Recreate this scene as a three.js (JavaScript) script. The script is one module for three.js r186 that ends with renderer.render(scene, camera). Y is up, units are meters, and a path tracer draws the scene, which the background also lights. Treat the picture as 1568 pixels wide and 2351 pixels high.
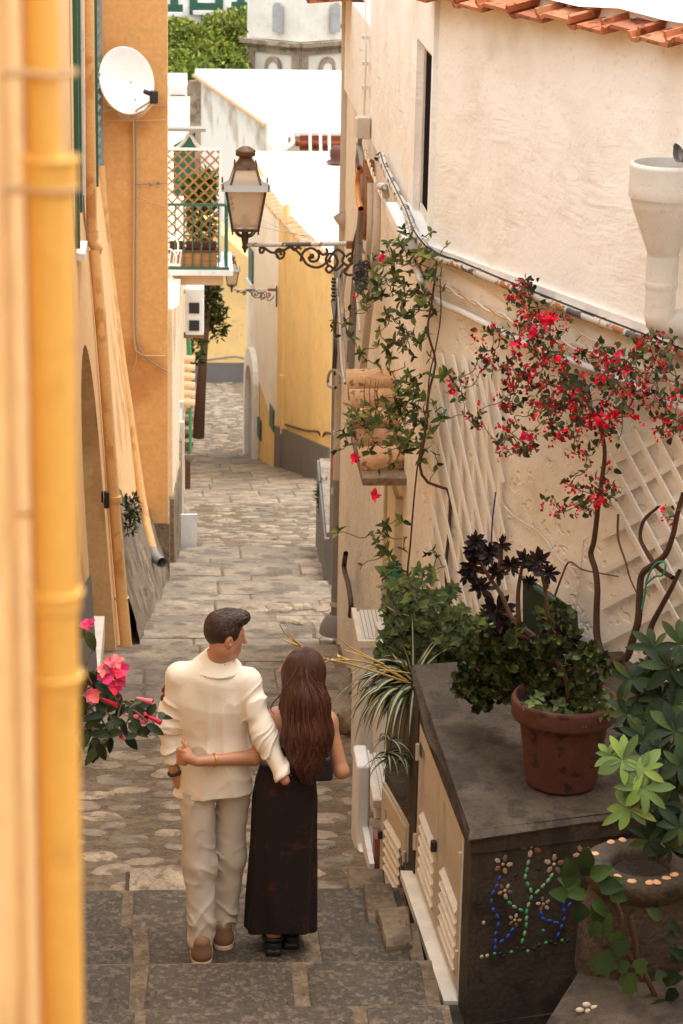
import * as THREE from 'three';
import { mergeGeometries, mergeVertices, toCreasedNormals } from 'three/addons/utils/BufferGeometryUtils.js';
import { RoundedBoxGeometry } from 'three/addons/geometries/RoundedBoxGeometry.js';

/* ---------- camera, sky, sun, exposure ---------- */
const scene = new THREE.Scene();
const PW = 1568, PH = 2351, PF = 5530;                       // the photograph's grid and focal length in its pixels
const camera = new THREE.PerspectiveCamera(2 * Math.atan(PH / 2 / PF) * 180 / Math.PI, 683 / 1024, 0.1, 1500);
camera.position.set(0, 5.66, 0);
camera.rotation.order = 'YXZ';
camera.rotation.set(-16.95 * Math.PI / 180, -4.0 * Math.PI / 180, 1.17 * Math.PI / 180);
camera.updateMatrixWorld();
camera.focus = 12.0;
camera.userData.fStop = 9.5;

const skyW = 64, skyH = 32, skyData = new Float32Array(skyW * skyH * 4);
for (let j = 0; j < skyH; j++) for (let i = 0; i < skyW; i++) {
  const el = ((j + 0.5) / skyH - 0.5) * Math.PI, s = Math.max(0, Math.sin(el));
  const L = el > 0 ? 0.5 + 0.75 * s : 0.32, o = (j * skyW + i) * 4;   // even bright overcast, brighter overhead
  skyData[o] = L * 0.97; skyData[o + 1] = L * 0.972; skyData[o + 2] = L * 0.97; skyData[o + 3] = 1;
}
const sky = new THREE.DataTexture(skyData, skyW, skyH, THREE.RGBAFormat, THREE.FloatType);
sky.mapping = THREE.EquirectangularReflectionMapping; sky.magFilter = sky.minFilter = THREE.LinearFilter; sky.needsUpdate = true;
scene.background = sky; scene.environment = sky;

const sun = new THREE.DirectionalLight(new THREE.Color().setRGB(1, 0.955, 0.88), 0.7);
sun.position.set(6, 30, -17); sun.target.position.set(0, 0, -14);
sun.castShadow = true; sun.shadow.radius = 55; sun.shadow.mapSize.set(2048, 2048);
Object.assign(sun.shadow.camera, { left: -25, right: 25, top: 45, bottom: -45, near: 1, far: 120 });
scene.add(sun, sun.target);
const renderer = new THREE.WebGLRenderer({ antialias: true });
renderer.setSize(683, 1024);
renderer.toneMapping = THREE.LinearToneMapping;
renderer.toneMappingExposure = 2.3;
renderer.shadowMap.enabled = true; renderer.shadowMap.type = THREE.PCFSoftShadowMap;

/* ---------- helpers ---------- */
const V = (x, y, z) => new THREE.Vector3(x, y, z);
const PI = Math.PI, sin = Math.sin, cos = Math.cos, abs = Math.abs, max = Math.max, min = Math.min;
const clamp = (v, a, b) => max(a, min(b, v)), lerp = (a, b, t) => a + (b - a) * t;
const sst = (a, b, x) => { const t = clamp((x - a) / (b - a), 0, 1); return t * t * (3 - 2 * t); };
let seed = 7; const rnd = () => { seed = (seed + 0x6D2B79F5) | 0; let t = Math.imul(seed ^ (seed >>> 15), 1 | seed); t = (t + Math.imul(t ^ (t >>> 7), 61 | t)) ^ t; return ((t ^ (t >>> 14)) >>> 0) / 4294967296; };
const rr = (a, b) => a + (b - a) * rnd();
const EYE = camera.position.clone();
const ray = (px, py) => V((px - PW / 2) / PF, -(py - PH / 2) / PF, -1).applyEuler(camera.rotation);
const onY = (px, py, y) => { const d = ray(px, py); return EYE.clone().addScaledVector(d, (y - EYE.y) / d.y); };
const atD = (px, py, D) => { const d = ray(px, py); return EYE.clone().addScaledVector(d, D / -d.z); };
const onX = (px, py, x) => { const d = ray(px, py); return EYE.clone().addScaledVector(d, x / d.x); };
const onPlane = (px, py, a, b, off = 0) => { // vertical plane over plan points a, b = [x, z]; off moves it to the left of a->b
  const n = V(b[1] - a[1], 0, -(b[0] - a[0])).normalize(), d = ray(px, py);
  const p0 = V(a[0], 0, a[1]).addScaledVector(n, off);
  return EYE.clone().addScaledVector(d, n.dot(p0.sub(EYE)) / n.dot(d));
};
const inv = camera.matrixWorld.clone().invert();
const proj = p => { const q = p.clone().applyMatrix4(inv); return [PW / 2 + PF * q.x / -q.z, PH / 2 - PF * q.y / -q.z]; };
const xAt = (px, y, D) => { let x = 0; for (let k = 0; k < 4; k++) { const a = proj(V(x, y, -D))[0], b = proj(V(x + 0.1, y, -D))[0]; x += (px - a) / (b - a) * 0.1; } return x; };
const J = (px, y, D) => V(xAt(px, y, D), y, -D);
const G0 = D => D < 30 ? -0.32 - 0.21 * (D - 12) : D < 60 ? -4.1 - 0.24 * (D - 30) : -11.3 - 0.18 * (D - 60); // mean fall of the alley
const onG = (px, py) => { let lo = 7, hi = 130; const f = D => atD(px, py, D).y - G0(D); for (let k = 0; k < 50; k++) { const m = (lo + hi) / 2; if (f(m) > 0) lo = m; else hi = m; } return atD(px, py, lo); };

/* noise */
const hsh = (i, j, k) => { let h = Math.imul(i, 374761393) ^ Math.imul(j, 668265263) ^ Math.imul(k, 1274126177); h = Math.imul(h ^ (h >>> 13), 1274126177); return ((h ^ (h >>> 16)) >>> 0) / 4294967296; };
const pn = (x, y, per, s) => { const i = Math.floor(x), j = Math.floor(y), u = x - i, v = y - j, a = u * u * (3 - 2 * u), b = v * v * (3 - 2 * v), w = n => ((n % per) + per) % per;
  return lerp(lerp(hsh(w(i), w(j), s), hsh(w(i + 1), w(j), s), a), lerp(hsh(w(i), w(j + 1), s), hsh(w(i + 1), w(j + 1), s), a), b); };
const fb = (u, v, b, oct, s, ky = 1) => { let t = 0, A = 0.5, n = 0; for (let o = 0; o < oct; o++) { const p = b << o; t += A * pn(u * p, v * p * ky, p * ky, s + o * 17); n += A; A *= 0.55; } return t / n; };
const n3 = (x, y, z, s = 0) => { const i = Math.floor(x), j = Math.floor(y), k = Math.floor(z), f = t => t * t * (3 - 2 * t), a = f(x - i), b = f(y - j), c = f(z - k), h = (p, q, r) => hsh(i + p, j + q + s * 57, k + r);
  return lerp(lerp(lerp(h(0, 0, 0), h(1, 0, 0), a), lerp(h(0, 1, 0), h(1, 1, 0), a), b), lerp(lerp(h(0, 0, 1), h(1, 0, 1), a), lerp(h(0, 1, 1), h(1, 1, 1), a), b), c); };

/* textures */
function tex(n, f, srgb = true) {
  const d = new Uint8Array(n * n * 4);
  for (let j = 0; j < n; j++) for (let i = 0; i < n; i++) { const c = f(i / n, j / n), o = (j * n + i) * 4, a = typeof c === 'number' ? [c, c, c] : c; for (let k = 0; k < 3; k++) d[o + k] = clamp(a[k], 0, 1) * 255; d[o + 3] = 255; }
  const t = new THREE.DataTexture(d, n, n); t.wrapS = t.wrapT = THREE.RepeatWrapping; t.magFilter = THREE.LinearFilter; t.minFilter = THREE.LinearMipmapLinearFilter; t.generateMipmaps = true;
  if (srgb) t.colorSpace = THREE.SRGBColorSpace; t.needsUpdate = true; return t;
}
const mix3 = (a, b, t) => [lerp(a[0], b[0], t), lerp(a[1], b[1], t), lerp(a[2], b[2], t)];
const TX = {
  plasterC: tex(512, (u, v) => { const a = fb(u, v, 4, 5, 1), b = fb(u, v, 24, 3, 5); return 0.86 + 0.16 * a - 0.05 * sst(0.6, 0.85, b); }),
  plasterB: tex(512, (u, v) => 0.5 * fb(u, v, 12, 4, 9) + 0.5 * fb(u, v, 64, 3, 11), false),
  whiteC: tex(1024, (u, v) => { const a = fb(u, v, 3, 5, 21), s = fb(u, v, 6, 4, 27, 1), st = sst(0.52, 0.8, fb(u * 1, v, 14, 3, 33) * 0.5 + a * 0.5); const pt = sst(0.74, 0.86, fb(u, v, 60, 2, 35)), sk = sst(0.5, 0.8, 0.5 * fb(u + 0.04 * fb(u, v, 4, 3, 36), v, 2, 3, 37) + 0.5 * fb(u, v, 5, 4, 39)); return mix3(mix3([0.97, 0.97, 0.97], [0.88, 0.855, 0.82], clamp(st * 0.6 + 0.25 * sst(0.55, 0.8, s) + sk * 0.6, 0, 1)), [0.72, 0.66, 0.58], pt * 0.14); }),
  trowelB: tex(1024, (u, v) => { const w = 0.05 * fb(u, v, 4, 3, 41); const a = fb(u + w, v + w * 1.5, 5, 4, 43, 5), b = fb(u, v, 90, 2, 47), c = fb(u, v, 6, 3, 49); const ridge = 1 - abs(2 * a - 1); return 0.55 * ridge * sst(0.35, 0.65, c) + 0.2 * b + 0.25 * c; }, false),
  pitB: tex(512, (u, v) => { const a = fb(u, v, 10, 4, 51), pit = sst(0.6, 0.72, fb(u, v, 22, 3, 53)); return clamp(0.75 * a + 0.3 - 0.45 * pit, 0, 1); }, false),
  ochreC: tex(1024, (u, v) => { const a = fb(u, v, 4, 6, 61), b = fb(u, v, 9, 5, 63), peel = sst(0.585, 0.64, b * 0.6 + a * 0.4), gr = fb(u, v, 80, 2, 65), dk = sst(0.58, 0.75, fb(u, v, 3, 4, 67)); let c = mix3([0.97, 0.94, 0.9], [0.85, 0.75, 0.64], dk * 0.8); c = mix3(c, [1, 1, 0.98], peel * 0.75); return c.map(q => q * (0.93 + 0.09 * gr)); }),
  basaltC: tex(1024, (u, v) => { const a = fb(u, v, 6, 4, 71), b = fb(u, v, 40, 4, 73), c = fb(u, v, 110, 2, 75); const fl = sst(0.47, 0.68, b); return mix3([0.44, 0.41, 0.375], [0.67, 0.615, 0.55], clamp(fl * 0.8 + (a - 0.5) * 0.8, 0, 1)).map(q => q * (0.8 + 0.35 * c)); }),
  basaltB: tex(512, (u, v) => 0.7 * sst(0.35, 0.7, fb(u, v, 26, 4, 77)) + 0.3 * fb(u, v, 90, 2, 79), false),
  mortarC: tex(1024, (u, v) => { const a = fb(u, v, 5, 5, 81), b = fb(u, v, 30, 4, 83), peb = sst(0.66, 0.76, fb(u, v, 70, 2, 87)); return mix3(mix3([0.62, 0.55, 0.46], [0.86, 0.78, 0.67], sst(0.3, 0.7, a * 0.55 + b * 0.45)), [0.95, 0.9, 0.82], peb * 0.5); }),
  concC: tex(1024, (u, v) => { const a = fb(u, v, 4, 5, 91), b = fb(u, v, 50, 3, 93), st = sst(0.5, 0.72, fb(u, v, 9, 5, 95)); return mix3(mix3([0.55, 0.5, 0.45], [0.85, 0.8, 0.73], a), [0.38, 0.34, 0.3], st * 0.55).map(q => q * (0.82 + 0.3 * b)); }),
  woodC: tex(512, (u, v) => { const w = fb(u, v, 4, 3, 101), g = fb(u, v, 4, 4, 103, 16); return mix3([0.72, 0.62, 0.5], [1, 0.95, 0.88], clamp(g * 1.2 - 0.1 + (w - 0.5) * 0.4, 0, 1)); }),
  terraC: tex(512, (u, v) => { const a = fb(u, v, 5, 5, 111), b = fb(u, v, 40, 3, 113), l = sst(0.6, 0.72, fb(u, v, 14, 4, 117)); return mix3(mix3([0.72, 0.62, 0.55], [1, 0.98, 0.95], a * 0.6 + b * 0.4), [0.35, 0.3, 0.25], l * 0.6); }),
  peelC: tex(512, (u, v) => { const a = fb(u, v, 4, 4, 121), r = sst(0.58, 0.62, a), q = sst(0.68, 0.7, fb(u, v, 6, 4, 123)); return mix3(mix3([0.96, 0.95, 0.93], [0.42, 0.44, 0.47], r), [0.75, 0.45, 0.25], q * 0.8); }),
  stainC: tex(512, (u, v) => { const a = fb(u, v, 4, 5, 171), b = fb(u, v, 3, 4, 173, 1); return mix3([0.97, 0.96, 0.94], [0.74, 0.69, 0.62], sst(0.5, 0.74, a * 0.6 + b * 0.4)); }),
  knitB: tex(256, (u, v) => 0.5 + 0.25 * sin(v * PI * 2 * 64) + 0.35 * (fb(u, v, 8, 3, 141, 8) - 0.5), false),
  linenB: tex(256, (u, v) => 0.5 + 0.2 * sin(u * PI * 128) * sin(v * PI * 128) + 0.5 * (fb(u, v, 32, 3, 143) - 0.5), false),
  skirtC: tex(256, (u, v) => { const a = sst(0.62, 0.76, fb(u, v, 5, 3, 151)), b = fb(u, v, 26, 3, 153); return mix3([0.19, 0.13, 0.13], [0.4, 0.22, 0.18], a * sst(0.35, 0.6, b)).map(q => q * (0.85 + 0.25 * b)); }),
  hairB: tex(256, (u, v) => fb(u, v, 12, 4, 161, 1) * 0.2 + 0.8 * pn(u * 160, v * 5, 160, 163), false),
};

/* materials; ts is the size in metres that one texture tile covers */
function M(rgb, o = {}) {
  const m = o.phys ? new THREE.MeshPhysicalMaterial() : new THREE.MeshStandardMaterial();
  m.color.setRGB(...rgb); m.roughness = o.r ?? 0.85; m.metalness = o.m ?? 0;
  if (o.map) m.map = o.map; if (o.bump) { m.bumpMap = o.bump; m.bumpScale = o.bs ?? 0.003; }
  if (o.phys) Object.assign(m, o.phys);
  if (o.vc) m.vertexColors = true; m.side = THREE.DoubleSide;
  m.userData.ts = o.ts ?? (o.map || o.bump ? 2 : 0); return m;
}
const MT = {
  white: M([1, 0.99, 0.95], { map: TX.whiteC, bump: TX.trowelB, bs: 0.01, ts: 1.9 }),
  whiteLow: M([0.95, 0.89, 0.79], { map: TX.whiteC, bump: TX.pitB, bs: 0.012, ts: 1.3 }),
  whitePlain: M([0.93, 0.9, 0.86], { map: TX.plasterC, bump: TX.plasterB, bs: 0.004, ts: 1.2 }),
  ochre: M([0.88, 0.53, 0.225], { map: TX.ochreC, bump: TX.plasterB, bs: 0.006, ts: 3.1 }),
  ochreLight: M([0.93, 0.62, 0.31], { map: TX.ochreC, bump: TX.plasterB, bs: 0.005, ts: 2.7 }),
  ochreDeep: M([0.62, 0.33, 0.13], { map: TX.plasterC, bump: TX.plasterB, bs: 0.005, ts: 2 }),
  nearWall: M([1, 0.76, 0.38], { map: TX.ochreC, bump: TX.plasterB, bs: 0.006, ts: 1.7 }),
  yellowFar: M([1, 0.69, 0.29], { map: TX.plasterC, bump: TX.plasterB, bs: 0.006, ts: 4 }),
  creamHouse: M([1, 0.85, 0.62], { map: TX.ochreC, bump: TX.plasterB, bs: 0.006, ts: 2.9 }),
  paleFar: M([1, 0.96, 0.9], { map: TX.whiteC, bump: TX.plasterB, bs: 0.006, ts: 5 }),
  stained: M([1, 0.97, 0.92], { map: TX.stainC, bump: TX.plasterB, bs: 0.006, ts: 6 }),
  roofWhite: M([1, 0.98, 0.95], { map: TX.plasterC, ts: 5 }),
  dado: M([0.20, 0.18, 0.165], { map: TX.plasterC, bump: TX.plasterB, bs: 0.008, ts: 2.5 }),
  basalt: [0, 1, 2].map(k => M([[0.42, 0.37, 0.315], [0.36, 0.32, 0.275], [0.47, 0.415, 0.35]][k], { map: TX.basaltC, bump: TX.basaltB, bs: 0.009, ts: [0.9, 1.1, 1.3][k], r: 0.8 })),
  slabFar: [0, 1, 2].map(k => M([[0.66, 0.61, 0.545], [0.57, 0.535, 0.485], [0.73, 0.665, 0.58]][k], { map: TX.concC, bump: TX.basaltB, bs: 0.006, ts: [1.7, 2.1, 1.4][k], r: 0.85 })),
  cobble: [0, 1, 2, 3].map(k => M([[0.74, 0.66, 0.56], [0.62, 0.565, 0.49], [0.86, 0.77, 0.65], [0.55, 0.515, 0.46]][k], { map: TX.concC, bump: TX.pitB, bs: 0.006, ts: [0.7, 0.9, 0.6, 0.8][k], r: 0.85 })),
  mortar: M([0.28, 0.245, 0.205], { map: TX.mortarC, bump: TX.basaltB, bs: 0.01, ts: 1.1 }),
  conc: M([0.165, 0.142, 0.12], { map: TX.concC, bump: TX.basaltB, bs: 0.005, ts: 0.8 }),
  concDark: M([0.15, 0.13, 0.11], { map: TX.concC, bump: TX.plasterB, bs: 0.006, ts: 0.9 }),
  rough: M([0.56, 0.47, 0.37], { map: TX.concC, bump: TX.pitB, bs: 0.02, ts: 1.4 }),
  terra: [0, 1, 2].map(k => M([[0.62, 0.23, 0.1], [0.52, 0.2, 0.1], [0.66, 0.3, 0.15]][k], { map: TX.terraC, bump: TX.plasterB, bs: 0.003, ts: 0.6 })),
  coppo: [0, 1].map(k => M([[0.85, 0.6, 0.36], [0.72, 0.48, 0.29]][k], { map: TX.terraC, bump: TX.pitB, bs: 0.006, ts: 0.5 })),
  awnTile: M([0.78, 0.5, 0.28], { map: TX.plasterC, ts: 0.7 }),
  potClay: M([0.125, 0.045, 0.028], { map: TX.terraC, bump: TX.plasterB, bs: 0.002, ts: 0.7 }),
  soil: M([0.06, 0.045, 0.032], { map: TX.mortarC, bump: TX.basaltB, bs: 0.02, ts: 0.3 }),
  peel: M([0.72, 0.7, 0.66], { map: TX.peelC, bump: TX.plasterB, bs: 0.002, ts: 0.55, r: 0.6 }),
  pipeCream: M([0.66, 0.58, 0.48], { map: TX.plasterC, ts: 0.8, r: 0.6 }),
  pipeWhite: M([0.78, 0.74, 0.68], { map: TX.plasterC, ts: 0.5, r: 0.5 }),
  pipeOchre: M([0.85, 0.52, 0.22], { map: TX.ochreC, bump: TX.plasterB, bs: 0.002, ts: 1.1, r: 0.6 }),
  pipeGrey: M([0.3, 0.28, 0.26], { map: TX.plasterC, ts: 0.8, r: 0.6 }),
  pipeNear: M([1, 0.61, 0.15], { map: TX.plasterC, bump: TX.plasterB, bs: 0.002, ts: 0.9, r: 0.45 }),
  iron: M([0.085, 0.05, 0.032], { bump: TX.plasterB, bs: 0.002, ts: 0.3, r: 0.7 }),
  bronze: M([0.2, 0.125, 0.075], { map: TX.terraC, r: 0.55, m: 0.3, ts: 0.4 }),
  rust: M([0.42, 0.2, 0.1], { map: TX.terraC, bump: TX.pitB, bs: 0.004, ts: 0.3 }),
  black: M([0.025, 0.023, 0.022], { r: 0.6 }), blackSoft: M([0.012, 0.012, 0.013], { r: 0.55 }),
  darkRoomGlass: M([0.02, 0.02, 0.022], { r: 1, phys: { specularIntensity: 0 } }),  // matte black: the dark of the unlit room is put into the colour
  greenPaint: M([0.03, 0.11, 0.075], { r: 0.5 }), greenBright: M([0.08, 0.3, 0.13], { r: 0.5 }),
  greenDrum: M([0.018, 0.13, 0.075], { r: 0.35 }), greenWrap: M([0.04, 0.28, 0.2], { r: 0.6 }),
  cream: M([0.72, 0.6, 0.45], { map: TX.plasterC, ts: 0.7, r: 0.55 }),
  creamTrim: M([0.95, 0.86, 0.72], { map: TX.plasterC, bump: TX.plasterB, bs: 0.002, ts: 0.5, r: 0.7 }),
  lattice: M([0.86, 0.81, 0.72], { bump: TX.woodC, bs: 0.001, ts: 0.4, r: 0.6 }),
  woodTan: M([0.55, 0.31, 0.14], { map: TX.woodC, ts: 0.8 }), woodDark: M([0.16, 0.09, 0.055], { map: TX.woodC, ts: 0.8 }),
  tileWhite: M([0.84, 0.83, 0.8], { r: 0.25 }), grout: M([0.3, 0.33, 0.3], { r: 0.9 }),
  whitePaint: M([1, 0.97, 0.93], { map: TX.plasterC, ts: 1.5, r: 0.6 }),
  greyTrim: M([0.5, 0.5, 0.5], { map: TX.plasterC, ts: 1 }),
  dish: M([0.84, 0.83, 0.81], { r: 0.45 }),
  towerCream: M([1, 0.94, 0.84], { map: TX.plasterC, ts: 4 }),
  stoneTower: M([0.95, 0.85, 0.74], { map: TX.concC, ts: 5 }),
  bark: M([0.11, 0.065, 0.042], { map: TX.woodC, bump: TX.woodC, bs: 0.004, ts: 0.15 }),
  twig: M([0.16, 0.085, 0.05], { r: 0.9 }), dryTwig: M([0.55, 0.34, 0.09], { r: 0.8 }),
  cableW: M([0.7, 0.64, 0.56], { r: 0.6 }), cableTan: M([0.62, 0.42, 0.24], { r: 0.7 }), cableG: M([0.3, 0.27, 0.24], { r: 0.6 }), cableB: M([0.03, 0.03, 0.032], { r: 0.5 }),
  gold: M([0.75, 0.45, 0.14], { m: 0.9, r: 0.3 }),
  glass: M([0.95, 0.88, 0.78], { phys: { transmission: 0.72, thickness: 0 }, r: 0.4 }),
};

/* geometry */
function boxUV(g0, ts) {
  const g = g0.index ? g0.toNonIndexed() : g0; const p = g.attributes.position, uv = new Float32Array(p.count * 2), a = V(), b = V(), c = V();
  for (let t = 0; t < p.count; t += 3) {
    a.fromBufferAttribute(p, t); b.fromBufferAttribute(p, t + 1); c.fromBufferAttribute(p, t + 2);
    const n = b.clone().sub(a).cross(c.clone().sub(a)), x = abs(n.x), y = abs(n.y), z = abs(n.z);
    [a, b, c].forEach((q, k) => { const o = (t + k) * 2; let U, W; if (y > x && y > z) { U = q.x; W = q.z; } else if (x > z) { U = q.z; W = q.y; } else { U = q.x; W = q.y; } uv[o] = U / ts; uv[o + 1] = W / ts; });
  }
  g.setAttribute('uv', new THREE.BufferAttribute(uv, 2)); g.userData = { ...g0.userData, uv: 1 }; return g;
}
const names = new Map();
const numbered = n => { const k = names.get(n) || 0; names.set(n, k + 1); return k ? n + '_' + String(k).padStart(3, '0') : n; };
function clean(g) { const q = g.index ? g.toNonIndexed() : g; for (const k of Object.keys(q.attributes)) if (!['position', 'normal', 'uv', 'color'].includes(k)) q.deleteAttribute(k); if (!q.attributes.uv) q.setAttribute('uv', new THREE.BufferAttribute(new Float32Array(q.attributes.position.count * 2), 2)); if (!q.attributes.normal) q.computeVertexNormals(); return q; }
function join(list) { if (!Array.isArray(list)) return list; return list.length === 1 ? list[0] : mergeGeometries(list.map(clean)); }
function mk(name, geo, mat, parent = scene, tagv) {
  let g = join(geo); if (mat.userData.ts && !g.userData.uv) g = boxUV(g, mat.userData.ts);
  const m = new THREE.Mesh(g, mat); m.name = parent === scene ? numbered(name) : name; m.castShadow = m.receiveShadow = true; parent.add(m);
  if (tagv) tag(m, ...tagv); return m;
}
function tag(o, label, category, group, kind) { if (label) o.userData.label = label; if (category) o.userData.category = category; if (group) o.userData.group = group; if (kind) o.userData.kind = kind; return o; }
function thing(name, label, category, group) { const o = new THREE.Group(); o.name = numbered(name); scene.add(o); return tag(o, label, category, group); }
function sub(name, parent) { const o = new THREE.Group(); o.name = name; parent.add(o); return o; }
const struct = (name, geo, mat) => { const m = mk(name, geo, mat); m.userData.kind = 'structure'; return m; };
const place = (g, x, y, z, ry = 0, rx = 0, rz = 0) => { g.applyMatrix4(new THREE.Matrix4().makeRotationFromEuler(new THREE.Euler(rx, ry, rz, 'YXZ'))); return g.translate(x, y, z); };
const box = (w, h, d, x = 0, y = 0, z = 0, ry = 0, rx = 0, rz = 0) => place(new THREE.BoxGeometry(w, h, d), x, y, z, ry, rx, rz);
const rbox = (w, h, d, r, x = 0, y = 0, z = 0, ry = 0, rx = 0, rz = 0) => place(new RoundedBoxGeometry(w, h, d, 2, r), x, y, z, ry, rx, rz);
const cyl = (r1, r2, h, x = 0, y = 0, z = 0, n = 16, open = false) => new THREE.CylinderGeometry(r1, r2, h, n, 1, open).translate(x, y, z);
const sph = (r, x, y, z, sx = 1, sy = 1, sz = 1, n = 12) => new THREE.SphereGeometry(r, n, max(6, n * 0.7 | 0)).scale(sx, sy, sz).translate(x, y, z);
const lathe = (pts, n = 24) => new THREE.LatheGeometry(pts.map(p => new THREE.Vector2(p[0], p[1])), n);
const tube = (pts, r, n = 8, seg, closed = false) => new THREE.TubeGeometry(pts.length === 2 ? new THREE.LineCurve3(pts[0], pts[1]) : new THREE.CatmullRomCurve3(pts, closed, 'centripetal'), seg || (pts.length === 2 ? 1 : (pts.length - 1) * 5), r, n, closed);
/* tapered tube along points */
function taper(pts, r0, r1, n = 6, seg) {
  const c = pts.length === 2 ? new THREE.LineCurve3(...pts) : new THREE.CatmullRomCurve3(pts, false, 'centripetal'), S = seg || max(2, (pts.length - 1) * 4), g = new THREE.TubeGeometry(c, S, 1, n, false), P = g.attributes.position, q = V();
  for (let i = 0; i <= S; i++) { c.getPointAt(i / S, q); const r = lerp(r0, r1, i / S); for (let k = 0; k <= n; k++) { const o = i * (n + 1) + k; P.setXYZ(o, q.x + (P.getX(o) - q.x) * r, q.y + (P.getY(o) - q.y) * r, q.z + (P.getZ(o) - q.z) * r); } }
  return g;
}
/* straight bar with rectangular section between two points, w across, t along nrm */
function bar(a, b, w, t, nrm = V(0, 1, 0)) {
  const d = b.clone().sub(a), L = d.length(); d.normalize(); const x = d.clone().cross(nrm).normalize(), z = x.clone().cross(d);
  const m = new THREE.Matrix4().makeBasis(x, d, z); m.setPosition(a.clone().add(b).multiplyScalar(0.5)); return new THREE.BoxGeometry(w, L, t).applyMatrix4(m);
}
/* extruded plan polygon [[x,z]...] from y0 to y1; y may be functions of (x,z) */
function prism(poly, y0, y1) {
  const f0 = typeof y0 === 'function' ? y0 : () => y0, f1 = typeof y1 === 'function' ? y1 : () => y1;
  const pos = [], n = poly.length; let A = 0; for (let i = 0; i < n; i++) { const p = poly[i], q = poly[(i + 1) % n]; A += p[0] * q[1] - q[0] * p[1]; }
  const P = A > 0 ? poly.slice().reverse() : poly; const top = p => [p[0], f1(...p), p[1]], bot = p => [p[0], f0(...p), p[1]];
  for (let i = 0; i < n; i++) { const p = P[i], q = P[(i + 1) % n]; pos.push(...bot(p), ...bot(q), ...top(q), ...bot(p), ...top(q), ...top(p)); }
  const tri = THREE.ShapeUtils.triangulateShape(P.map(p => new THREE.Vector2(p[0], -p[1])), []);
  for (const t of tri) { pos.push(...top(P[t[0]]), ...top(P[t[1]]), ...top(P[t[2]])); pos.push(...bot(P[t[0]]), ...bot(P[t[2]]), ...bot(P[t[1]])); }
  const g = new THREE.BufferGeometry(); g.setAttribute('position', new THREE.Float32BufferAttribute(pos, 3)); g.computeVertexNormals(); return g;
}
/* vertical wall face a->b in plan with an outline given as function of (s,y) shape + holes, thickness to the right side of a->b */
function wall(a, b, outline, holes, th) {
  const L = Math.hypot(b[0] - a[0], b[1] - a[1]), sh = new THREE.Shape(outline.map(p => new THREE.Vector2(...p)));
  for (const h of holes) sh.holes.push(new THREE.Path(h.map(p => new THREE.Vector2(...p))));
  const g = new THREE.ExtrudeGeometry(sh, { depth: th, bevelEnabled: false, curveSegments: 12 });
  const ux = (b[0] - a[0]) / L, uz = (b[1] - a[1]) / L; // s axis; depth axis = right of a->b seen from above
  const m = new THREE.Matrix4().makeBasis(V(ux, 0, uz), V(0, 1, 0), V(-uz, 0, ux)); m.setPosition(a[0], 0, a[1]); return g.applyMatrix4(m);
}
const rectPts = (s0, s1, y0, y1) => [[s0, y0], [s1, y0], [s1, y1], [s0, y1]];
const archPts = (s0, s1, y0, y1, n = 10) => { const r = (s1 - s0) / 2, c = (s0 + s1) / 2, o = [[s0, y0], [s1, y0]]; for (let i = 0; i <= n; i++) { const a = i / n * PI; o.push([c + r * cos(a), y1 - r + r * sin(a)]); } return o; };
/* small accumulator for many little pieces that stay one mesh */
class Acc {
  constructor() { this.p = []; this.n = []; this.c = []; this.u = []; this.i = []; this.col = false; }
  add(g, m, col) {
    const P = g.attributes.position, N = g.attributes.normal, U = g.attributes.uv, b = this.p.length / 3, q = V(), nm = new THREE.Matrix3().getNormalMatrix(m);
    for (let k = 0; k < P.count; k++) { q.fromBufferAttribute(P, k).applyMatrix4(m); this.p.push(q.x, q.y, q.z); q.fromBufferAttribute(N, k).applyMatrix3(nm).normalize(); this.n.push(q.x, q.y, q.z); if (U) this.u.push(U.getX(k), U.getY(k)); else this.u.push(0, 0); if (col) { this.col = true; this.c.push(...col); } }
    if (g.index) for (let k = 0; k < g.index.count; k++) this.i.push(b + g.index.getX(k)); else for (let k = 0; k < P.count; k++) this.i.push(b + k);
  }
  geo() { const g = new THREE.BufferGeometry(); g.setAttribute('position', new THREE.Float32BufferAttribute(this.p, 3)); g.setAttribute('normal', new THREE.Float32BufferAttribute(this.n, 3)); g.setAttribute('uv', new THREE.Float32BufferAttribute(this.u, 2)); if (this.col) g.setAttribute('color', new THREE.Float32BufferAttribute(this.c, 3)); g.setIndex(this.i); g.userData.uv = 1; return g; }
}
const mat4 = (p, x, y, z) => new THREE.Matrix4().makeBasis(x, y, z).setPosition(p);
/* frame whose y axis runs along d, z axis near up */
function frame(p, d, up, s = 1, roll = 0) { const y = d.clone().normalize(); let x = y.clone().cross(up); if (x.lengthSq() < 1e-6) x = V(1, 0, 0).cross(y); x.normalize(); const z = x.clone().cross(y); if (roll) { x.applyAxisAngle(y, roll); z.applyAxisAngle(y, roll); } return mat4(p, x.multiplyScalar(s), y.multiplyScalar(s), z.multiplyScalar(s)); }
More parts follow.
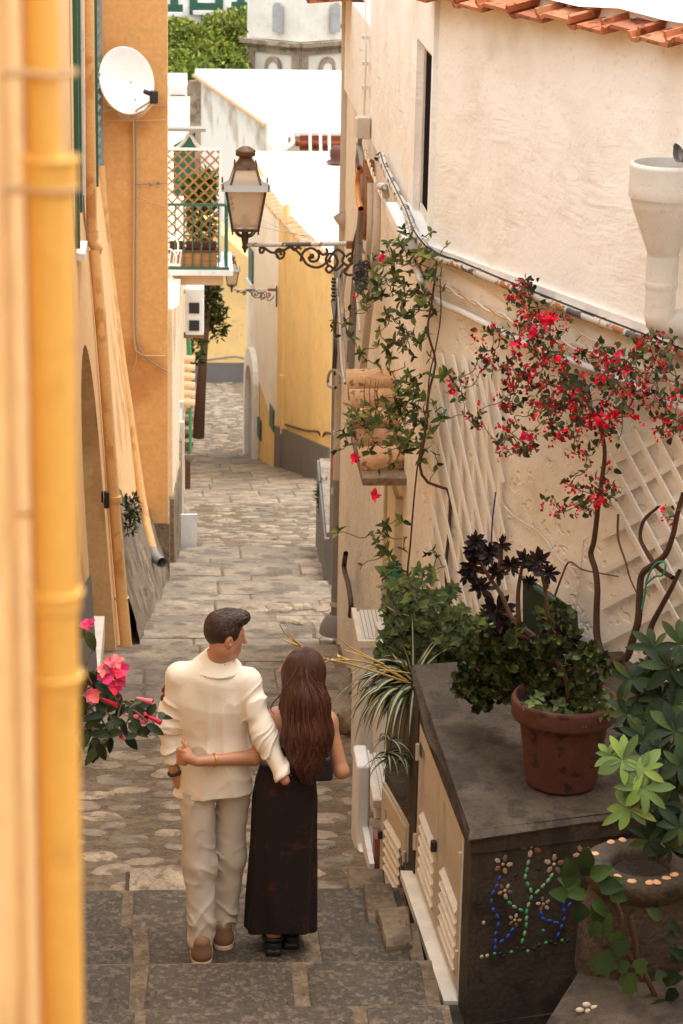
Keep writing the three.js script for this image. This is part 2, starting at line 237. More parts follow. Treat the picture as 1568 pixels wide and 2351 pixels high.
/* leaf of unit length along +y, face towards +z */
function leafGeo(w = 0.45, { seg = 4, fold = 0.15, curl = 0.25, tip = 1.2, base = 0.6, wave = 0 } = {}) {
  const pos = [], uv = [], idx = [];
  for (let i = 0; i <= seg; i++) { const t = i / seg, hw = w / 2 * Math.pow(sin(PI * Math.pow(t, base)), tip) + 0.004, z = -curl * t * t; for (const k of [-1, 0, 1]) { pos.push(k * hw, t, z + abs(k) * hw * fold * 2 + wave * sin(t * 9 + k) * abs(k)); uv.push(0.5 + k / 2, t); } }
  for (let i = 0; i < seg; i++) for (let k = 0; k < 2; k++) { const a = i * 3 + k; idx.push(a, a + 1, a + 4, a, a + 4, a + 3); }
  const g = new THREE.BufferGeometry(); g.setAttribute('position', new THREE.Float32BufferAttribute(pos, 3)); g.setAttribute('uv', new THREE.Float32BufferAttribute(uv, 2)); g.setIndex(idx); g.computeVertexNormals(); g.userData.uv = 1; return g;
}
const leafM = (rgb, r = 0.5, tr = 0.12) => M(rgb, { phys: { transmission: tr, thickness: 0, specularIntensity: 0.5 }, r });
/* ================= the alley floor ================= */
// flat or ramped treads: [near D, far D, height near, height far]
const treads = [];
for (let k = 10; k >= 2; k--) treads.push([9.787 - 0.757 * (k - 1), 9.787 - 0.757 * (k - 2), 0.16 * k, 0.16 * k]);
treads.push([9.787, 10.528, 0.16, 0.16], [10.528, 11.244, 0, 0], [11.244, 11.994, -0.16, -0.16]);
const noseD = [11.994, 17.3, 19.1, 20.3, 21.75, 23.3, 25.1, 26.8, 28.7, 30.8, 40.5, 45, 50, 55.5, 62, 92];
for (let i = 0; i < noseD.length - 1; i++) treads.push([noseD[i], noseD[i + 1], i ? G0(noseD[i]) - 0.06 : -0.30, G0(noseD[i + 1]) + 0.05]);
const hAt = D => { for (const t of treads) if (D >= t[0] && D < t[1]) return lerp(t[2], t[3], (D - t[0]) / (t[1] - t[0])); return G0(D); };
const pav = new THREE.Group(); pav.name = 'alley_floor'; pav.userData.kind = 'structure'; scene.add(pav);
{
  const pos = [], q = (a, b, c, d) => pos.push(...a, ...b, ...c, ...a, ...c, ...d), x0 = -3;
  treads.forEach((t, i) => { const x1 = t[1] < 12.1 ? 1.22 : 4.5;
    q([x0, t[2], -t[0]], [x1, t[2], -t[0]], [x1, t[3], -t[1]], [x0, t[3], -t[1]]);
    const n = treads[i + 1], yn = n ? n[2] : t[3] - 1; q([x0, t[3], -t[1]], [x1, t[3], -t[1]], [x1, yn, -t[1]], [x0, yn, -t[1]]);
  });
  const g = new THREE.BufferGeometry(); g.setAttribute('position', new THREE.Float32BufferAttribute(pos, 3)); g.computeVertexNormals(); mk('mortar_bed', g, MT.mortar, pav);
}
/* a stone: plan polygon with rounded upper edge, its top following the tread */
function stone(poly, yf, h, bev) {
  const n = poly.length, cx = poly.reduce((s, p) => s + p[0], 0) / n, cz = poly.reduce((s, p) => s + p[1], 0) / n, R = [[1, -0.03], [1, h - bev], [0.5, h]], pos = [], idx = [];
  R.forEach(([k, y], r) => poly.forEach(p => { const dx = cx - p[0], dz = cz - p[1], L = Math.hypot(dx, dz) || 1, s = r === 2 ? bev * 1.3 / L : 0, X = p[0] + dx * s, Z = p[1] + dz * s; pos.push(X, yf(X, Z) + y, Z); }));
  for (let r = 0; r < 2; r++) for (let i = 0; i < n; i++) { const a = r * n + i, b = r * n + (i + 1) % n; idx.push(a, b, b + n, a, b + n, a + n); }
  for (let i = 1; i < n - 1; i++) idx.push(2 * n, 2 * n + i, 2 * n + i + 1);
  const g = new THREE.BufferGeometry(); g.setAttribute('position', new THREE.Float32BufferAttribute(pos, 3)); g.setIndex(idx); g.computeVertexNormals(); return toCreasedNormals(g, 0.9);
}
const jit = (poly, a) => poly.map(p => [p[0] + rr(-a, a), p[1] + rr(-a, a)]);
const slabPoly = (x0, x1, D0, D1, a) => { const c = 0.03, m = (D0 + D1) / 2, k = (x0 + x1) / 2; return jit([[x0 + c, -D0], [k, -D0], [x1 - c, -D0], [x1, -D0 - c], [x1, -m], [x1, -D1 + c], [x1 - c, -D1], [k, -D1], [x0 + c, -D1], [x0, -D1 + c], [x0, -m], [x0, -D0 - c]], a); };
const edgeL = D => D < 18 ? -1.05 : D < 27.4 ? -0.8 + (D - 18) * 0.06 : D < 40 ? -0.16 : 0.0 + (D - 40) * 0.012, edgeR = D => D < 12.3 ? 1.14 : D < 22.5 ? 1.42 : D < 30.8 ? 1.78 : D < 40.5 ? lerp(1.95, 2.6, (D - 30.8) / 9.7) : 2.9 - (D - 40) * 0.02;
function slabRow(parent, mats, D0, D1, xa, xb, wmin, wmax, gap, h = 0.012) {
  let x = xa - rr(0, 0.3); while (x < xb) { const w = rr(wmin, wmax), x1 = min(x + w, xb + 0.1), yf = (X, Z) => hAt(clamp(-Z, D0 + 0.001, D1 - 0.001)); if (x1 - x > 0.12) mk('paving_slab', stone(slabPoly(x, x1 - gap, D0 + 0.004, D1 - 0.006, 0.009), yf, h + rr(0, 0.005), 0.007), mats[rnd() * mats.length | 0], parent); x = x1; }
}
treads.filter(t => t[1] <= 12 && t[0] > 3).forEach(t => { const fl = t[2]; slabRow(pav, MT.basalt, t[0], t[1], -1.05, 1.14, 0.75, 1.15, rr(0.03, 0.08), 0.006); });
treads.filter(t => t[0] >= 17.2 && t[1] <= 30.9).forEach((t, i) => {
  const L = t[1] - t[0], rows = L > 1.4 ? 2 : 1;
  for (let r = 0; r < rows; r++) slabRow(pav, MT.slabFar, t[0] + L * r / rows, t[0] + L * (r + 1) / rows, edgeL(t[0]), edgeR(t[0]), 0.6, 1.5, rr(0.01, 0.03), 0.002);
});
treads.filter(t => t[0] >= 40.4 && t[1] <= 63).forEach(t => { const L = t[1] - t[0]; for (let r = 0; r < 3; r++) slabRow(pav, MT.slabFar, t[0] + L * r / 3, t[0] + L * (r + 1) / 3, edgeL(t[0]), edgeR(t[0]), 0.6, 1.6, 0.03, 0.002); });
function cobbles(group, D0, D1, sp, cap, want, hh = 0.005) {
  const pts = [], acc = []; let tries = 0; let cnt = 0;
  while (pts.length < want && tries++ < want * 60) { const D = rr(D0 + 0.15, D1 - 0.12), x = rr(edgeL(D) + 0.1, edgeR(D) - 0.08), s = sp * rr(0.75, 1.25); let ok = true; for (const p of pts) if (abs(p[1] - D) < 1 && Math.hypot(p[0] - x, (p[1] - D)) < (p[2] + s) / 2) { ok = false; break; } if (ok) pts.push([x, D, s]); }
  pts.sort((a, b) => a[1] - b[1]);
  pts.forEach(([x, D, s], k) => {
    const n = 7 + (rnd() * 3 | 0), el = rr(0.8, 1.25), th = rr(0, PI), poly = []; for (let i = 0; i < n; i++) { const a = i / n * 2 * PI + rr(-0.15, 0.15), r = s * 0.5 * rr(0.84, 1.02), X = cos(a) * r * el, Z = sin(a) * r / el; poly.push([x + X * cos(th) - Z * sin(th), -D + X * sin(th) + Z * cos(th)]); }
    const g = stone(poly, (X, Z) => hAt(clamp(-Z, D0 + 0.001, D1 - 0.001)), hh + rr(0, 0.008), hh + 0.004);
    if (cnt < cap) { mk('cobble', g, MT.cobble[rnd() * 4 | 0], group); cnt++; } else acc.push(clean(g));
  });
  if (acc.length) { const m = mk('small_cobbles', acc, MT.cobble[1], group); m.userData.kind = 'stuff'; }
}
const ramp1 = new THREE.Group(); ramp1.name = 'cobbled_ramp'; ramp1.userData.kind = 'structure'; scene.add(ramp1); cobbles(ramp1, 11.994, 17.3, 0.27, 300, 190);
const ramp2 = new THREE.Group(); ramp2.name = 'lower_cobbled_ramp'; ramp2.userData.kind = 'structure'; scene.add(ramp2); cobbles(ramp2, 30.8, 40.5, 0.46, 250, 190, 0.014);
const ramp3 = new THREE.Group(); ramp3.name = 'far_cobbled_path'; ramp3.userData.kind = 'structure'; scene.add(ramp3); cobbles(ramp3, 62, 92, 0.5, 250, 330, 0.016);
// patch of pale cobbles and a metal drain cover on the upper flight
{ for (const [px, py, s] of [[640, 1402, .3], [690, 1400, .26], [735, 1403, .2], [670, 1425, .2], [705, 1425, .2], [745, 1432, .24], [585, 1404, .3], [650, 1437, .2], [690, 1440, .18]]) { const p = onG(px, py), n = 9, poly = []; for (let i = 0; i < n; i++) { const a = i / n * 2 * PI; poly.push([p.x + cos(a) * s * 0.55 * rr(.85, 1.1), p.z + sin(a) * s * 0.8 * rr(.85, 1.1)]); } mk('pale_cobble', stone(poly, (X, Z) => hAt(-Z), 0.03, 0.016), MT.cobble[2], pav); }
  const p = onG(590, 1430); mk('drain_cover', box(0.42, 0.02, 0.75, p.x, hAt(-p.z) + 0.025, p.z), MT.slabFar[1], pav);
  // square hatch in the cobbles beside the man's legs
  const h = J(385, -0.42, 12.35); const hy = hAt(12.35); mk('hatch_frame', [box(0.46, 0.02, 0.02, h.x, hy + 0.02 - 0.02, -12.62), box(0.02, 0.02, 0.5, h.x - 0.23, hy + 0.02, -12.36)], MT.concDark, pav); mk('hatch_slab', box(0.43, 0.02, 0.46, h.x, hy + 0.012, -12.36, 0, 0.19), MT.cobble[2], pav); }
// kerb stones along the foot of the meter wall
[[1.04, 12.3, .2, .5, .07], [1.08, 11.7, .16, .5, .06], [1.1, 11.15, .14, .4, .05]].forEach(([x, D, w, L, h], i) => mk('kerb_stone', stone(jit([[x - w / 2, -D + L / 2], [x + w / 2, -D + L / 2], [x + w / 2, -D - L / 2], [x - w / 2, -D - L / 2]], 0.02), () => hAt(D), h, 0.02), i % 2 ? MT.mortar : MT.rough, pav));

/* terrain under and behind everything */
{
  const pos = [], idx = [], nx = 24, nz = 60; for (let j = 0; j <= nz; j++) for (let i = 0; i <= nx; i++) { const D = -30 + j * 8, x = -150 + i * 12.5; let y = D < 95 ? G0(max(D, 6)) - 2.5 : -19.5 - (D - 95) * 0.03 + sst(270, 700, D) * 90; if (D < 6) y = -1.5; pos.push(x, y + (n3(x * .03, 0, D * .03) - .5) * (D > 95 ? 6 : 0), -D); }
  for (let j = 0; j < nz; j++) for (let i = 0; i < nx; i++) { const a = j * (nx + 1) + i; idx.push(a, a + 1, a + nx + 2, a, a + nx + 2, a + nx + 1); }
  const g = new THREE.BufferGeometry(); g.setAttribute('position', new THREE.Float32BufferAttribute(pos, 3)); g.setIndex(idx); g.computeVertexNormals(); struct('hillside_ground', g, M([0.16, 0.15, 0.08], { map: TX.mortarC, ts: 9 }));
}

/* ================= left side ================= */
{ // the house beside the viewpoint, with two downpipes; it stands an arm's length away
  const t = thing('near_house', 'pale yellow house wall beside the two blurred painted pipes', 'house');
  mk('wall', prism([[-0.1056, -1.64], [-0.1056, 4], [-7, 4], [-7, -1.64]], -2, 7), MT.nearWall, t);
  mk('corner_trim', box(0.006, 9, 0.02, -0.1028, 2.45, -1.63), MT.creamTrim, t);
  const d = thing('wall_pipe', 'fat orange painted pipe with collars on the near pale yellow wall', 'pipe'), D = 1.45, pX = (px, py) => atD(px, py, D), x0 = pX(131, 1400).x, yJ = pX(143, 395).y;
  mk('pipe', taper([V(x0, yJ, -D), V(x0, 1.4, -D)], 0.0134, 0.0134, 28, 4), MT.pipeNear, d);
  mk('upper_pipe', taper([V(x0 - 0.003, 6.9, -D), V(x0 - 0.003, yJ - 0.006, -D)], 0.0095, 0.0095, 28, 4), MT.pipeNear, d);
  for (const [py, r, h] of [[395, .0165, .016], [1378, .0152, .011], [1560, .015, .006]]) { const y = pX(150, py).y; mk('collar', place(cyl(r, r, h, 0, 0, 0, 28), x0, y, -D), MT.pipeNear, d); mk('rim', new THREE.TorusGeometry(r, 0.002, 8, 28).rotateX(PI / 2).translate(x0, y + h / 2, -D), MT.pipeNear, d); }
  for (const py of [165, 430]) { const y = pX(60, py).y; mk('wall_clamp', [cyl(0.0025, 0.0025, 0.041, 0, 0, 0, 10).rotateZ(PI / 2).translate(x0 - 0.024, y, -D + 0.01), new THREE.TorusGeometry(0.0158, 0.002, 8, 20).rotateX(PI / 2).translate(x0, y, -D)], MT.cableTan, d); }
  const e = thing('wall_pipe', 'thin deep orange pipe squeezed between fat pipe and near wall', 'pipe'), n = atD(96, 1300, 1.5);
  mk('pipe', taper([V(n.x, 6.9, -1.5), V(n.x, 1.4, -1.5)], 0.0066, 0.0066, 16, 3), MT.pipeOchre, e);
  for (const y of [4.6, 5.2, 5.55]) mk('clip', [new THREE.TorusGeometry(0.0073, 0.0013, 6, 16).rotateX(PI / 2).translate(n.x, y, -1.5), cyl(0.0016, 0.0016, 0.016, 0, 0, 0, 8).rotateZ(PI / 2).translate(n.x - 0.012, y, -1.5)], MT.pipeOchre, e);
}
// battered wall of the arched house: x as a function of distance and height
const xTop = D => -0.91 - 0.06 * clamp((D - 22) / 5.4, 0, 1), xBase = D => D < 21.7 ? lerp(-0.74, -0.6, clamp((D - 18) / 3.7, 0, 1)) : lerp(-0.6, -0.3, (D - 21.7) / 5.7);
const xWall = (D, y) => { const gy = G0(D), ys = lerp(2.2, 1.8, clamp((D - 22) / 5.4, 0, 1)), k = clamp((ys - y) / (ys - gy), 0, 1.3); return lerp(xTop(D), xBase(D), k); };
function loft(D0, D1, y0, y1, nd, ny, dx = 0, rough = 0) {
  const f0 = typeof y0 === 'function' ? y0 : () => y0, f1 = typeof y1 === 'function' ? y1 : () => y1, pos = [], idx = [];
  for (let i = 0; i <= nd; i++) for (let j = 0; j <= ny; j++) { const D = lerp(D0, D1, i / nd), y = lerp(f0(D), f1(D), j / ny); pos.push(xWall(D, y) + (typeof dx === 'function' ? dx(D, y) : dx) + rough * (n3(D * 3, y * 3, 1) - 0.5) + rough * .5 * (n3(D * 9, y * 9, 1) - 0.5), y, -D); }
  for (let i = 0; i < nd; i++) for (let j = 0; j < ny; j++) { const a = i * (ny + 1) + j; idx.push(a, a + ny + 1, a + ny + 2, a, a + ny + 2, a + 1); }
  const g = new THREE.BufferGeometry(); g.setAttribute('position', new THREE.Float32BufferAttribute(pos, 3)); g.setIndex(idx); g.computeVertexNormals(); return g;
}
const archedHouse = thing('arched_house', 'ochre house with a battered base, arched doorway and painted downpipe', 'house');
{
  const t = archedHouse, c = 20.3, r = 1.2, ay = -0.27;
  const dAt = D => ay + Math.sqrt(max(0, r * r - (D - c) ** 2));
  mk('wall', [loft(1.7, c - r, D => G0(D) - 1, 5.2, 12, 8), loft(c - r, c + r, dAt, 5.2, 24, 8), loft(c + r, 27.4, D => G0(D) - 1, 5.2, 10, 20)], MT.ochreLight, t);
  // deep doorway: far jamb, soffit and back
  const pos = [], pts = []; pts.push([c + r, G0(21.5) - 1]); for (let i = 0; i <= 16; i++) { const a = i / 16 * PI; pts.push([c + r * cos(a), ay + r * sin(a)]); } pts.push([c - r, G0(19) - 1]);
  for (let i = 0; i < pts.length - 1; i++) { const [D, y] = pts[i], [E2, z] = pts[i + 1], a = [xWall(D, y), y, -D], b = [xWall(E2, z), z, -E2], a2 = [-1.5, y, -D], b2 = [-1.5, z, -E2]; pos.push(...a, ...a2, ...b2, ...a, ...b2, ...b); }
  const g = new THREE.BufferGeometry(); g.setAttribute('position', new THREE.Float32BufferAttribute(pos, 3)); g.computeVertexNormals(); mk('door_reveal', g, MT.ochreLight, t);
  mk('door', box(0.05, 4.6, 2.6, -1.45, -1.2, -c), MT.woodDark, t);
  mk('door_step', box(0.5, 0.22, 1.7, -0.95, hAt(20.2) + 0.1, -20.25), MT.creamTrim, t);
  mk('roof_block', prism([[-0.85, -1.7], [-0.9, -27.4], [-7, -27.4], [-7, -1.7]], 5.15, 5.3), MT.ochre, t);
  // worn stone showing on the batter near the ground
  mk('bare_stone_base', loft(22.25, 27.38, D => G0(D) - 0.5, D => lerp(-0.7, -2.7, Math.pow((D - 22.25) / 5.2, 0.8)) + 0.12 * n3(D * 2.2, 1, 1), 36, 26, (D, y) => 0.01 + 0.16 * Math.pow(sst(G0(D) + 1.5, G0(D) - 0.05, y), 1.6), 0.04), MT.rough, t);
  mk('stone_foot', loft(22.3, 27.35, D => G0(D) - 0.5, D => G0(D) + 0.12 + 0.22 * n3(D * 3, 5, 2), 40, 10, (D, y) => 0.15, 0.05), MT.rough, t);
  mk('grey_plinth', loft(16.5, 19.1, D => G0(D) - 0.5, D => G0(D) + 1.1, 6, 4, 0.015), MT.dado, t);
  // green window casing and louvred shutter, nearly edge on
  mk('window_casing', box(0.04, 3, 0.08, -0.868, 3.3, -20.3), MT.greenPaint, t); mk('dark_window_gap', box(0.05, 2.6, 0.14, -0.875, 3.3, -20.95), MT.greenPaint, t);  // second slab: dark green standing in for the dark gap of the window
  mk('window_sill', box(0.1, 0.06, 0.6, -0.86, 1.72, -20.6), MT.whitePaint, t);
  const sh = sub('shutter', t); const s0 = atD(217, 100, 24.4); mk('stile', [box(0.035, 3.2, 0.03, s0.x + 0.02, 3.3, -24.1), box(0.035, 3.2, 0.03, s0.x - 0.03, 3.3, -24.9)], MT.greenPaint, sh);
  for (let k = 0; k < 22; k++) mk('slat', box(0.05, 0.015, 0.78, s0.x, 1.85 + k * 0.11, -24.5, -0.06, 0, -0.7), MT.greenPaint, sh);
}
{ // downpipe following the batter
  const d = thing('downpipe', 'peeling ochre downpipe bending out along the battered arched house', 'downpipe');
  const q = D => (px, py) => atD(px, py, D), u = q(22.3); const top = u(203, -60), el = u(211, 545);
  mk('upper_pipe', taper([top, u(206, 250), el], 0.05, 0.05, 14, 6), MT.pipeOchre, d);
  mk('elbow', taper([el.clone().add(V(0, 0.05, 0)), u(214, 556), u(222, 566), u(219, 582)], 0.062, 0.055, 14, 8), MT.pipeOchre, d);
  const lo = [atD(217, 575, 22.28), atD(236, 800, 22.1), atD(258, 1100, 21.95), atD(278, 1350, 21.85), atD(291, 1493, 21.7)];
  mk('lower_pipe', taper(lo, 0.052, 0.056, 14, 12), MT.pipeOchre, d);
  mk('collar', place(new THREE.TorusGeometry(0.063, 0.008, 8, 20).rotateX(PI / 2), ...atD(280, 1373, 21.84).toArray(), 0, 0, 0.08), MT.cableTan, d);
  mk('joint', cyl(0.062, 0.062, 0.05, ...atD(264, 1145, 21.93).toArray(), 16), MT.pipeOchre, d);
  const w = thing('conduit', 'slim white conduit ending above bent ochre downpipe', 'conduit'); const a = atD(188, -60, 21.8), b = atD(192, 448, 21.8); mk('tube', taper([a, b], 0.022, 0.022, 10, 2), MT.pipeWhite, w); mk('cable', tube([b, atD(194, 500, 21.85), atD(200, 545, 21.9), atD(196, 600, 22)], 0.009, 6), MT.cableG, w); for (const py of [110, 245, 425]) mk('clip', box(0.06, 0.03, 0.05, ...atD(186, py, 21.8).toArray()), MT.pipeWhite, w);
  const e = thing('downpipe', 'second ochre downpipe ending in a grey spout above the stone foot', 'downpipe');
  const l2 = [atD(228, 380, 27.0), atD(243, 560, 26.95), atD(268, 760, 26.75), atD(300, 980, 26.5), atD(330, 1180, 26.2), atD(350, 1262, 25.9)];
  mk('pipe', taper(l2, 0.06, 0.055, 12, 14), MT.pipeOchre, e); mk('spout', taper([l2[5], atD(357, 1280, 25.75), atD(372, 1292, 25.6)], 0.055, 0.062, 12, 6), MT.pipeGrey, e); mk('upper_pipe', taper([atD(224, -40, 27.0), atD(226, 300, 27.0), l2[0]], 0.05, 0.055, 12, 4), MT.pipeGrey, e);
  const bx = thing('door_lamp', 'small black wall lamp on arched doorway edge', 'lamp'); const p = atD(240, 1147, 21.2); mk('housing', rbox(0.05, 0.16, 0.06, 0.012, p.x + 0.02, p.y, p.z), MT.black, bx); mk('back_plate', box(0.02, 0.1, 0.05, p.x - 0.02, p.y + 0.02, p.z - 0.02), MT.blackSoft, bx);
}
const orangeHouse = thing('orange_house', 'tall orange rendered house end carrying the satellite dish', 'house');
{
  const t = orangeHouse; const z = -27.4;
  mk('wall', prism([[-0.148, z], [-0.148, z - 1.6], [-6, z - 1.6], [-6, z]], -5, 5.4), MT.ochre, t);
  mk('dark_base', prism([[-0.13, z + 0.02], [-0.13, z - 1.0], [-1, z - 1.0], [-1, z + 0.02]], -5, -2.85), MT.rough, t);
  const f = (px, py) => atD(px, py, 27.36);
  const c1 = sub('cable_run', t); mk('cable', tube([f(306, 270), f(307, 420), f(306, 600), f(309, 790), f(316, 812), f(380, 818)], 0.011, 6), MT.cableTan, c1); mk('cable', tube([f(311, 270), f(312, 420), f(311, 600), f(314, 785), f(322, 805), f(340, 826), f(383, 852)], 0.009, 6), MT.cableG, c1);
  mk('cable', tube([f(308, 423), f(340, 422), f(382, 420)], 0.006, 5), MT.cableG, c1); mk('cable', tube([f(309, 446), f(340, 462), f(382, 475)], 0.006, 5), MT.cableTan, c1); mk('cable', tube([f(222, 277), f(300, 277), f(383, 276)], 0.006, 5), MT.cableTan, c1); mk('cable', tube([f(312, 800), f(312, 830), f(296, 862), f(275, 850), f(266, 828)], 0.006, 5), MT.cableTan, c1); mk('cable', tube([f(215, 268), f(240, 256), f(262, 250)], 0.007, 5), MT.cableW, c1); mk('cable', tube([f(335, 244), f(383, 243)], 0.006, 5), MT.cableG, c1);
  for (const [px, py] of [[347, 423], [365, 420], [262, 882]]) mk('clip', sph(0.02, ...f(px, py).toArray()), MT.pipeGrey, c1);
}
{ // satellite dish
  const t = thing('satellite_dish', 'white satellite dish with black receiver arm on the orange house', 'satellite dish');
  const c = atD(285, 187, 27.0), R = 0.365, pts = []; for (let i = 0; i <= 10; i++) { const r = R * i / 10; pts.push([r, 0.06 * (r / R) ** 2]); } pts.push([R + 0.012, 0.062], [R + 0.012, 0.05], [R, 0.045], [0, -0.012]);
  const n = V(0.52, 0.28, 0.8).normalize(), m = frame(c, n, V(0, 1, 0)); const g = lathe(pts, 48).scale(0.93, 1, 1.0).applyMatrix4(m); mk('reflector', g, MT.dish, t);
  const loc = (x, y, z) => V(x, y, z).applyMatrix4(m);
  for (const [px, py] of [[264, 192], [297, 190], [274, 232], [307, 230]]) mk('bolt', sph(0.009, ...atD(px, py, 26.97).addScaledVector(n, 0.03).toArray()), MT.black, t);
  const lnb = atD(351, 223, 26.7), foot = atD(306, 258, 26.95); mk('arm', taper([foot, lnb.clone().add(V(-0.03, -0.05, 0))], 0.014, 0.012, 8, 2), MT.cableTan, t); mk('receiver', [rbox(0.09, 0.14, 0.07, 0.015, lnb.x + 0.01, lnb.y, lnb.z, 0.2), cyl(0.024, 0.028, 0.09, 0, 0, 0, 14).rotateZ(1.2).translate(lnb.x - 0.06, lnb.y + 0.045, lnb.z - 0.03)], MT.black, t);
  mk('bracket', [tube([foot, atD(290, 250, 27.2), atD(288, 225, 27.4)], 0.02, 8)], MT.rust, t);
  for (let k = 0; k < 3; k++) mk('cable', tube([lnb.clone().add(V(0.01, -0.07, 0)), atD(335, 252 + k * 3, 26.75), atD(318, 258 + k * 6, 26.9), atD(296, 276 - k * 3, 27.1), atD(272, 262 - k * 4, 27.3), atD(262 - k * 8, 240, 27.38)], 0.007, 6), MT.cableW, t);
}
const leftLine = [[-0.14, 29.0], [-0.02, 30.4], [0.0, 38.5], [0.24, 62], [0.35, 69], [0.9, 90]];
{ // white strip house with the balcony
  const t = thing('cream_house', 'cream house with a lattice balcony past the orange house', 'house');
  mk('wall', prism([[-0.1, -29.0], [-0.02, -30.4], [0.0, -38.5], [0.02, -40], [-6, -40], [-6, -29.0]], -9, (x, z) => lerp(-0.6, -2.12, clamp((-z - 29) / 8.5, 0, 1))), MT.creamHouse, t);
  mk('grey_base', prism([[-0.08, -28.9], [0.0, -30.4], [0.02, -32], [-1, -32], [-1, -28.9]], -6, -3.0), MT.rough, t);
  mk('door', box(0.06, 2.3, 1.1, -0.0, -4.6, -34.6), MT.greyTrim, t); mk('door_frame', [box(0.1, 2.4, 0.1, 0.0, -4.55, -35.2), box(0.1, 2.4, 0.1, 0.0, -4.55, -34.0)], MT.pipeWhite, t);
  const w = thing('cream_house', 'cream house with rounded tile awning and green steps', 'house');
  mk('wall', prism([[0.02, -40], [0.24, -62], [-6, -62], [-6, -40]], -14, -2.2), MT.creamHouse, w);
  mk('door', box(0.2, 2.4, 1.6, 0.1, -8.0, -47.6), MT.woodDark, w);  // brown slab standing in for the dark of the open doorway
  const s = sub('entry_steps', w); for (let k = 0; k < 6; k++) { const p = atD(424, 935 + k * 22, 46); mk('step', box(0.34, 0.1, 0.35, p.x, p.y, -46 - (5 - k) * 0.25), MT.slabFar[1], s); }
  const r = sub('handrail', w); mk('rail', tube([atD(437, 925, 46), atD(437, 1060, 46)], 0.03, 8), MT.greenBright, r); mk('rail', tube([atD(413, 925, 46.5), atD(413, 1000, 46.5)], 0.025, 8), MT.greenBright, r); mk('rail', tube([atD(430, 755, 46), atD(437, 830, 46)], 0.045, 8), MT.greenBright, r); mk('panel', box(0.2, 0.9, 0.05, ...atD(408, 800, 46.4).toArray(), 0, 0, 0.1), MT.greenBright, r);
  // rounded tile awning: each tile a half round
  const a = sub('tile_awning', w); for (let k = 0; k < 6; k++) { const p = atD(421, 826 + k * 20, 45.6 - k * 0.16), g = new THREE.CylinderGeometry(0.085, 0.105, 0.42, 12, 1, false, 0, PI).rotateY(0).rotateZ(PI / 2); g.rotateX(0); mk('roof_tile', place(g, p.x, p.y, p.z, 0.1, 0, -0.17), MT.awnTile, a); } mk('awning_base', place(new THREE.CylinderGeometry(0.18, 0.02, 0.3, 10), ...atD(418, 934, 45.2).toArray()), MT.yellowFar, a); mk('backing', box(0.34, 0.95, 0.1, ...atD(417, 880, 45.9).toArray()), MT.yellowFar, a);
  const wp = thing('notice_board', 'blank white board leaning out from cream house wall', 'board'); const p = atD(432, 1218, 30.9); mk('board', box(0.235, 0.46, 0.04, p.x, p.y, p.z, 0.05), MT.whitePaint, wp); mk('stand', box(0.03, 0.5, 0.03, p.x - 0.08, p.y - 0.1, p.z - 0.06), MT.pipeWhite, wp);
}
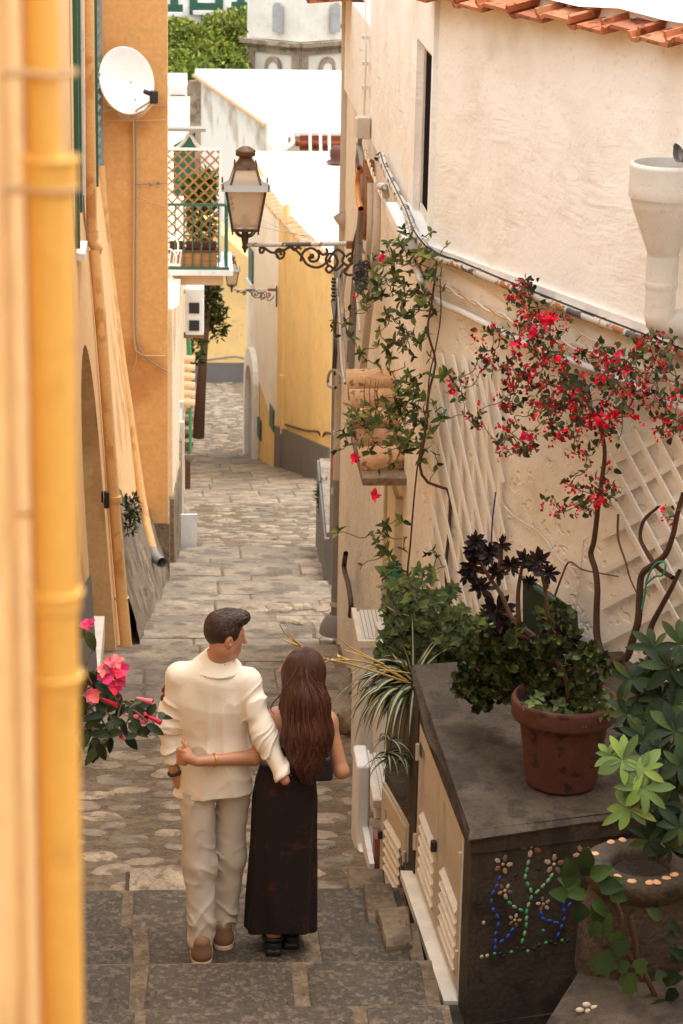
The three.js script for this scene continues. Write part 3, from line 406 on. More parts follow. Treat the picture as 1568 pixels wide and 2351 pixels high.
{ // balcony
  const t = thing('balcony', 'balcony with green railings and white slab over the alley', 'balcony'); const Z = 37.6, f = (px, py, d = 0) => atD(px, py, Z + d);
  const l = f(380, 625), r = f(535, 625); mk('slab', box(r.x - l.x + 0.4, 0.09, 1.5, (l.x + r.x) / 2 - 0.2, l.y, -Z - 0.72), MT.whitePaint, t);
  const l2 = f(395, 645), r2 = f(513, 645); mk('beam', box(r2.x - l2.x + 0.3, 0.17, 1.2, (l2.x + r2.x) / 2 - 0.15, l2.y, -Z - 0.7), MT.awnTile, t);
  const yT = f(450, 470).y, yB = f(450, 617).y, xL = f(385, 540).x, xR = f(520, 540).x; const rail = sub('railing', t);
  mk('top_rail', box(xR - xL + 0.1, 0.04, 0.04, (xL + xR) / 2, yT, -Z), MT.greenPaint, rail); mk('bottom_rail', box(xR - xL + 0.1, 0.05, 0.04, (xL + xR) / 2, yB, -Z), MT.greenPaint, rail); mk('side_rail', box(0.04, 0.04, 1.3, xR, yT, -Z - 0.65), MT.greenPaint, rail); mk('side_rail', box(0.04, 0.04, 1.3, xR, yB, -Z - 0.65), MT.greenPaint, rail);
  for (let k = 0; k < 7; k++) mk('baluster', box(0.022, yT - yB, 0.022, f(402 + k * 20, 540).x * 1, (yT + yB) / 2, -Z), MT.greenPaint, rail);
  for (let k = 0; k < 7; k++) mk('baluster', box(0.022, yT - yB, 0.022, xR, (yT + yB) / 2, -Z - 0.18 * (k + 1)), MT.greenPaint, rail);
  const s = thing('lattice_screen', 'tan diamond lattice screen behind the green balcony railing', 'screen'); const d = 0.18, a0 = f(383, 342, d), b0 = f(505, 600, d); const x0 = a0.x, x1 = b0.x, y1 = a0.y, y0 = b0.y, w = x1 - x0, h = y1 - y0; mk('frame', [box(w, 0.035, 0.03, (x0 + x1) / 2, y1, -Z - d), box(0.04, h, 0.03, x1, (y0 + y1) / 2, -Z - d), box(w, 0.03, 0.03, (x0 + x1) / 2, y0, -Z - d)], MT.lattice, s);
  const N = 18; for (let k = -N; k < N; k++) for (const sg of [1, -1]) { const xa = x0 + k * 0.17; let p = V(sg > 0 ? xa : x0 + x1 - xa, y0, 0), q = V(sg > 0 ? xa + h : x0 + x1 - xa - h, y1, 0); const cl = (A, B) => { let t0 = 0, t1 = 1; const dx = B.x - A.x; for (const [pp, qq] of [[-dx, A.x - x0], [dx, x1 - A.x]]) { const t2 = qq / pp; if (pp < 0) t0 = max(t0, t2); else t1 = min(t1, t2); } return t0 < t1 - 0.02 ? [A.clone().lerp(B, t0), A.clone().lerp(B, t1)] : null; }; const c = cl(p, q); if (c) { const zz = -Z - d + (sg > 0 ? 0.006 : -0.006); c[0].z = c[1].z = zz; mk('slat', bar(c[0], c[1], 0.028, 0.011, V(0, 0, 1)), MT.woodTan, s); } }
  const pl = thing('planter', 'long wooden planter box on the lattice balcony', 'planter'); const c = f(443, 597, 0.09); mk('box', box(0.76, 0.28, 0.12, c.x, c.y, c.z), MT.woodTan, pl); mk('rim', box(0.8, 0.03, 0.14, c.x, c.y + 0.15, c.z), MT.woodDark, pl); for (let k = 0; k < 3; k++) mk('clay_trough', rbox(0.22, 0.12, 0.1, 0.02, c.x - 0.26 + k * 0.26, c.y + 0.24, c.z - 0.02), MT.potClay, pl);
  const ch = thing('chair', 'white tubular metal chair at edge of balcony', 'chair'); const e = (px, py) => atD(px, py, 36.9); mk('arm', tube([e(380, 542), e(398, 544), e(408, 556), e(408, 585)], 0.014, 8), MT.whitePaint, ch); mk('arm', tube([e(380, 570), e(392, 573), e(404, 585), e(403, 607)], 0.014, 8), MT.whitePaint, ch); mk('seat', tube([e(376, 607), e(414, 609)], 0.02, 8), MT.whitePaint, ch); for (const px of [388, 397, 412]) mk('spindle', tube([e(px + 4, 578), e(px, 607)], 0.011, 6), MT.whitePaint, ch); mk('rail', tube([e(400, 576), e(418, 576)], 0.016, 8), MT.whitePaint, ch);
  const cv = thing('canopy', 'green corrugated canopy panel above the lattice screen', 'canopy'); const g = (px, py) => atD(px, py, 39.2); mk('sheet', prism([[g(398, 330).x, -39.2], [g(448, 330).x, -39.2], [g(448, 330).x, -39.28], [g(398, 330).x, -39.28]], g(400, 450).y, x => g(400, 335).y + 0.22 * sst(g(400, 0).x, g(433, 0).x, x) ), MT.greenPaint, cv);
  mk('edge', tube([g(386, 345), g(405, 340), g(422, 325), g(435, 308), g(450, 330), g(462, 342)], 0.03, 8), MT.cableW, cv); mk('shelf', box(0.62, 0.05, 0.3, ...g(428, 296).toArray()), MT.cableG, cv);
  const ac = thing('air_conditioner', 'white twin fan air conditioner unit under the balcony', 'air conditioner'); const o = atD(447, 715, 44); const y0a = atD(447, 770, 44).y, y1a = atD(447, 662, 44).y; mk('casing', rbox(0.34, y1a - y0a, 0.34, 0.02, o.x, (y0a + y1a) / 2, -44.17, -0.04), MT.whitePaint, ac); for (const py of [707, 747]) mk('fan_grille', box(0.19, 0.2, 0.02, o.x - 0.01, atD(447, py, 44).y, -43.985, -0.04), MT.black, ac); for (let k = 0; k < 4; k++) mk('fin', box(0.02, 0.24, 0.02, o.x - 0.1 + k * 0.06, y1a - 0.14, -43.985), MT.whitePaint, ac); mk('bracket', box(0.62, 0.05, 0.3, o.x - 0.14, y0a - 0.03, -44.15), MT.rust, ac); mk('pipe', tube([atD(405, 668, 44.1), atD(418, 661, 44.1), atD(425, 672, 44.1)], 0.035, 8), MT.pipeWhite, ac);
  const hose = thing('cable_bundle', 'loose pale cables hanging below the balcony edge', 'cables'); for (let k = 0; k < 4; k++) mk('cable', tube([atD(384, 620 + k * 6, 36.5), atD(396 + k, 640, 36.6), atD(402 - k * 2, 680, 36.8), atD(392 + k * 2, 760, 37), atD(388 + k, 860, 37)], 0.014, 6), MT.cableW, hose);
}
/* ================= right side ================= */
const WA = [1.53, -14.45], WB = [2.58, -11.95];                    // plan of the oblique wall
const wp = (px, py, off = 0) => onPlane(px, py, WA, WB, -off);     // a pixel on that wall, off metres in front
const wDir = V(WB[0] - WA[0], 0, WB[1] - WA[1]).normalize(), wOut = V(-wDir.z, 0, wDir.x).multiplyScalar(1); if (wOut.x > 0) wOut.negate();
const wS = (s, y, off = 0) => V(WA[0], y, WA[1]).addScaledVector(wDir, s).addScaledVector(wOut, off);
const rightHouse = thing('white_house', 'whitewashed house with trowelled walls, narrow window and terracotta eave', 'house');
{
  const t = rightHouse, far = -22.4;
  const E1 = wS(4.9, 0), E2 = [3.75, -8], poly = [[1.53, far], [1.53, -14.45], [E1.x, E1.z], E2, [3.75, 2], [9, 2], [9, far]];
  mk('lower_wall', prism(poly, -6, 2.93), MT.whiteLow, t);
  const u1 = wS(0, 0, 0.03), u2 = wS(4.9, 0, 0.03);
  mk('upper_wall', prism([[1.62, far], [1.62, -15.6], [1.62, -14.5], [u1.x + 0.02, u1.z], [u2.x, u2.z], E2, [3.75, 2], [9, 2], [9, far]], 2.93, 4.6), MT.white, t);
  mk('alley_wall', wall([1.50, -14.42], [1.50, -19.3], rectPts(0, 4.88, 2.93, 4.6), [rectPts(0.08, 1.02, 2.99, 4.09)], 0.12), MT.white, t);
  mk('alley_wall', wall([1.50, -19.3], [1.50, -22.4], rectPts(0, 3.1, 2.93, 3.78), [], 0.12), MT.white, t);
  const w = sub('window', t); mk('frame', [box(0.02, 1.1, 0.05, 1.552, 3.54, -15.41), box(0.02, 0.05, 0.9, 1.552, 4.06, -14.97), box(0.02, 0.05, 0.9, 1.552, 3.02, -14.97)], MT.creamTrim, w); mk('pane', box(0.01, 1.1, 0.93, 1.562, 3.54, -14.97), MT.darkRoomGlass, w);
  mk('sill', rbox(0.24, 0.075, 1.3, 0.008, 1.47, 2.955, -15.08), MT.whitePaint, w);
  mk('plaster_ledge', [bar(wS(-0.02, 2.93, 0.015), wS(4.9, 2.93, 0.015), 0.05, 0.06, wOut)], MT.whitePlain, t);
  // corner roof tile far end
  mk('eave_tile', box(0.5, 0.035, 0.9, 1.36, 3.80, -21.9, 0, 0, 0.08), MT.terra[0], t);
}
{ // eave tiles on the oblique wall
  const t = thing('tiled_roof', 'terracotta eave tiles bedded in white mortar along the house top', 'roof');
  const prof = new THREE.Shape(); const o = [[0, 0.0], [0.0, 0.03], [0.03, 0.05], [0.07, 0.05], [0.10, 0.032], [0.36, 0.028], [0.375, -0.012], [0.355, -0.02], [0.34, 0.008], [0.10, 0.012], [0.06, 0.03], [0.03, 0.028], [0.02, 0]]; prof.moveTo(...o[0]); o.slice(1).forEach(p => prof.lineTo(...p));
  const g = new THREE.ExtrudeGeometry(prof, { depth: 0.42, bevelEnabled: false });
  for (let k = 0; k < 11; k++) { const p = wS(k * 0.31 - 0.12, 4.47 + (k % 2 ? 0.028 : 0), 0.2 + rr(-0.02, 0.03)); const z = wOut.clone().multiplyScalar(-1).add(V(0, 0.2, 0)).normalize(), x = wDir.clone().add(V(0, -0.06, 0)).normalize(), y = z.clone().cross(x).normalize(); const q = g.clone().applyMatrix4(new THREE.Matrix4().makeBasis(x, y, z).setPosition(p)); mk('roof_tile', q, MT.terra[(k + 3) % 3], t); }
  const a = [], b = [], n = 14; const pos = [], idx = []; for (let i = 0; i <= n; i++) { const s = -0.3 + i * 0.4; for (let j = 0; j < 5; j++) { const d = 0.06 - j * 0.5, q = wS(s, 4.545 + j * 0.16 + (n3(s * 4, j, 3) - .5) * 0.05, d + (j ? 0 : (n3(s * 3, 7, 1) - .5) * 0.12)); pos.push(q.x, q.y, q.z); } } for (let i = 0; i < n; i++) for (let j = 0; j < 4; j++) { const q = i * 5 + j; idx.push(q, q + 5, q + 6, q, q + 6, q + 1); }
  const gg = new THREE.BufferGeometry(); gg.setAttribute('position', new THREE.Float32BufferAttribute(pos, 3)); gg.setIndex(idx); gg.computeVertexNormals(); mk('mortar_bed', gg, MT.roofWhite, t);
}
{ // rain hopper
  const t = thing('rain_hopper', 'white funnel rain hopper on a stub of downpipe', 'rain hopper'); const c = wp(1533, 400, 0.2), ref = c.y, yy = py => wp(1530, py, 0.2).y;
  const prof = [[0.165, yy(372)], [0.185, yy(372)], [0.19, yy(382)], [0.188, yy(430)], [0.19, yy(450)], [0.178, yy(456)], [0.176, yy(465)], [0.165, yy(480)], [0.078, yy(585)], [0.082, yy(592)], [0.08, yy(650)]].map(([r, y]) => [r, y - ref]);
  mk('funnel', lathe([[0.15, yy(445) - ref], ...prof], 40).translate(c.x, c.y, c.z), MT.pipeWhite, t); mk('inside', lathe([[0.001, yy(440) - ref], [0.16, yy(400) - ref], [0.165, yy(374) - ref]], 40).translate(c.x, c.y, c.z), MT.pipeGrey, t);
  mk('pipe', [lathe([[0.08, yy(648) - ref], [0.084, yy(655) - ref], [0.08, yy(665) - ref], [0.076, yy(672) - ref], [0.076, yy(720) - ref]], 32).translate(c.x, c.y, c.z)], MT.pipeWhite, t);
  mk('elbow', taper([V(c.x, yy(715), c.z), V(c.x, yy(738), c.z), V(c.x, yy(752), c.z).addScaledVector(wOut, -0.05), V(c.x, yy(755), c.z).addScaledVector(wOut, -0.22)], 0.077, 0.077, 24, 10), MT.pipeWhite, t);
  const b = wp(1560, 352, 0.15); mk('feed_pipe', taper([b, b.clone().addScaledVector(wOut, -0.12).add(V(0.02, 0.06, 0))], 0.055, 0.055, 16, 2), MT.pipeWhite, t); mk('feed_mouth', taper([b.clone().addScaledVector(wOut, 0.01), b.clone().addScaledVector(wOut, -0.02)], 0.044, 0.044, 16, 2), MT.pipeGrey, t);
}
{ // pipes and cables across the wall
  const t = thing('water_pipe', 'flaking white water pipe strapped along the ledge of the house', 'pipe'); const pts = [onX(866, 366, 1.42), onX(872, 356, 1.44), onX(884, 385, 1.45), onX(930, 480, 1.45), onX(968, 560, 1.45), wp(990, 583, 0.07), wp(1060, 610, 0.06), wp(1150, 648, 0.06), wp(1300, 708, 0.06), wp(1450, 766, 0.06), wp(1568, 812, 0.06), wp(1640, 842, 0.06)];
  mk('pipe', tube(pts, 0.027, 12, 60), MT.peel, t);
  const cr = new THREE.CatmullRomCurve3(pts, false, 'centripetal'); for (let k = 0; k < 13; k++) { const u = 0.03 + k * 0.073, p = cr.getPointAt(u), d = cr.getTangentAt(u); mk('strap', new THREE.TorusGeometry(0.029, 0.0035, 5, 14).applyMatrix4(new THREE.Matrix4().makeBasis(...(() => { const z = d.clone(), x = z.clone().cross(V(0, 1, 0)).normalize(); return [x, z.clone().cross(x), z]; })()).setPosition(p)), MT.cableTan, t); }
  mk('cable', tube(pts.map((p, i) => p.clone().add(V(-0.012, 0.03, 0.012))), 0.005, 5, 60), MT.cableB, t);
  const c = thing('conduit', 'lower pale conduit running slantwise behind the red flowering climber', 'conduit'); mk('tube', tube([onX(882, 452, 1.44), onX(900, 500, 1.45), onX(945, 590, 1.45), onX(968, 650, 1.45), wp(983, 676, 0.06), wp(1000, 690, 0.06), wp(1059, 716, 0.05), wp(1205, 788, 0.05), wp(1397, 862, 0.05), wp(1533, 925, 0.05), wp(1640, 965, 0.05)], 0.021, 10, 50), MT.pipeWhite, c); mk('elbow', tube([onX(872, 428, 1.4), onX(884, 432, 1.4), onX(886, 450, 1.42)], 0.026, 8), MT.pipeWhite, c);
  const d = thing('twisted_cable', 'twisted white cable with rust spots beside the peeling pipe', 'cable'); const base = [onX(838, 345, 1.46), onX(862, 415, 1.46), onX(900, 500, 1.46), onX(940, 575, 1.46), wp(985, 640, 0.05), wp(1007, 653, 0.04), wp(1148, 722, 0.04), wp(1250, 768, 0.04), wp(1420, 835, 0.04), wp(1568, 885, 0.04)], bc = new THREE.CatmullRomCurve3(base, false, 'centripetal');
  for (const ph of [0, PI]) { const q = []; for (let i = 0; i <= 160; i++) { const u = i / 160, p = bc.getPointAt(u), a = i * 0.9 + ph; q.push(p.add(V(cos(a) * 0.008, sin(a) * 0.011, 0))); } mk('strand', tube(q, 0.008, 5, 200), ph ? MT.cableTan : MT.cableW, d); }
  const e = thing('wall_wire', 'thin pale wires drooping across pitted lower wall', 'wire'); for (const L of [[[1010, 610], [1100, 650], [1180, 700], [1290, 722], [1340, 770], [1420, 800], [1500, 825], [1568, 830]], [[1155, 1160], [1180, 1185], [1240, 1225], [1290, 1290], [1340, 1310]], [[1340, 1240], [1325, 1380], [1305, 1440], [1290, 1400]], [[1290, 1420], [1340, 1460], [1390, 1470]]]) mk('wire', tube(L.map(p => wp(...p, 0.03)), 0.004, 5), MT.cableW, e); mk('blue_cord', tube([wp(1138, 1130, 0.1), wp(1130, 1200, 0.1), wp(1128, 1260, 0.1)], 0.005, 5), M([0.04, 0.06, 0.2]), e);
}
{ // services at the alley corner
  const X = 1.46; const f = (px, py, x = X) => onX(px, py, x);
  const a = thing('downpipe', 'tall cream downpipe running down corner behind the wall lamp', 'downpipe'); mk('pipe', taper([atD(800, -30, 22.3), atD(797, 300, 22.3), atD(786, 780, 22.3), atD(778, 1100, 22.3)], 0.062, 0.06, 14, 6), MT.pipeCream, a); mk('lower_pipe', taper([atD(778, 1095, 22.3), atD(772, 1420, 22.3)], 0.055, 0.055, 14, 3), MT.pipeGrey, a); mk('shoe', lathe([[0.06, 0.12], [0.1, 0.1], [0.15, 0], [0.16, -0.08]], 16).translate(...atD(770, 1435, 22.3).toArray()), MT.pipeGrey, a); for (const py of [995, 1385, 60]) mk('collar', cyl(0.07, 0.07, 0.04, ...atD(py === 60 ? 799 : py > 1200 ? 773 : 781, py, 22.3).toArray(), 16), MT.pipeCream, a); mk('branch', taper([atD(797, 520, 22.25), atD(785, 505, 22.2), atD(778, 492, 22.2)], 0.05, 0.06, 12, 4), MT.pipeCream, a);
  const p = thing('service_pole', 'grey conduit pole covered with small coloured stickers', 'pole'); mk('pole', taper([atD(775, 560, 22.9), atD(770, 900, 22.9), atD(763, 1340, 22.9)], 0.035, 0.04, 12, 6), MT.pipeGrey, p);
  [[771, 948, [0.25, 0.24, 0.25], .09], [770, 972, [0.05, 0.3, 0.36], .05], [770, 1005, [0.05, 0.25, 0.38], .12], [768, 1035, [0.7, 0.55, 0.03], .04], [768, 1055, [0.7, 0.1, 0.03], .05], [768, 1075, [0.65, 0.08, 0.04], .08], [767, 1095, [0.6, 0.16, 0.08], .06], [767, 1125, [0.6, 0.6, 0.58], .07]].forEach(([x, y, c, h]) => mk('sticker', place(new THREE.CylinderGeometry(0.0405, 0.0405, h, 10, 1, true, -0.9, 1.8), ...atD(x, y, 22.9).toArray()), M(c, { r: 0.6 }), p));
  const b = thing('junction_box', 'grey cable junction box high on the alley corner', 'junction box'); const j = f(834, 292, 1.44); mk('box', rbox(0.1, 0.17, 0.14, 0.01, j.x, j.y, j.z), MT.pipeCream, b); mk('lid', box(0.012, 0.15, 0.12, j.x - 0.055, j.y, j.z), MT.pipeWhite, b); mk('feed', tube([f(836, 270), f(840, 120), f(838, -20)], 0.008, 6), MT.cableW, b); for (const py of [85, 145, 200]) mk('clip', box(0.05, 0.03, 0.08, ...f(838, py).toArray()), MT.pipeWhite, b);
  const cb = thing('cable_bundle', 'tangled bundle of grey, black and white service cables on the corner', 'cables');
  const C = [['cableG', .02, [[828, 310], [820, 380], [828, 460], [822, 540], [816, 600], [808, 700], [800, 830]]], ['pipeGrey', .026, [[824, 330], [834, 400], [832, 470], [826, 540], [822, 620], [812, 720], [806, 860]]], ['cableB', .011, [[822, 520], [812, 560], [806, 600], [780, 640], [772, 720], [768, 800], [764, 850]]], ['cableB', .009, [[826, 560], [836, 580], [846, 590], [850, 610]]], ['cableW', .014, [[800, 610], [792, 640], [786, 700], [790, 780], [798, 860]]], ['cableW', .012, [[775, 640], [780, 740], [785, 840], [792, 880]]], ['pipeGrey', .024, [[780, 620], [786, 720], [796, 800], [802, 880]]], ['pipeCream', .03, [[866, 420], [864, 560], [856, 640], [842, 760], [832, 860]]], ['pipeCream', .024, [[850, 420], [848, 540], [838, 650]]], ['cableB', .012, [[762, 690], [768, 740], [772, 810], [768, 860]]], ['cableG', .014, [[790, 870], [770, 850], [755, 860], [752, 880], [770, 890]]], ['cableW', .009, [[812, 640], [820, 690], [826, 760]]], ['cableG', .01, [[778, 640], [776, 760], [780, 880]]]];
  for (const [m, r, L] of C) mk('cable', tube(L.map(q => f(...q, X - 0.01)), r, 7), MT[m], cb);
  mk('orange_hose', tube([f(826, 385, 1.42), f(822, 420, 1.42), f(824, 460, 1.42), f(829, 480, 1.42)], 0.025, 8), M([0.75, 0.3, 0.05], { r: 0.5 }), cb);
  mk('old_pole', taper([f(846, 370, 1.48), f(848, 470, 1.48), f(842, 545, 1.48)], 0.045, 0.04, 12, 6), MT.rust, cb);
  const ac = new Acc(); for (let k = 0; k < 46; k++) { const q = f(830 + rr(-13, 13), 630 + rr(-30, 30), 1.36 + rr(-0.03, 0.05)); ac.add(new THREE.TorusGeometry(rr(0.015, 0.04), 0.008, 5, 9), new THREE.Matrix4().makeRotationFromEuler(new THREE.Euler(rr(0, 6), rr(0, 6), rr(0, 6))).setPosition(q)); } mk('black_coil', ac.geo(), MT.cableB, cb);
  const ins = new Acc(); for (let k = 0; k < 7; k++) ins.add(cyl(0.02 + (k % 2) * 0.012, 0.02, 0.022, 0, 0, 0, 10), new THREE.Matrix4().setPosition(f(766, 640 + k * 8, 1.44))); mk('insulator', ins.geo(), MT.cableB, cb);
  // wires strung over to the left
  const sw = thing('overhead_wire', 'thin slack wires strung across the alley behind the lantern', 'wire'); for (const [y0, y1, s] of [[540, 500, 18], [560, 470, 22]]) mk('wire', tube([atD(775, y0, 30), atD(680, (y0 + y1) / 2 + s, 33), atD(520, y1, 37)], 0.006, 4), MT.cableG, sw);
  const hr = thing('handrail', 'short dark iron handrail on plaster wall above the tiled pillar', 'handrail'); mk('rail', tube([f(794, 1270, 1.42), f(790, 1300, 1.42), f(800, 1345, 1.42), f(806, 1390, 1.42), f(804, 1415, 1.42)], 0.022, 8), MT.iron, hr); mk('wall_fixing', tube([f(798, 1340, 1.42), f(800, 1338, 1.53)], 0.014, 6), MT.iron, hr);
}
{ // low grey block and planter beyond the corner
  const t = thing('low_wall', 'low grey plastered stair wall beside the far pipes', 'wall'); mk('wall', prism([[1.72, -27.4], [1.86, -31.6], [2.6, -31.6], [2.6, -27.4]], -6, (x, z) => z > -29.5 ? -3.05 : -3.25), MT.dado, t); mk('coping', prism([[1.75, -27.5], [1.89, -31.5], [2.5, -31.5], [2.5, -27.5]], (x, z) => (z > -29.5 ? -3.05 : -3.25) + 0.002, (x, z) => (z > -29.5 ? -3.05 : -3.25) + 0.05), MT.slabFar[1], t);
}

/* ---------- wall lantern on scrolled bracket ---------- */
const { FontLoader } = await import('three/addons/loaders/FontLoader.js'); const { TextGeometry } = await import('three/addons/geometries/TextGeometry.js');
const font = await new FontLoader().loadAsync('fonts/droid/droid_sans_bold.typeface.json');
let lamp1;
{
  const t = lamp1 = thing('street_lantern', 'old bronze street lantern on scrolled iron bracket above the flowering vine', 'street lamp', 'wall lanterns along the alley');
  const O = atD(850, 558, 20); t.position.copy(O); const f = (px, py, dz = 0) => atD(px, py, 20).sub(O).add(V(0, 0, dz)); const yy = py => f(565, py).y, cx = f(563, 480).x, sc = 20.5 / PF;
  const m = (name, g, mat, par = t) => mk(name, g, mat, par);
  m('bar', [taper([f(566, 562), f(700, 561), f(850, 558)], 0.018, 0.02, 10, 4)], MT.peel); m('mount', box(0.22, 0.06, 0.05, f(825, 562).x, f(825, 562).y, 0), MT.rust);
  m('wall_plate', box(0.03, 0.5, 0.06, f(852, 590).x, f(850, 590).y - 0.05, 0), MT.iron);
  const scr = [[[595, 570], [602, 566], [606, 574], [600, 582], [596, 574], [602, 568], [625, 580], [650, 575], [668, 568], [690, 585], [705, 607], [730, 614], [752, 600], [765, 580], [775, 572]], [[640, 590], [632, 580], [640, 572], [652, 578], [650, 590], [642, 594], [634, 588]], [[690, 600], [697, 578], [715, 570], [732, 582], [728, 598], [714, 600], [708, 590]], [[755, 612], [748, 596], [757, 582], [770, 588], [775, 604], [765, 618]], [[775, 572], [790, 585], [786, 600], [800, 610], [812, 598], [805, 582], [794, 590]], [[730, 574], [742, 585], [752, 578], [748, 570]], [[800, 612], [790, 625], [805, 632], [825, 618], [835, 600]], [[765, 618], [756, 626], [748, 618], [756, 610], [770, 620], [782, 612], [790, 604]], [[668, 568], [676, 574], [684, 568], [692, 572]]];
  const sc_ = sub('scrollwork', t); scr.forEach(L => m('scroll', tube(L.map(q => f(...q)), 0.0115, 7), MT.iron, sc_)); for (const [x, y, r] of [[716, 588, .024], [803, 596, .02], [645, 583, .014], [757, 600, .014]]) m('rosette', sph(r, ...f(x, y).toArray(), 1, 1, 0.7, 10), MT.iron, sc_);
  // lantern body: a tapering square box
  const w1 = 88 * sc / 2, w0 = 58 * sc / 2, yb = yy(524), yt = yy(432); const dirs = [[1, 1], [1, -1], [-1, -1], [-1, 1]];
  const P = (k, w, y) => V(cx + dirs[k % 4][0] * w, y, dirs[k % 4][1] * w);
  const quad = (a, b, c, d, th = 0.004) => { const n = b.clone().sub(a).cross(d.clone().sub(a)).normalize().multiplyScalar(th), pts = [a, b, c, d], g = new THREE.BufferGeometry(), pos = []; const face = (p, q, r, s) => pos.push(...p.toArray(), ...q.toArray(), ...r.toArray(), ...p.toArray(), ...r.toArray(), ...s.toArray()); const o = pts.map(p => p.clone().add(n)); face(...pts); face(...o); for (let i = 0; i < 4; i++) face(pts[i], pts[(i + 1) % 4], o[(i + 1) % 4], o[i]); g.setAttribute('position', new THREE.Float32BufferAttribute(pos, 3)); g.computeVertexNormals(); return g; };
  for (let k = 0; k < 4; k++) { m('corner_post', bar(P(k, w0, yb), P(k, w1, yt), 0.02, 0.02, V(0, 0, 1)), MT.iron); const g = m('pane', quad(P(k, w0 - 0.004, yb), P(k + 1, w0 - 0.004, yb), P(k + 1, w1 - 0.004, yt), P(k, w1 - 0.004, yt)), MT.glass); m('bottom_bar', bar(P(k, w0, yb), P(k + 1, w0, yb), 0.022, 0.022), MT.iron); m('stud', cyl(0.006, 0.009, 0.03, ...P(k, w0, yb - 0.02).toArray(), 8), MT.iron); m('strut', tube([P(k, w0 * 0.85, yb), P(k, w0 * 0.55, yb - 0.05), P(k, 0.01, yb - 0.075)], 0.009, 6), MT.iron); }
  const wr = 110 * sc / 2, y2 = yy(424), w2 = 68 * sc / 2, w3 = 48 * sc / 2, y3 = yy(386); const fr = (wa, ya, wb, yb2) => { const g = new THREE.CylinderGeometry(wb * 1.4142, wa * 1.4142, yb2 - ya, 4, 1).rotateY(PI / 4).translate(cx, (ya + yb2) / 2, 0); return g.toNonIndexed(); };
  const flat = g => { g.computeVertexNormals(); return g; };
  m('roof_plate', flat(fr(wr, yt + 0.001, w2 + 0.01, y2 + 0.015)), MT.pipeGrey); for (let k = 0; k < 4; k++) { m('roof_pane', quad(P(k, w2, y2 + 0.012), P(k + 1, w2, y2 + 0.012), P(k + 1, w3, y3), P(k, w3, y3)), MT.glass); m('roof_rib', bar(P(k, w2, y2 + 0.01), P(k, w3, y3), 0.018, 0.018, V(0, 0, 1)), MT.bronze); for (const [w, y] of [[wr * 0.93, y2 - 0.005], [w3, y3 + 0.02]]) m('stud', cyl(0.006, 0.008, 0.045, ...P(k, w, y + 0.015).toArray(), 8), MT.iron); }
  m('cap_plate', flat(fr(w3 + 0.012, y3 - 0.004, w3, y3 + 0.03)), MT.bronze);
  const fy = py => yy(py) - yy(380); m('finial', lathe([[0.095, fy(384)], [0.085, fy(374)], [0.06, fy(366)], [0.052, fy(360)], [0.08, fy(357)], [0.085, fy(352)], [0.078, fy(349)], [0.088, fy(347)], [0.07, fy(343)], [0.045, fy(338)], [0.03, fy(336)], [0.001, fy(335)]], 28).translate(cx, yy(380), 0), MT.bronze);
  m('holder', lathe([[0.001, yy(582)], [0.012, yy(578)], [0.014, yy(574)], [0.03, yy(568)], [0.022, yy(563)], [0.03, yy(550)], [0.034, yy(540)], [0.026, yy(532)], [0.012, yy(526)]].map(q => q), 16).translate(cx, 0, 0), MT.iron);
  m('bulb', sph(0.045, cx, (yb + yt) / 2 - 0.12, 0, 1, 1.4, 1), MT.whitePaint); m('inner_pole', cyl(0.01, 0.01, 0.12, cx, yb + 0.06, 0, 8), MT.iron);
  '049'.replace('9', '0').split('').forEach((ch, i) => { const g = new TextGeometry(ch, { font, size: 0.03, depth: 0.002 }); const y = yt - 0.075 - i * 0.045, w = lerp(w0, w1, (y - yb) / (yt - yb)); g.translate(cx - w + 0.018 + 0.0, y, w + 0.003); m('number', g, MT.cableG); });
  const l2 = t.clone(); l2.name = 'street_lantern_001'; names.set('street_lantern', 2); scene.add(l2); l2.position.copy(onPlane(634, 664, [1.86, -62], [2.43, -56.2], -0.16)); l2.userData = { label: 'distant old street lantern on scrolled bracket below the balcony edge', category: 'street lamp', group: 'wall lanterns along the alley' };
}

/* ---------- tiled canopy over the side door ---------- */
{
  const t = thing('tile_canopy', 'mossy old clay tile canopy over the side door', 'canopy');
  const rows = [[845, 872, 48], [854, 918, 50], [860, 962, 50], [864, 1010, 46], [868, 1050, 46]];
  rows.forEach(([px, py, hw], k) => { const D = 16.7 - k * 0.2, a = atD(px - hw, py + 6, D), len = 1.56 - a.x; const g = new THREE.CylinderGeometry(0.09, 0.115, len, 14, 1, true, -PI / 2, PI); const g2 = new THREE.CylinderGeometry(0.075, 0.1, len, 14, 1, true, -PI / 2, PI); const q = [g, g2].map(x => place(x.rotateX(0).rotateZ(-PI / 2).rotateX(k * 0), a.x + len / 2, a.y, a.z, 0.03 * (k - 2), 0, 0.1)); mk('clay_tile', q, MT.coppo[k % 2], t); });
  const a = atD(800, 900, 16.5), b = atD(830, 1075, 15.8); mk('support', [box(0.34, 0.05, 1.2, 1.4, b.y - 0.04, -16.2)], MT.rough, t);
  const d = thing('side_door', 'cream painted side door on the alley face', 'door'); mk('leaf', box(0.03, 1.9, 0.8, 1.515, -0.1, -16.3), MT.creamTrim, d); mk('jamb', [box(0.06, 2.0, 0.09, 1.51, -0.08, -15.85), box(0.06, 2.0, 0.09, 1.51, -0.08, -16.75)], MT.cream, d);
}
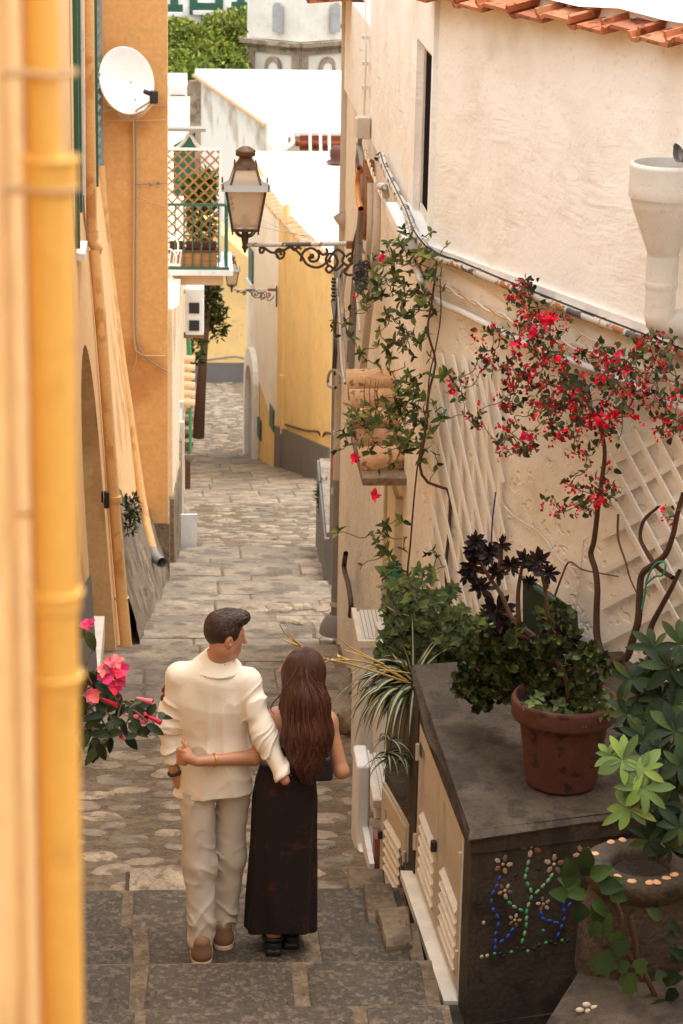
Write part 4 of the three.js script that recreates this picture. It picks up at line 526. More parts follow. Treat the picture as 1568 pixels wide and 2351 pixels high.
/* ---------- tiled pillars and white trim ---------- */
function tiledPillar(label, x0, x1, D0, D1, yTop, yBot) {
  const t = thing('tiled_pillar', label, 'pillar'); mk('body', rbox(x1 - x0, yTop - yBot, D1 - D0, 0.02, (x0 + x1) / 2, (yTop + yBot) / 2, -(D0 + D1) / 2), MT.whitePlain, t); mk('rim', [box(0.035, 0.05, D1 - D0 + 0.04, x0 + 0.002, yTop - 0.012, -(D0 + D1) / 2), box(x1 - x0, 0.05, 0.035, (x0 + x1) / 2, yTop - 0.012, -D0 + 0.0)], MT.creamTrim, t);
  mk('grout', box(x1 - x0 - 0.05, 0.006, D1 - D0 - 0.06, (x0 + x1) / 2 + 0.015, yTop + 0.004, -(D0 + D1) / 2 - 0.01), MT.grout, t);
  const ac = new Acc(), n = 6, w = (x1 - x0 - 0.05) / n, m = Math.round((D1 - D0 - 0.06) / 0.047), dd = (D1 - D0 - 0.06) / m; for (let i = 0; i < n; i++) for (let j = 0; j < m; j++) ac.add(new THREE.BoxGeometry(w - 0.006, 0.008, dd - 0.006), new THREE.Matrix4().setPosition(x0 + 0.04 + (i + 0.5) * w, yTop + 0.009, -D0 - 0.035 - (j + 0.5) * dd)); const mm = mk('white_tiles', ac.geo(), MT.tileWhite, t); mm.userData.kind = 'stuff'; return t;
}
tiledPillar('taller cream pillar topped with small white tiles beside the green canister', 1.25, 1.47, 15.75, 16.42, -0.1, -1.6);
tiledPillar('lower cream pillar topped with small white tiles under the striped plant', 1.25, 1.45, 14.2, 15.0, -0.62, -1.5);
{
  const t = thing('white_kerb_post', 'narrow white plastered post standing before the tiled pillars', 'post'); const b = J(826, hAt(13.6), 13.6); mk('post', rbox(0.085, 0.62, 0.34, 0.02, b.x, hAt(13.6) + 0.27, -13.6), MT.whitePaint, t); mk('foot', rbox(0.12, 0.1, 0.5, 0.02, b.x + 0.03, hAt(13.6) + 0.02, -13.45), MT.creamTrim, t);
  const s = thing('side_panel', 'white plaster panel edge leaning beside meter cabinets', 'panel'); const q = J(848, -0.6, 13.2); mk('panel', prism([[q.x - 0.03, -12.85], [q.x, -12.85], [q.x + 0.01, -13.7], [q.x - 0.03, -13.7]], hAt(13) - 0.1, (x, z) => -0.42 - (-z - 12.85) * 0.05), MT.whitePaint, s); mk('red_strip', box(0.03, 0.5, 0.14, q.x + 0.02, -0.55, -13.0), M([0.35, 0.12, 0.1]), s);
  const g = thing('green_canister', 'dark green plastic canister standing behind the tiled pillar', 'canister'); const c = onX(905, 1368, 1.42); c.z = -15.3; const p = atD(903, 1365, 15.3); mk('body', rbox(0.1, 0.42, 0.16, 0.03, p.x, p.y - 0.08, -15.3), MT.greenDrum, g); mk('lid', rbox(0.11, 0.1, 0.17, 0.03, p.x, p.y + 0.17, -15.3), M([0.03, 0.2, 0.12], { r: 0.35 }), g); mk('ledge', box(0.3, 0.9, 0.5, p.x + 0.06, p.y - 0.75, -15.35), MT.whitePlain, g);
  const r = thing('stone_lump', 'rough lump of rubble against the pillar foot', 'stone'); const o = onG(797, 1700); mk('lump', (() => { const g = new THREE.IcosahedronGeometry(0.12, 2), P = g.attributes.position; for (let i = 0; i < P.count; i++) { const v = V().fromBufferAttribute(P, i), k = 0.8 + 0.45 * n3(v.x * 14 + 9, v.y * 14, v.z * 14); P.setXYZ(i, v.x * k, v.y * k, v.z * k); } g.computeVertexNormals(); return g; })().translate(o.x + 0.02, hAt(-o.z) + 0.1, o.z), MT.rough, r);
}
/* ---------- meter cabinet wall ---------- */
const FA = [1.36, -10.21], FB = [2.45, -10.505];                    // its front face, with the mosaic
const fp = (px, py, off = 0) => onPlane(px, py, FA, FB, -off), z8 = (x, y, off) => fp((1700 + x * 0.5102) * 0.6272, (2850 + y * 0.5102) * 0.6272, off);
const CTOP = 1.0;
{
  const t = thing('meter_cabinet', 'dark concrete meter cabinet block with cream louvred doors and mosaic end', 'cabinet');
  const side = (s, off = 0) => { const a = [1.385, -10.21], b = [1.275, -12.12], L = Math.hypot(b[0] - a[0], b[1] - a[1]); return [lerp(a[0], b[0], s / L) - off, lerp(a[1], b[1], s / L) - off * 0.057]; };
  const top = (x, z) => CTOP + (n3(x * 2, 0, z * 2) - 0.5) * 0.02 + 0.1 * sst(11.3, 12.0, -z);
  mk('body', prism([side(0), side(1.915), [2.6, -12.3], FB, ], -0.7, CTOP - 0.08), MT.concDark, t);
  mk('top_slab', stone([[1.33, -10.17], [1.325, -10.6], [1.30, -11.0], [1.285, -11.2], [1.255, -11.35], [1.24, -11.8], [1.235, -12.14], [2.7, -12.4], [2.55, -10.49], [1.9, -10.33]], top, 0.0, 0.035).translate(0, 0.0, 0), MT.conc, t);
  mk('top_fascia', prism([[1.345, -10.19], [1.25, -12.13], [2.6, -12.35], [2.5, -10.495]], CTOP - 0.12, CTOP - 0.03), MT.concDark, t);
  mk('plinth', prism([side(-0.03, 0.10), side(2.0, 0.06), [2.6, -12.4], [2.47, -10.47]], -1.2, -0.02), MT.concDark, t);
  mk('near_pier', prism([side(-0.005, 0.03), side(0.2, 0.03), side(0.2), side(-0.005)], -0.3, CTOP - 0.1), MT.concDark, t); mk('far_pier', prism([side(1.62, 0.035), side(1.93, 0.035), side(1.93), side(1.62)], -0.6, CTOP - 0.06), MT.concDark, t);
  mk('cream_edge', prism([side(0.205, 0.034), side(0.225, 0.034), side(0.225), side(0.205)], -0.3, 0.88), MT.creamTrim, t);
  // sill below the doors
  mk('sill', prism([side(0.2, 0.10), side(1.66, 0.10), side(1.66, 0.0), side(0.2, 0.0)], -0.045, 0.0), MT.creamTrim, t);
  // two door leaves
  const y0 = 0.01, y1 = 0.885; const leaf = (s0, s1, hingeAt) => {
    const d = sub('door', t), o = 0.018, seg = (a, b, ya, yb, off, th, mat = MT.cream, nm = 'panel') => mk(nm, prism([side(a, off + th), side(b, off + th), side(b, off), side(a, off)], ya, yb), mat, d);
    seg(s0 + 0.004, s1 - 0.004, y0, y1, 0.002, 0.012); for (const [a, b, c, e] of [[s0 + 0.006, s0 + 0.09, y0, y1], [s1 - 0.09, s1 - 0.006, y0, y1]]) seg(a, b, c + 0.002, e - 0.002, 0.014, 0.014, MT.cream, 'stile'); seg(s0 + 0.09, s1 - 0.09, y1 - 0.1, y1 - 0.002, 0.014, 0.0125, MT.cream, 'top_rail'); seg(s0 + 0.09, s1 - 0.09, y0 + 0.002, y0 + 0.05, 0.014, 0.0125, MT.cream, 'bottom_rail');
    for (let k = 0; k < 6; k++) { const yy = y0 + 0.09 + k * 0.062, a = side(s0 + 0.11, 0.02), b = side(s1 - 0.11, 0.02); const n = V(-1, 0.9, 0).normalize(); mk('louvre', bar(V(a[0], yy, a[1]), V(b[0], yy, b[1]), 0.045, 0.008, n), MT.creamTrim, d); }
    for (const hy of [0.2, 0.72]) mk('hinge', cyl(0.013, 0.013, 0.09, side(hingeAt, 0.035)[0], hy, side(hingeAt, 0.035)[1], 10), MT.cream, d);
  };
  leaf(0.24, 0.925, 0.25); leaf(0.93, 1.61, 1.6);
  const k = side(0.96, 0.045); mk('handle', rbox(0.03, 0.06, 0.035, 0.008, k[0], 0.47, k[1]), MT.black, t);
  const st = side(1.53, 0.03); mk('sticker', box(0.003, 0.07, 0.06, st[0] - 0.002, 0.76, st[1], 0.057), M([0.03, 0.07, 0.1]), t);
  // mosaic set into the front face
  const up = V(0, 1, 0), out = V(FB[1] - FA[1], 0, -(FB[0] - FA[0])).normalize().negate(); const along = V(FB[0] - FA[0], 0, FB[1] - FA[1]).normalize();
  const mBlue = M([0.03, 0.09, 0.5], { r: 0.25 }), mGreen = M([0.08, 0.4, 0.16], { r: 0.25 }), mGreen2 = M([0.22, 0.5, 0.25], { r: 0.25 }), mDark = M([0.01, 0.012, 0.05], { r: 0.2 }), mDk2 = M([0.02, 0.03, 0.025], { r: 0.25 }), mWh = M([0.6, 0.5, 0.38], { r: 0.4 }), mTan = M([0.5, 0.32, 0.17], { r: 0.4 }), mBr = M([0.32, 0.13, 0.08], { r: 0.4 }), mGy = M([0.2, 0.19, 0.16], { r: 0.4 }), mTeal = M([0.05, 0.35, 0.25], { r: 0.3 });
  const bead = (x, y, mat, rx, ry, a = 0) => { const p = z8(x, y, 0.004), u = up.clone().applyAxisAngle(out, a), v = along.clone().applyAxisAngle(out, a); mk('mosaic_bead', new THREE.SphereGeometry(1, 9, 6).applyMatrix4(new THREE.Matrix4().makeBasis(v.multiplyScalar(rx), u.multiplyScalar(ry), out.clone().multiplyScalar(0.007)).setPosition(p)), mat, t); };
  const chain = (L, mats) => L.forEach((q, i) => { const n = L[min(i + 1, L.length - 1)], p = L[max(i - 1, 0)]; bead(q[0], q[1], mats[i % mats.length], 0.0092, 0.0155, Math.atan2(n[0] - p[0], -(n[1] - p[1])) * -1); });
  chain([[250, 715], [230, 772], [205, 818], [193, 880], [208, 943], [236, 990], [242, 1048], [225, 1113], [222, 1167], [219, 1215]], [mBlue]); chain([[265, 1167], [312, 1130], [343, 1085]], [mBlue]);
  chain([[457, 603], [447, 655], [436, 702], [453, 758], [476, 802], [478, 855], [459, 905], [446, 953], [445, 1002], [442, 1050], [431, 1110], [415, 1165]], [mGreen2, mGreen]); chain([[624, 696], [600, 731], [563, 769], [521, 811]], [mGreen2]); chain([[297, 852], [325, 892], [358, 919], [405, 942]], [mGreen2, mGreen]);
  chain([[551, 968], [567, 1006], [612, 1020], [658, 1034]], [mBlue]); chain([[712, 895], [713, 950], [714, 1010], [695, 1065], [672, 1122]], [mBlue]); chain([[798, 735], [772, 780], [790, 860], [752, 907]], [mBlue]);
  [[536, 349], [718, 348], [875, 357], [679, 457], [369, 695], [533, 648], [702, 752]].forEach(q => bead(...q, mDark, 0.0095, 0.0095)); bead(290, 455, mTeal, .009, .012); bead(565, 1090, mTeal, .009, .009); bead(136, 1033, mWh, .01, .011);
  bead(122, 1277, mWh, .011, .011); bead(162, 1270, mWh, .011, .011); [[215, 1255], [255, 1255], [285, 1272], [337, 1243], [382, 1220], [424, 1217], [455, 1238], [499, 1220], [537, 1193], [585, 1178], [622, 1170], [655, 1188], [700, 1160], [743, 1165]].forEach((q, i) => bead(...q, i % 3 ? mDk2 : mGreen, 0.0095, 0.0095));
  [[275, 615, 48], [480, 487, 52], [642, 615, 50], [290, 803, 38], [565, 900, 36], [360, 1015, 34], [848, 543, 46]].forEach(([x, y, r], fi) => { for (let i = 0; i < 5; i++) { const a = i / 5 * 2 * PI + fi * 0.5, p = z8(x + cos(a) * r, y + sin(a) * r, 0.004), u = along.clone().multiplyScalar(cos(a)).add(up.clone().multiplyScalar(-sin(a))), v = u.clone().cross(out); const g = new THREE.CylinderGeometry(0.6, 1, 1, 5, 1).rotateX(PI / 2); mk('mosaic_petal', g.applyMatrix4(new THREE.Matrix4().makeBasis(v.multiplyScalar(r * 0.00034), u.multiplyScalar(r * 0.00052), out.clone().multiplyScalar(0.009)).setPosition(p)), [mWh, mTan, mBr, mWh, mGy, mTan][(i + fi * 2) % 6], t); } bead(x, y, [mTan, mWh, mWh, mWh, mTan, mTan, mWh][fi], 0.009, 0.009); });
}
{ // the smaller cabinet further down
  const t = thing('meter_cabinet', 'smaller cream louvred meter cabinet below the striped trailing plant', 'cabinet'); const h = 0.2, N = onY(943, 1895, h), F = onY(886, 1795, h), yb = -0.42; const L = Math.hypot(N.x - F.x, N.z - F.z); const side = (s, off = 0) => [lerp(N.x, F.x, s / L) - off, lerp(N.z, F.z, s / L)];
  mk('body', prism([side(-0.02), side(L + 0.03), [1.7, F.z - 0.05], [1.7, N.z + 0.02]], -1.2, h + 0.05), MT.conc, t); mk('plinth', prism([side(-0.04, 0.05), side(L + 0.05, 0.03), [1.65, F.z - 0.06], [1.65, N.z + 0.04]], -1.2, yb - 0.04), MT.concDark, t);
  const seg = (a, b, ya, yb2, o, th, nm) => mk(nm, prism([side(a, o + th), side(b, o + th), side(b, o), side(a, o)], ya, yb2), MT.cream, t); seg(0, L, yb, h, 0.002, 0.014, 'door'); seg(0.02, 0.1, yb + 0.02, h - 0.02, 0.017, 0.01, 'stile'); seg(L - 0.1, L - 0.02, yb + 0.02, h - 0.02, 0.017, 0.01, 'stile'); seg(0.1, L - 0.1, h - 0.12, h - 0.02, 0.017, 0.009, 'top_rail');
  for (let k = 0; k < 8; k++) { const y = yb + 0.05 + k * 0.055, a = side(0.12, 0.022), b = side(L - 0.12, 0.022); mk('louvre', bar(V(a[0], y, a[1]), V(b[0], y, b[1]), 0.04, 0.007, V(-1, 0.9, 0).normalize()), MT.creamTrim, t); }
  for (const y of [-0.28, 0.0]) mk('hinge', cyl(0.011, 0.011, 0.08, side(0.01, 0.03)[0], y, side(0.01, 0.03)[1], 8), MT.cream, t); mk('handle', rbox(0.025, 0.05, 0.03, 0.007, side(L - 0.06, 0.04)[0], -0.1, side(L - 0.06, 0.04)[1]), MT.black, t);
  const b = thing('planter_wall', 'low concrete planter wall behind the meter cabinets', 'wall'); mk('wall', prism([[1.32, -12.16], [1.30, -14.1], [1.6, -14.35], [2.3, -12.6], [2.3, -12.42]], -1.5, 0.62), MT.conc, b); mk('soil', prism([[1.36, -12.2], [1.34, -14.05], [1.58, -14.2], [2.2, -12.6]], 0.62, 0.68), MT.soil, b);
}
{ // sloping stone block and the shell urn at the bottom right
  const t = thing('sloping_block', 'sloping brown stair wall block with a pebble flower set in it', 'wall'); const a = atD(1425, 2135, 9.75), b = atD(1235, 2360, 9.25); mk('block', prism([[b.x, -9.2], [a.x, -9.9], [2.9, -10.1], [2.9, -8.6], [b.x + 0.1, -8.6]], -0.6, (x, z) => clamp(lerp(b.y, a.y, (x - b.x) / (a.x - b.x)), b.y - 0.3, a.y + 0.1)), MT.conc, t);
  const c = atD(1346, 2322, 9.25); for (let i = 0; i < 5; i++) { const an = i / 5 * 2 * PI + 0.5; mk('pebble_petal', place(new THREE.SphereGeometry(0.02, 8, 6).scale(1, 0.4, 0.6), c.x + cos(an) * 0.034, c.y + 0.02 + sin(an) * 0.03, c.z + 0.03, 0, 0.8, 0).translate(0, 0, 0), M([0.62, 0.52, 0.4], { r: 0.5 }), t); } mk('pebble_centre', sph(0.013, c.x, c.y + 0.02, c.z + 0.035), M([0.7, 0.64, 0.52]), t);
  const u = thing('shell_urn', 'brown cement urn with seashells pressed into its rim', 'urn'); const o = atD(1472, 1985, 9.62); const mU = MT.conc;
  mk('body', lathe([[0.12, -0.75], [0.2, -0.72], [0.27, -0.5], [0.26, -0.25], [0.22, -0.1], [0.235, -0.06]], 32).translate(o.x, o.y, o.z), mU, u); mk('rim', lathe([[0.22, -0.1], [0.25, -0.06], [0.258, -0.02], [0.25, 0.01], [0.22, 0.022], [0.155, 0.016], [0.13, -0.01], [0.125, -0.07]], 36).translate(o.x, o.y, o.z), mU, u); mk('soil', cyl(0.125, 0.125, 0.02, o.x, o.y - 0.04, o.z, 20), MT.soil, u);
  const shl = M([0.75, 0.42, 0.22], { r: 0.5 }); [[1365, 1960], [1385, 1923], [1418, 2012], [1447, 2030], [1495, 2037], [1510, 2028], [1530, 2016], [1548, 2008], [1405, 1902]].forEach(([px, py], i) => { let p = onY(px, py, o.y + 0.02); { const dx = p.x - o.x, dz = p.z - o.z, L = Math.hypot(dx, dz), k = clamp(L, 0.165, 0.22) / L; p = V(o.x + dx * k, 0, o.z + dz * k); } const g = new THREE.SphereGeometry(0.022, 12, 8, 0, 2 * PI, 0, PI / 2).scale(1, 0.5, 0.85), P = g.attributes.position; for (let k = 0; k < P.count; k++) { const x = P.getX(k), z = P.getZ(k), a = Math.atan2(z, x); P.setY(k, P.getY(k) * (0.85 + 0.15 * cos(a * 14))); } g.computeVertexNormals(); mk('seashell', place(g, p.x, o.y + 0.018, p.z, i), shl, u); });
  mk('pedestal', rbox(0.5, 0.5, 0.45, 0.03, o.x + 0.05, o.y - 0.98, o.z), MT.concDark, u);
}
/* ================= beyond ================= */
{ // far yellow end wall
  const t = thing('far_yellow_house', 'pale yellow house wall with grey base closing the alley', 'house'); const D = 90.5, f = (px, py) => atD(px, py, D), pts = [[430, 470], [522, 549], [571, 594], [571, 900], [430, 900]].map(q => f(...q)); const sh = new THREE.Shape(pts.map(p => new THREE.Vector2(p.x, p.y))); mk('wall', new THREE.ExtrudeGeometry(sh, { depth: 3, bevelEnabled: false }).translate(0, 0, -D - 3), MT.yellowFar, t); const a = f(440, 832), b = f(571, 830); mk('grey_base', box(b.x - a.x, 2.2, 0.06, (a.x + b.x) / 2, a.y - 1.1, -D + 0.04), MT.dado, t); mk('wire', tube([f(473, 826), f(505, 822), f(540, 818), f(560, 822)], 0.04, 6, 12), MT.cableG, t);
}
const YA = [1.86, -62], YB = [2.43, -56.2], YC = [3.30, -49.4], eH = -4.27;
{
  const t = thing('yellow_house', 'yellow house with half white upper wall and grey base', 'house'); const pA = (px, py, o = 0) => onPlane(px, py, YA, YB, -o), pB = (px, py, o = 0) => onPlane(px, py, YB, YC, -o);
  mk('core', prism([[YA[0] + 0.1, YA[1]], [YB[0] + 0.1, YB[1]], [YC[0] + 0.1, YC[1]], [12, -49.4], [12, -64], [YA[0] + 0.1, -64]], -15, eH - 0.02), MT.yellowFar, t);
  const sA = p => Math.hypot(p.x - YA[0], p.z - YA[1]), LA = Math.hypot(YB[0] - YA[0], YB[1] - YA[1]), bL = pA(577, 790), bR = pA(648, 1000);
  mk('white_wall', wall(YA, YB, [[0, bL.y], [LA, bR.y], [LA, eH], [0, eH]], [], 0.12), MT.paleFar, t); mk('yellow_wall', wall(YA, YB, [[0, -15], [LA, -15], [LA, bR.y], [0, bL.y]], [], 0.11), MT.yellowFar, t);
  const LB = Math.hypot(YC[0] - YB[0], YC[1] - YB[1]); mk('front_wall', wall(YB, YC, rectPts(0, LB, -15, eH), [], 0.12), MT.yellowFar, t);
  const d0 = pB(650, 983), d1 = pB(770, 1028); mk('grey_base', wall(YB, YC, [[0, -15], [LB, -15], [LB, d1.y], [0, d0.y]], [], 0.17), MT.dado, t);
  mk('grey_corner', prism([[YB[0] - 0.1, YB[1] - 0.5], [YB[0] - 0.06, YB[1] + 0.6], [YB[0] + 0.2, YB[1] + 0.6], [YB[0] + 0.2, YB[1] - 0.5]], -15, d0.y + 0.1), MT.dado, t);
  // arched portal and small dark openings
  const p0 = pA(583, 1040), p1 = pA(601, 1060), y1 = pA(588, 815).y; const s0 = sA(p0), s1 = min(LA - 1, sA(p1)); mk('portal', wall([YA[0] - 0.12, YA[1]], [YB[0] - 0.12, YB[1]], archPts(s0 - 0.25, s1 + 0.25, p0.y - 1, y1 + 0.3), [archPts(s0 + 0.02, s1 - 0.02, p0.y - 0.9, y1 - 0.15)], 0.14), MT.whitePaint, t); mk('portal_door', wall([YA[0] - 0.01, YA[1]], [YB[0] - 0.01, YB[1]], archPts(s0, s1, p0.y - 1, y1), [], 0.135), MT.greyTrim, t);
  for (const [x, ya, yb] of [[607, 960, 1005], [638, 935, 985]]) { const a = pA(x, ya), b = pA(x, yb), s = sA(a); mk('small_window', wall([YA[0] - 0.13, YA[1]], [YB[0] - 0.13, YB[1]], rectPts(s - 0.35, s + 0.35, b.y, a.y), [], 0.03), MT.greenPaint, t); }
  { const a = pA(588, 570), b = pA(588, 645), s = sA(a); mk('upper_window', wall([YA[0] - 0.13, YA[1]], [YB[0] - 0.13, YB[1]], rectPts(s - 0.3, s + 0.5, b.y, a.y), [], 0.03), MT.greenPaint, t); mk('window_sill', wall([YA[0] - 0.14, YA[1]], [YB[0] - 0.14, YB[1]], rectPts(s - 0.4, s + 0.6, b.y - 0.15, b.y), [], 0.07), MT.whitePaint, t); }
  const dp = thing('downpipe', 'yellow downpipe at the corner of far yellow house', 'downpipe'); const q = (px, py) => atD(px, py, 55.2); mk('pipe', taper([q(659, 470), q(655, 760), q(650, 1000)], 0.075, 0.075, 10, 4), MT.yellowFar, dp); mk('lower_pipe', taper([q(650, 995), q(648, 1072)], 0.09, 0.09, 10, 2), MT.dado, dp); mk('collar', cyl(0.11, 0.11, 0.1, ...q(653, 865).toArray(), 12), MT.yellowFar, dp);
  const hr = thing('handrail', 'thin iron handrail along the grey base of yellow house', 'handrail'); mk('rail', tube([pB(655, 975, 0.15), pB(700, 988, 0.15), pB(735, 995, 0.15), pB(738, 1003, 0.1)], 0.025, 6), MT.iron, hr); mk('rail', tube([pB(742, 1003, 0.1), pB(746, 994, 0.15), pB(770, 998, 0.15)], 0.025, 6), MT.iron, hr);
  // tile eave
  const ev = thing('tiled_eave', 'row of pale clay tile ends along the yellow house eave', 'eave'); const a = onY(598, 415, eH + 0.05), b = onY(775, 648, eH + 0.05), n0 = 46; for (let k = 0; k < n0; k++) { const u = (k + 0.5) / n0 * 2, A = u < 1 ? YA : YB, B = u < 1 ? YB : YC, v = u % 1, x = lerp(A[0], B[0], v), z = lerp(A[1], B[1], v); mk('tile_end', place(new THREE.CylinderGeometry(0.1, 0.1, 0.32, 8, 1, false, 0, PI).rotateZ(PI / 2), x - 0.06, eH + 0.05, z, -0.12, 0, 0.12), MT.coppo[k % 2], ev); } mk('tile_bed', prism([[YA[0] - 0.1, YA[1]], [YB[0] - 0.1, YB[1]], [YC[0] - 0.1, YC[1]], [YC[0] + 1.2, YC[1]], [YB[0] + 1.2, YB[1]], [YA[0] + 1.2, YA[1]]], eH - 0.015, eH + 0.03), MT.roofWhite, ev); 
  const te = thing('roof_terrace', 'white sunlit roof terrace with low parapets', 'terrace'); mk('floor', prism([[YA[0] + 0.06, -66], [YB[0] + 0.06, YB[1]], [YC[0] + 0.06, YC[1]], [14, YC[1]], [14, -66]], eH + 0.045, eH + 0.1), MT.roofWhite, te); mk('parapet', [box(5, 0.35, 0.25, b.x + 3.3, eH + 0.25, -56), box(0.2, 0.3, 6, b.x + 1.2, eH + 0.2, -53)], MT.roofWhite, te);
}
{ // hut with the big flat white roof
  const h = -7.5, a = onY(447, 172, h), b = onY(612, 287, h), t = thing('flat_roofed_house', 'weather stained house with wide flat white roof', 'house'); const c = onY(660, 309, h), d = onY(800, 309, h), e = onY(800, 161, h), g = onY(450, 163, h); const off = 0.25;
  mk('wall', prism([[a.x + off, a.z], [b.x + off, b.z], [c.x, c.z - 0.3], [12, c.z - 0.3], [12, g.z], [g.x + off, g.z]], -22, h - 0.06), MT.stained, t); mk('roof', prism([[g.x, g.z], [a.x, a.z], [b.x, b.z], [c.x, c.z], [14, c.z], [14, g.z]], h - 0.06, h + 0.1), MT.roofWhite, t);
  for (let k = 0; k < 36; k++) { const p = a.clone().lerp(b, (k + 0.5) / 36); mk('tile_end', box(0.35, 0.12, 0.2, p.x + 0.02, h - 0.02, p.z, 0, 0, -0.1), MT.awnTile, t); }
  mk('corner_pilaster', prism([[a.x - 0.3, a.z - 0.2], [a.x + 0.35, a.z + 0.3], [a.x + 0.6, a.z - 0.3], [a.x, a.z - 0.8]], -22, h - 0.3), MT.stoneTower, t);
  const aw = thing('awning', 'rust red canvas awning under the flat white roof', 'awning'); const y0 = atD(740, 345, 92).y, y1 = atD(740, 311, 92).y, x0 = atD(688, 330, 92).x, x1 = atD(800, 330, 92).x, red = M([0.35, 0.1, 0.04], { map: TX.terraC, ts: 2 }); mk('canvas', box(x1 - x0, y1 - y0, 0.2, (x0 + x1) / 2, (y0 + y1) / 2, -92), red, aw); for (let k = 0; k < 12; k++) mk('fold', place(new THREE.CylinderGeometry(0.12, 0.09, 0.5, 8).rotateZ(PI / 2 + rr(-0.3, 0.3)), lerp(x0, x1, (k + 0.5) / 12), (y0 + y1) / 2 - 0.02, -91.88), red, aw);
  const wt = thing('water_tank', 'white water tank with curved pipes on roof terrace', 'water tank'); const o = atD(637, 300, 61); mk('tank', rbox(0.52, 0.8, 0.5, 0.06, o.x, o.y, -61), MT.whitePaint, wt); mk('stand', box(0.3, 1.2, 0.3, o.x, o.y - 0.9, -61), MT.whitePaint, wt); mk('pipe', tube([atD(655, 340, 60.8), atD(672, 325, 60.8), atD(668, 310, 60.8), atD(655, 312, 60.8)], 0.05, 8), MT.whitePaint, wt);
  const ch = thing('terrace_poles', 'slim white poles with curled tops on roof terrace', 'poles'); for (const [x, yt] of [[713, 285], [737, 285], [757, 275]]) { mk('pole', tube([atD(x, 375, 60), atD(x, yt + 8, 60), atD(x + 4, yt, 60), atD(x + 8, yt + 3, 60)], 0.04, 6), MT.whitePaint, ch); } mk('lounger_arm', tube([atD(668, 385, 59.5), atD(700, 382, 59.5), atD(722, 365, 59.5)], 0.06, 6), MT.whitePaint, ch); mk('base_rail', tube([atD(660, 378, 59.8), atD(770, 376, 59.8)], 0.05, 6), MT.whitePaint, ch);
  const cp = thing('chimney', 'white chimney stack with round dark brown cap', 'chimney'); const s = atD(772, 372, 55); mk('stack', box(0.52, 3, 0.5, s.x, s.y - 1.55, -55), MT.whitePaint, cp); mk('cap', lathe([[0.3, 0], [0.26, 0.03], [0.18, 0.06], [0.2, 0.14], [0.2, 0.28], [0.14, 0.36], [0.001, 0.38]], 16).translate(s.x + 0.05, s.y, -55), M([0.1, 0.025, 0.015], { r: 0.6 }), cp);
  const pt = thing('clay_pot', 'pale clay pot on the yellow house eave', 'pot'); const q = atD(652, 527, 57.5); mk('pot', lathe([[0.001, -0.1], [0.11, -0.1], [0.15, 0.1], [0.18, 0.11], [0.18, 0.16], [0.15, 0.16], [0.14, 0.1]], 16).translate(q.x, q.y + 0.05, q.z), MT.awnTile, pt); mk('stem', cyl(0.05, 0.05, 0.35, q.x, q.y + 0.3, q.z, 8), MT.cableG, pt); mk('ledge', box(0.4, 0.5, 0.4, q.x, q.y - 0.3, q.z), MT.yellowFar, pt);
  const lf = thing('far_white_house', 'small white house with dark slatted window behind canopy', 'house'); const w0 = atD(375, 196, 70), w1 = atD(430, 292, 70); mk('wall', box(w1.x - w0.x + 3, 9, 3, (w0.x + w1.x) / 2 - 1.5, w0.y - 4.5, -71.5), MT.roofWhite, lf); const u0 = atD(392, 218, 70), u1 = atD(424, 292, 70); mk('window', box(u1.x - u0.x, u0.y - u1.y, 0.1, (u0.x + u1.x) / 2, (u0.y + u1.y) / 2, -69.98), MT.darkRoomGlass, lf); for (let k = 0; k < 5; k++) mk('slat', box(0.04, u0.y - u1.y, 0.06, u0.x + (k + 0.5) / 5 * (u1.x - u0.x), (u0.y + u1.y) / 2 - 0.0, -69.9), MT.woodTan, lf);
}
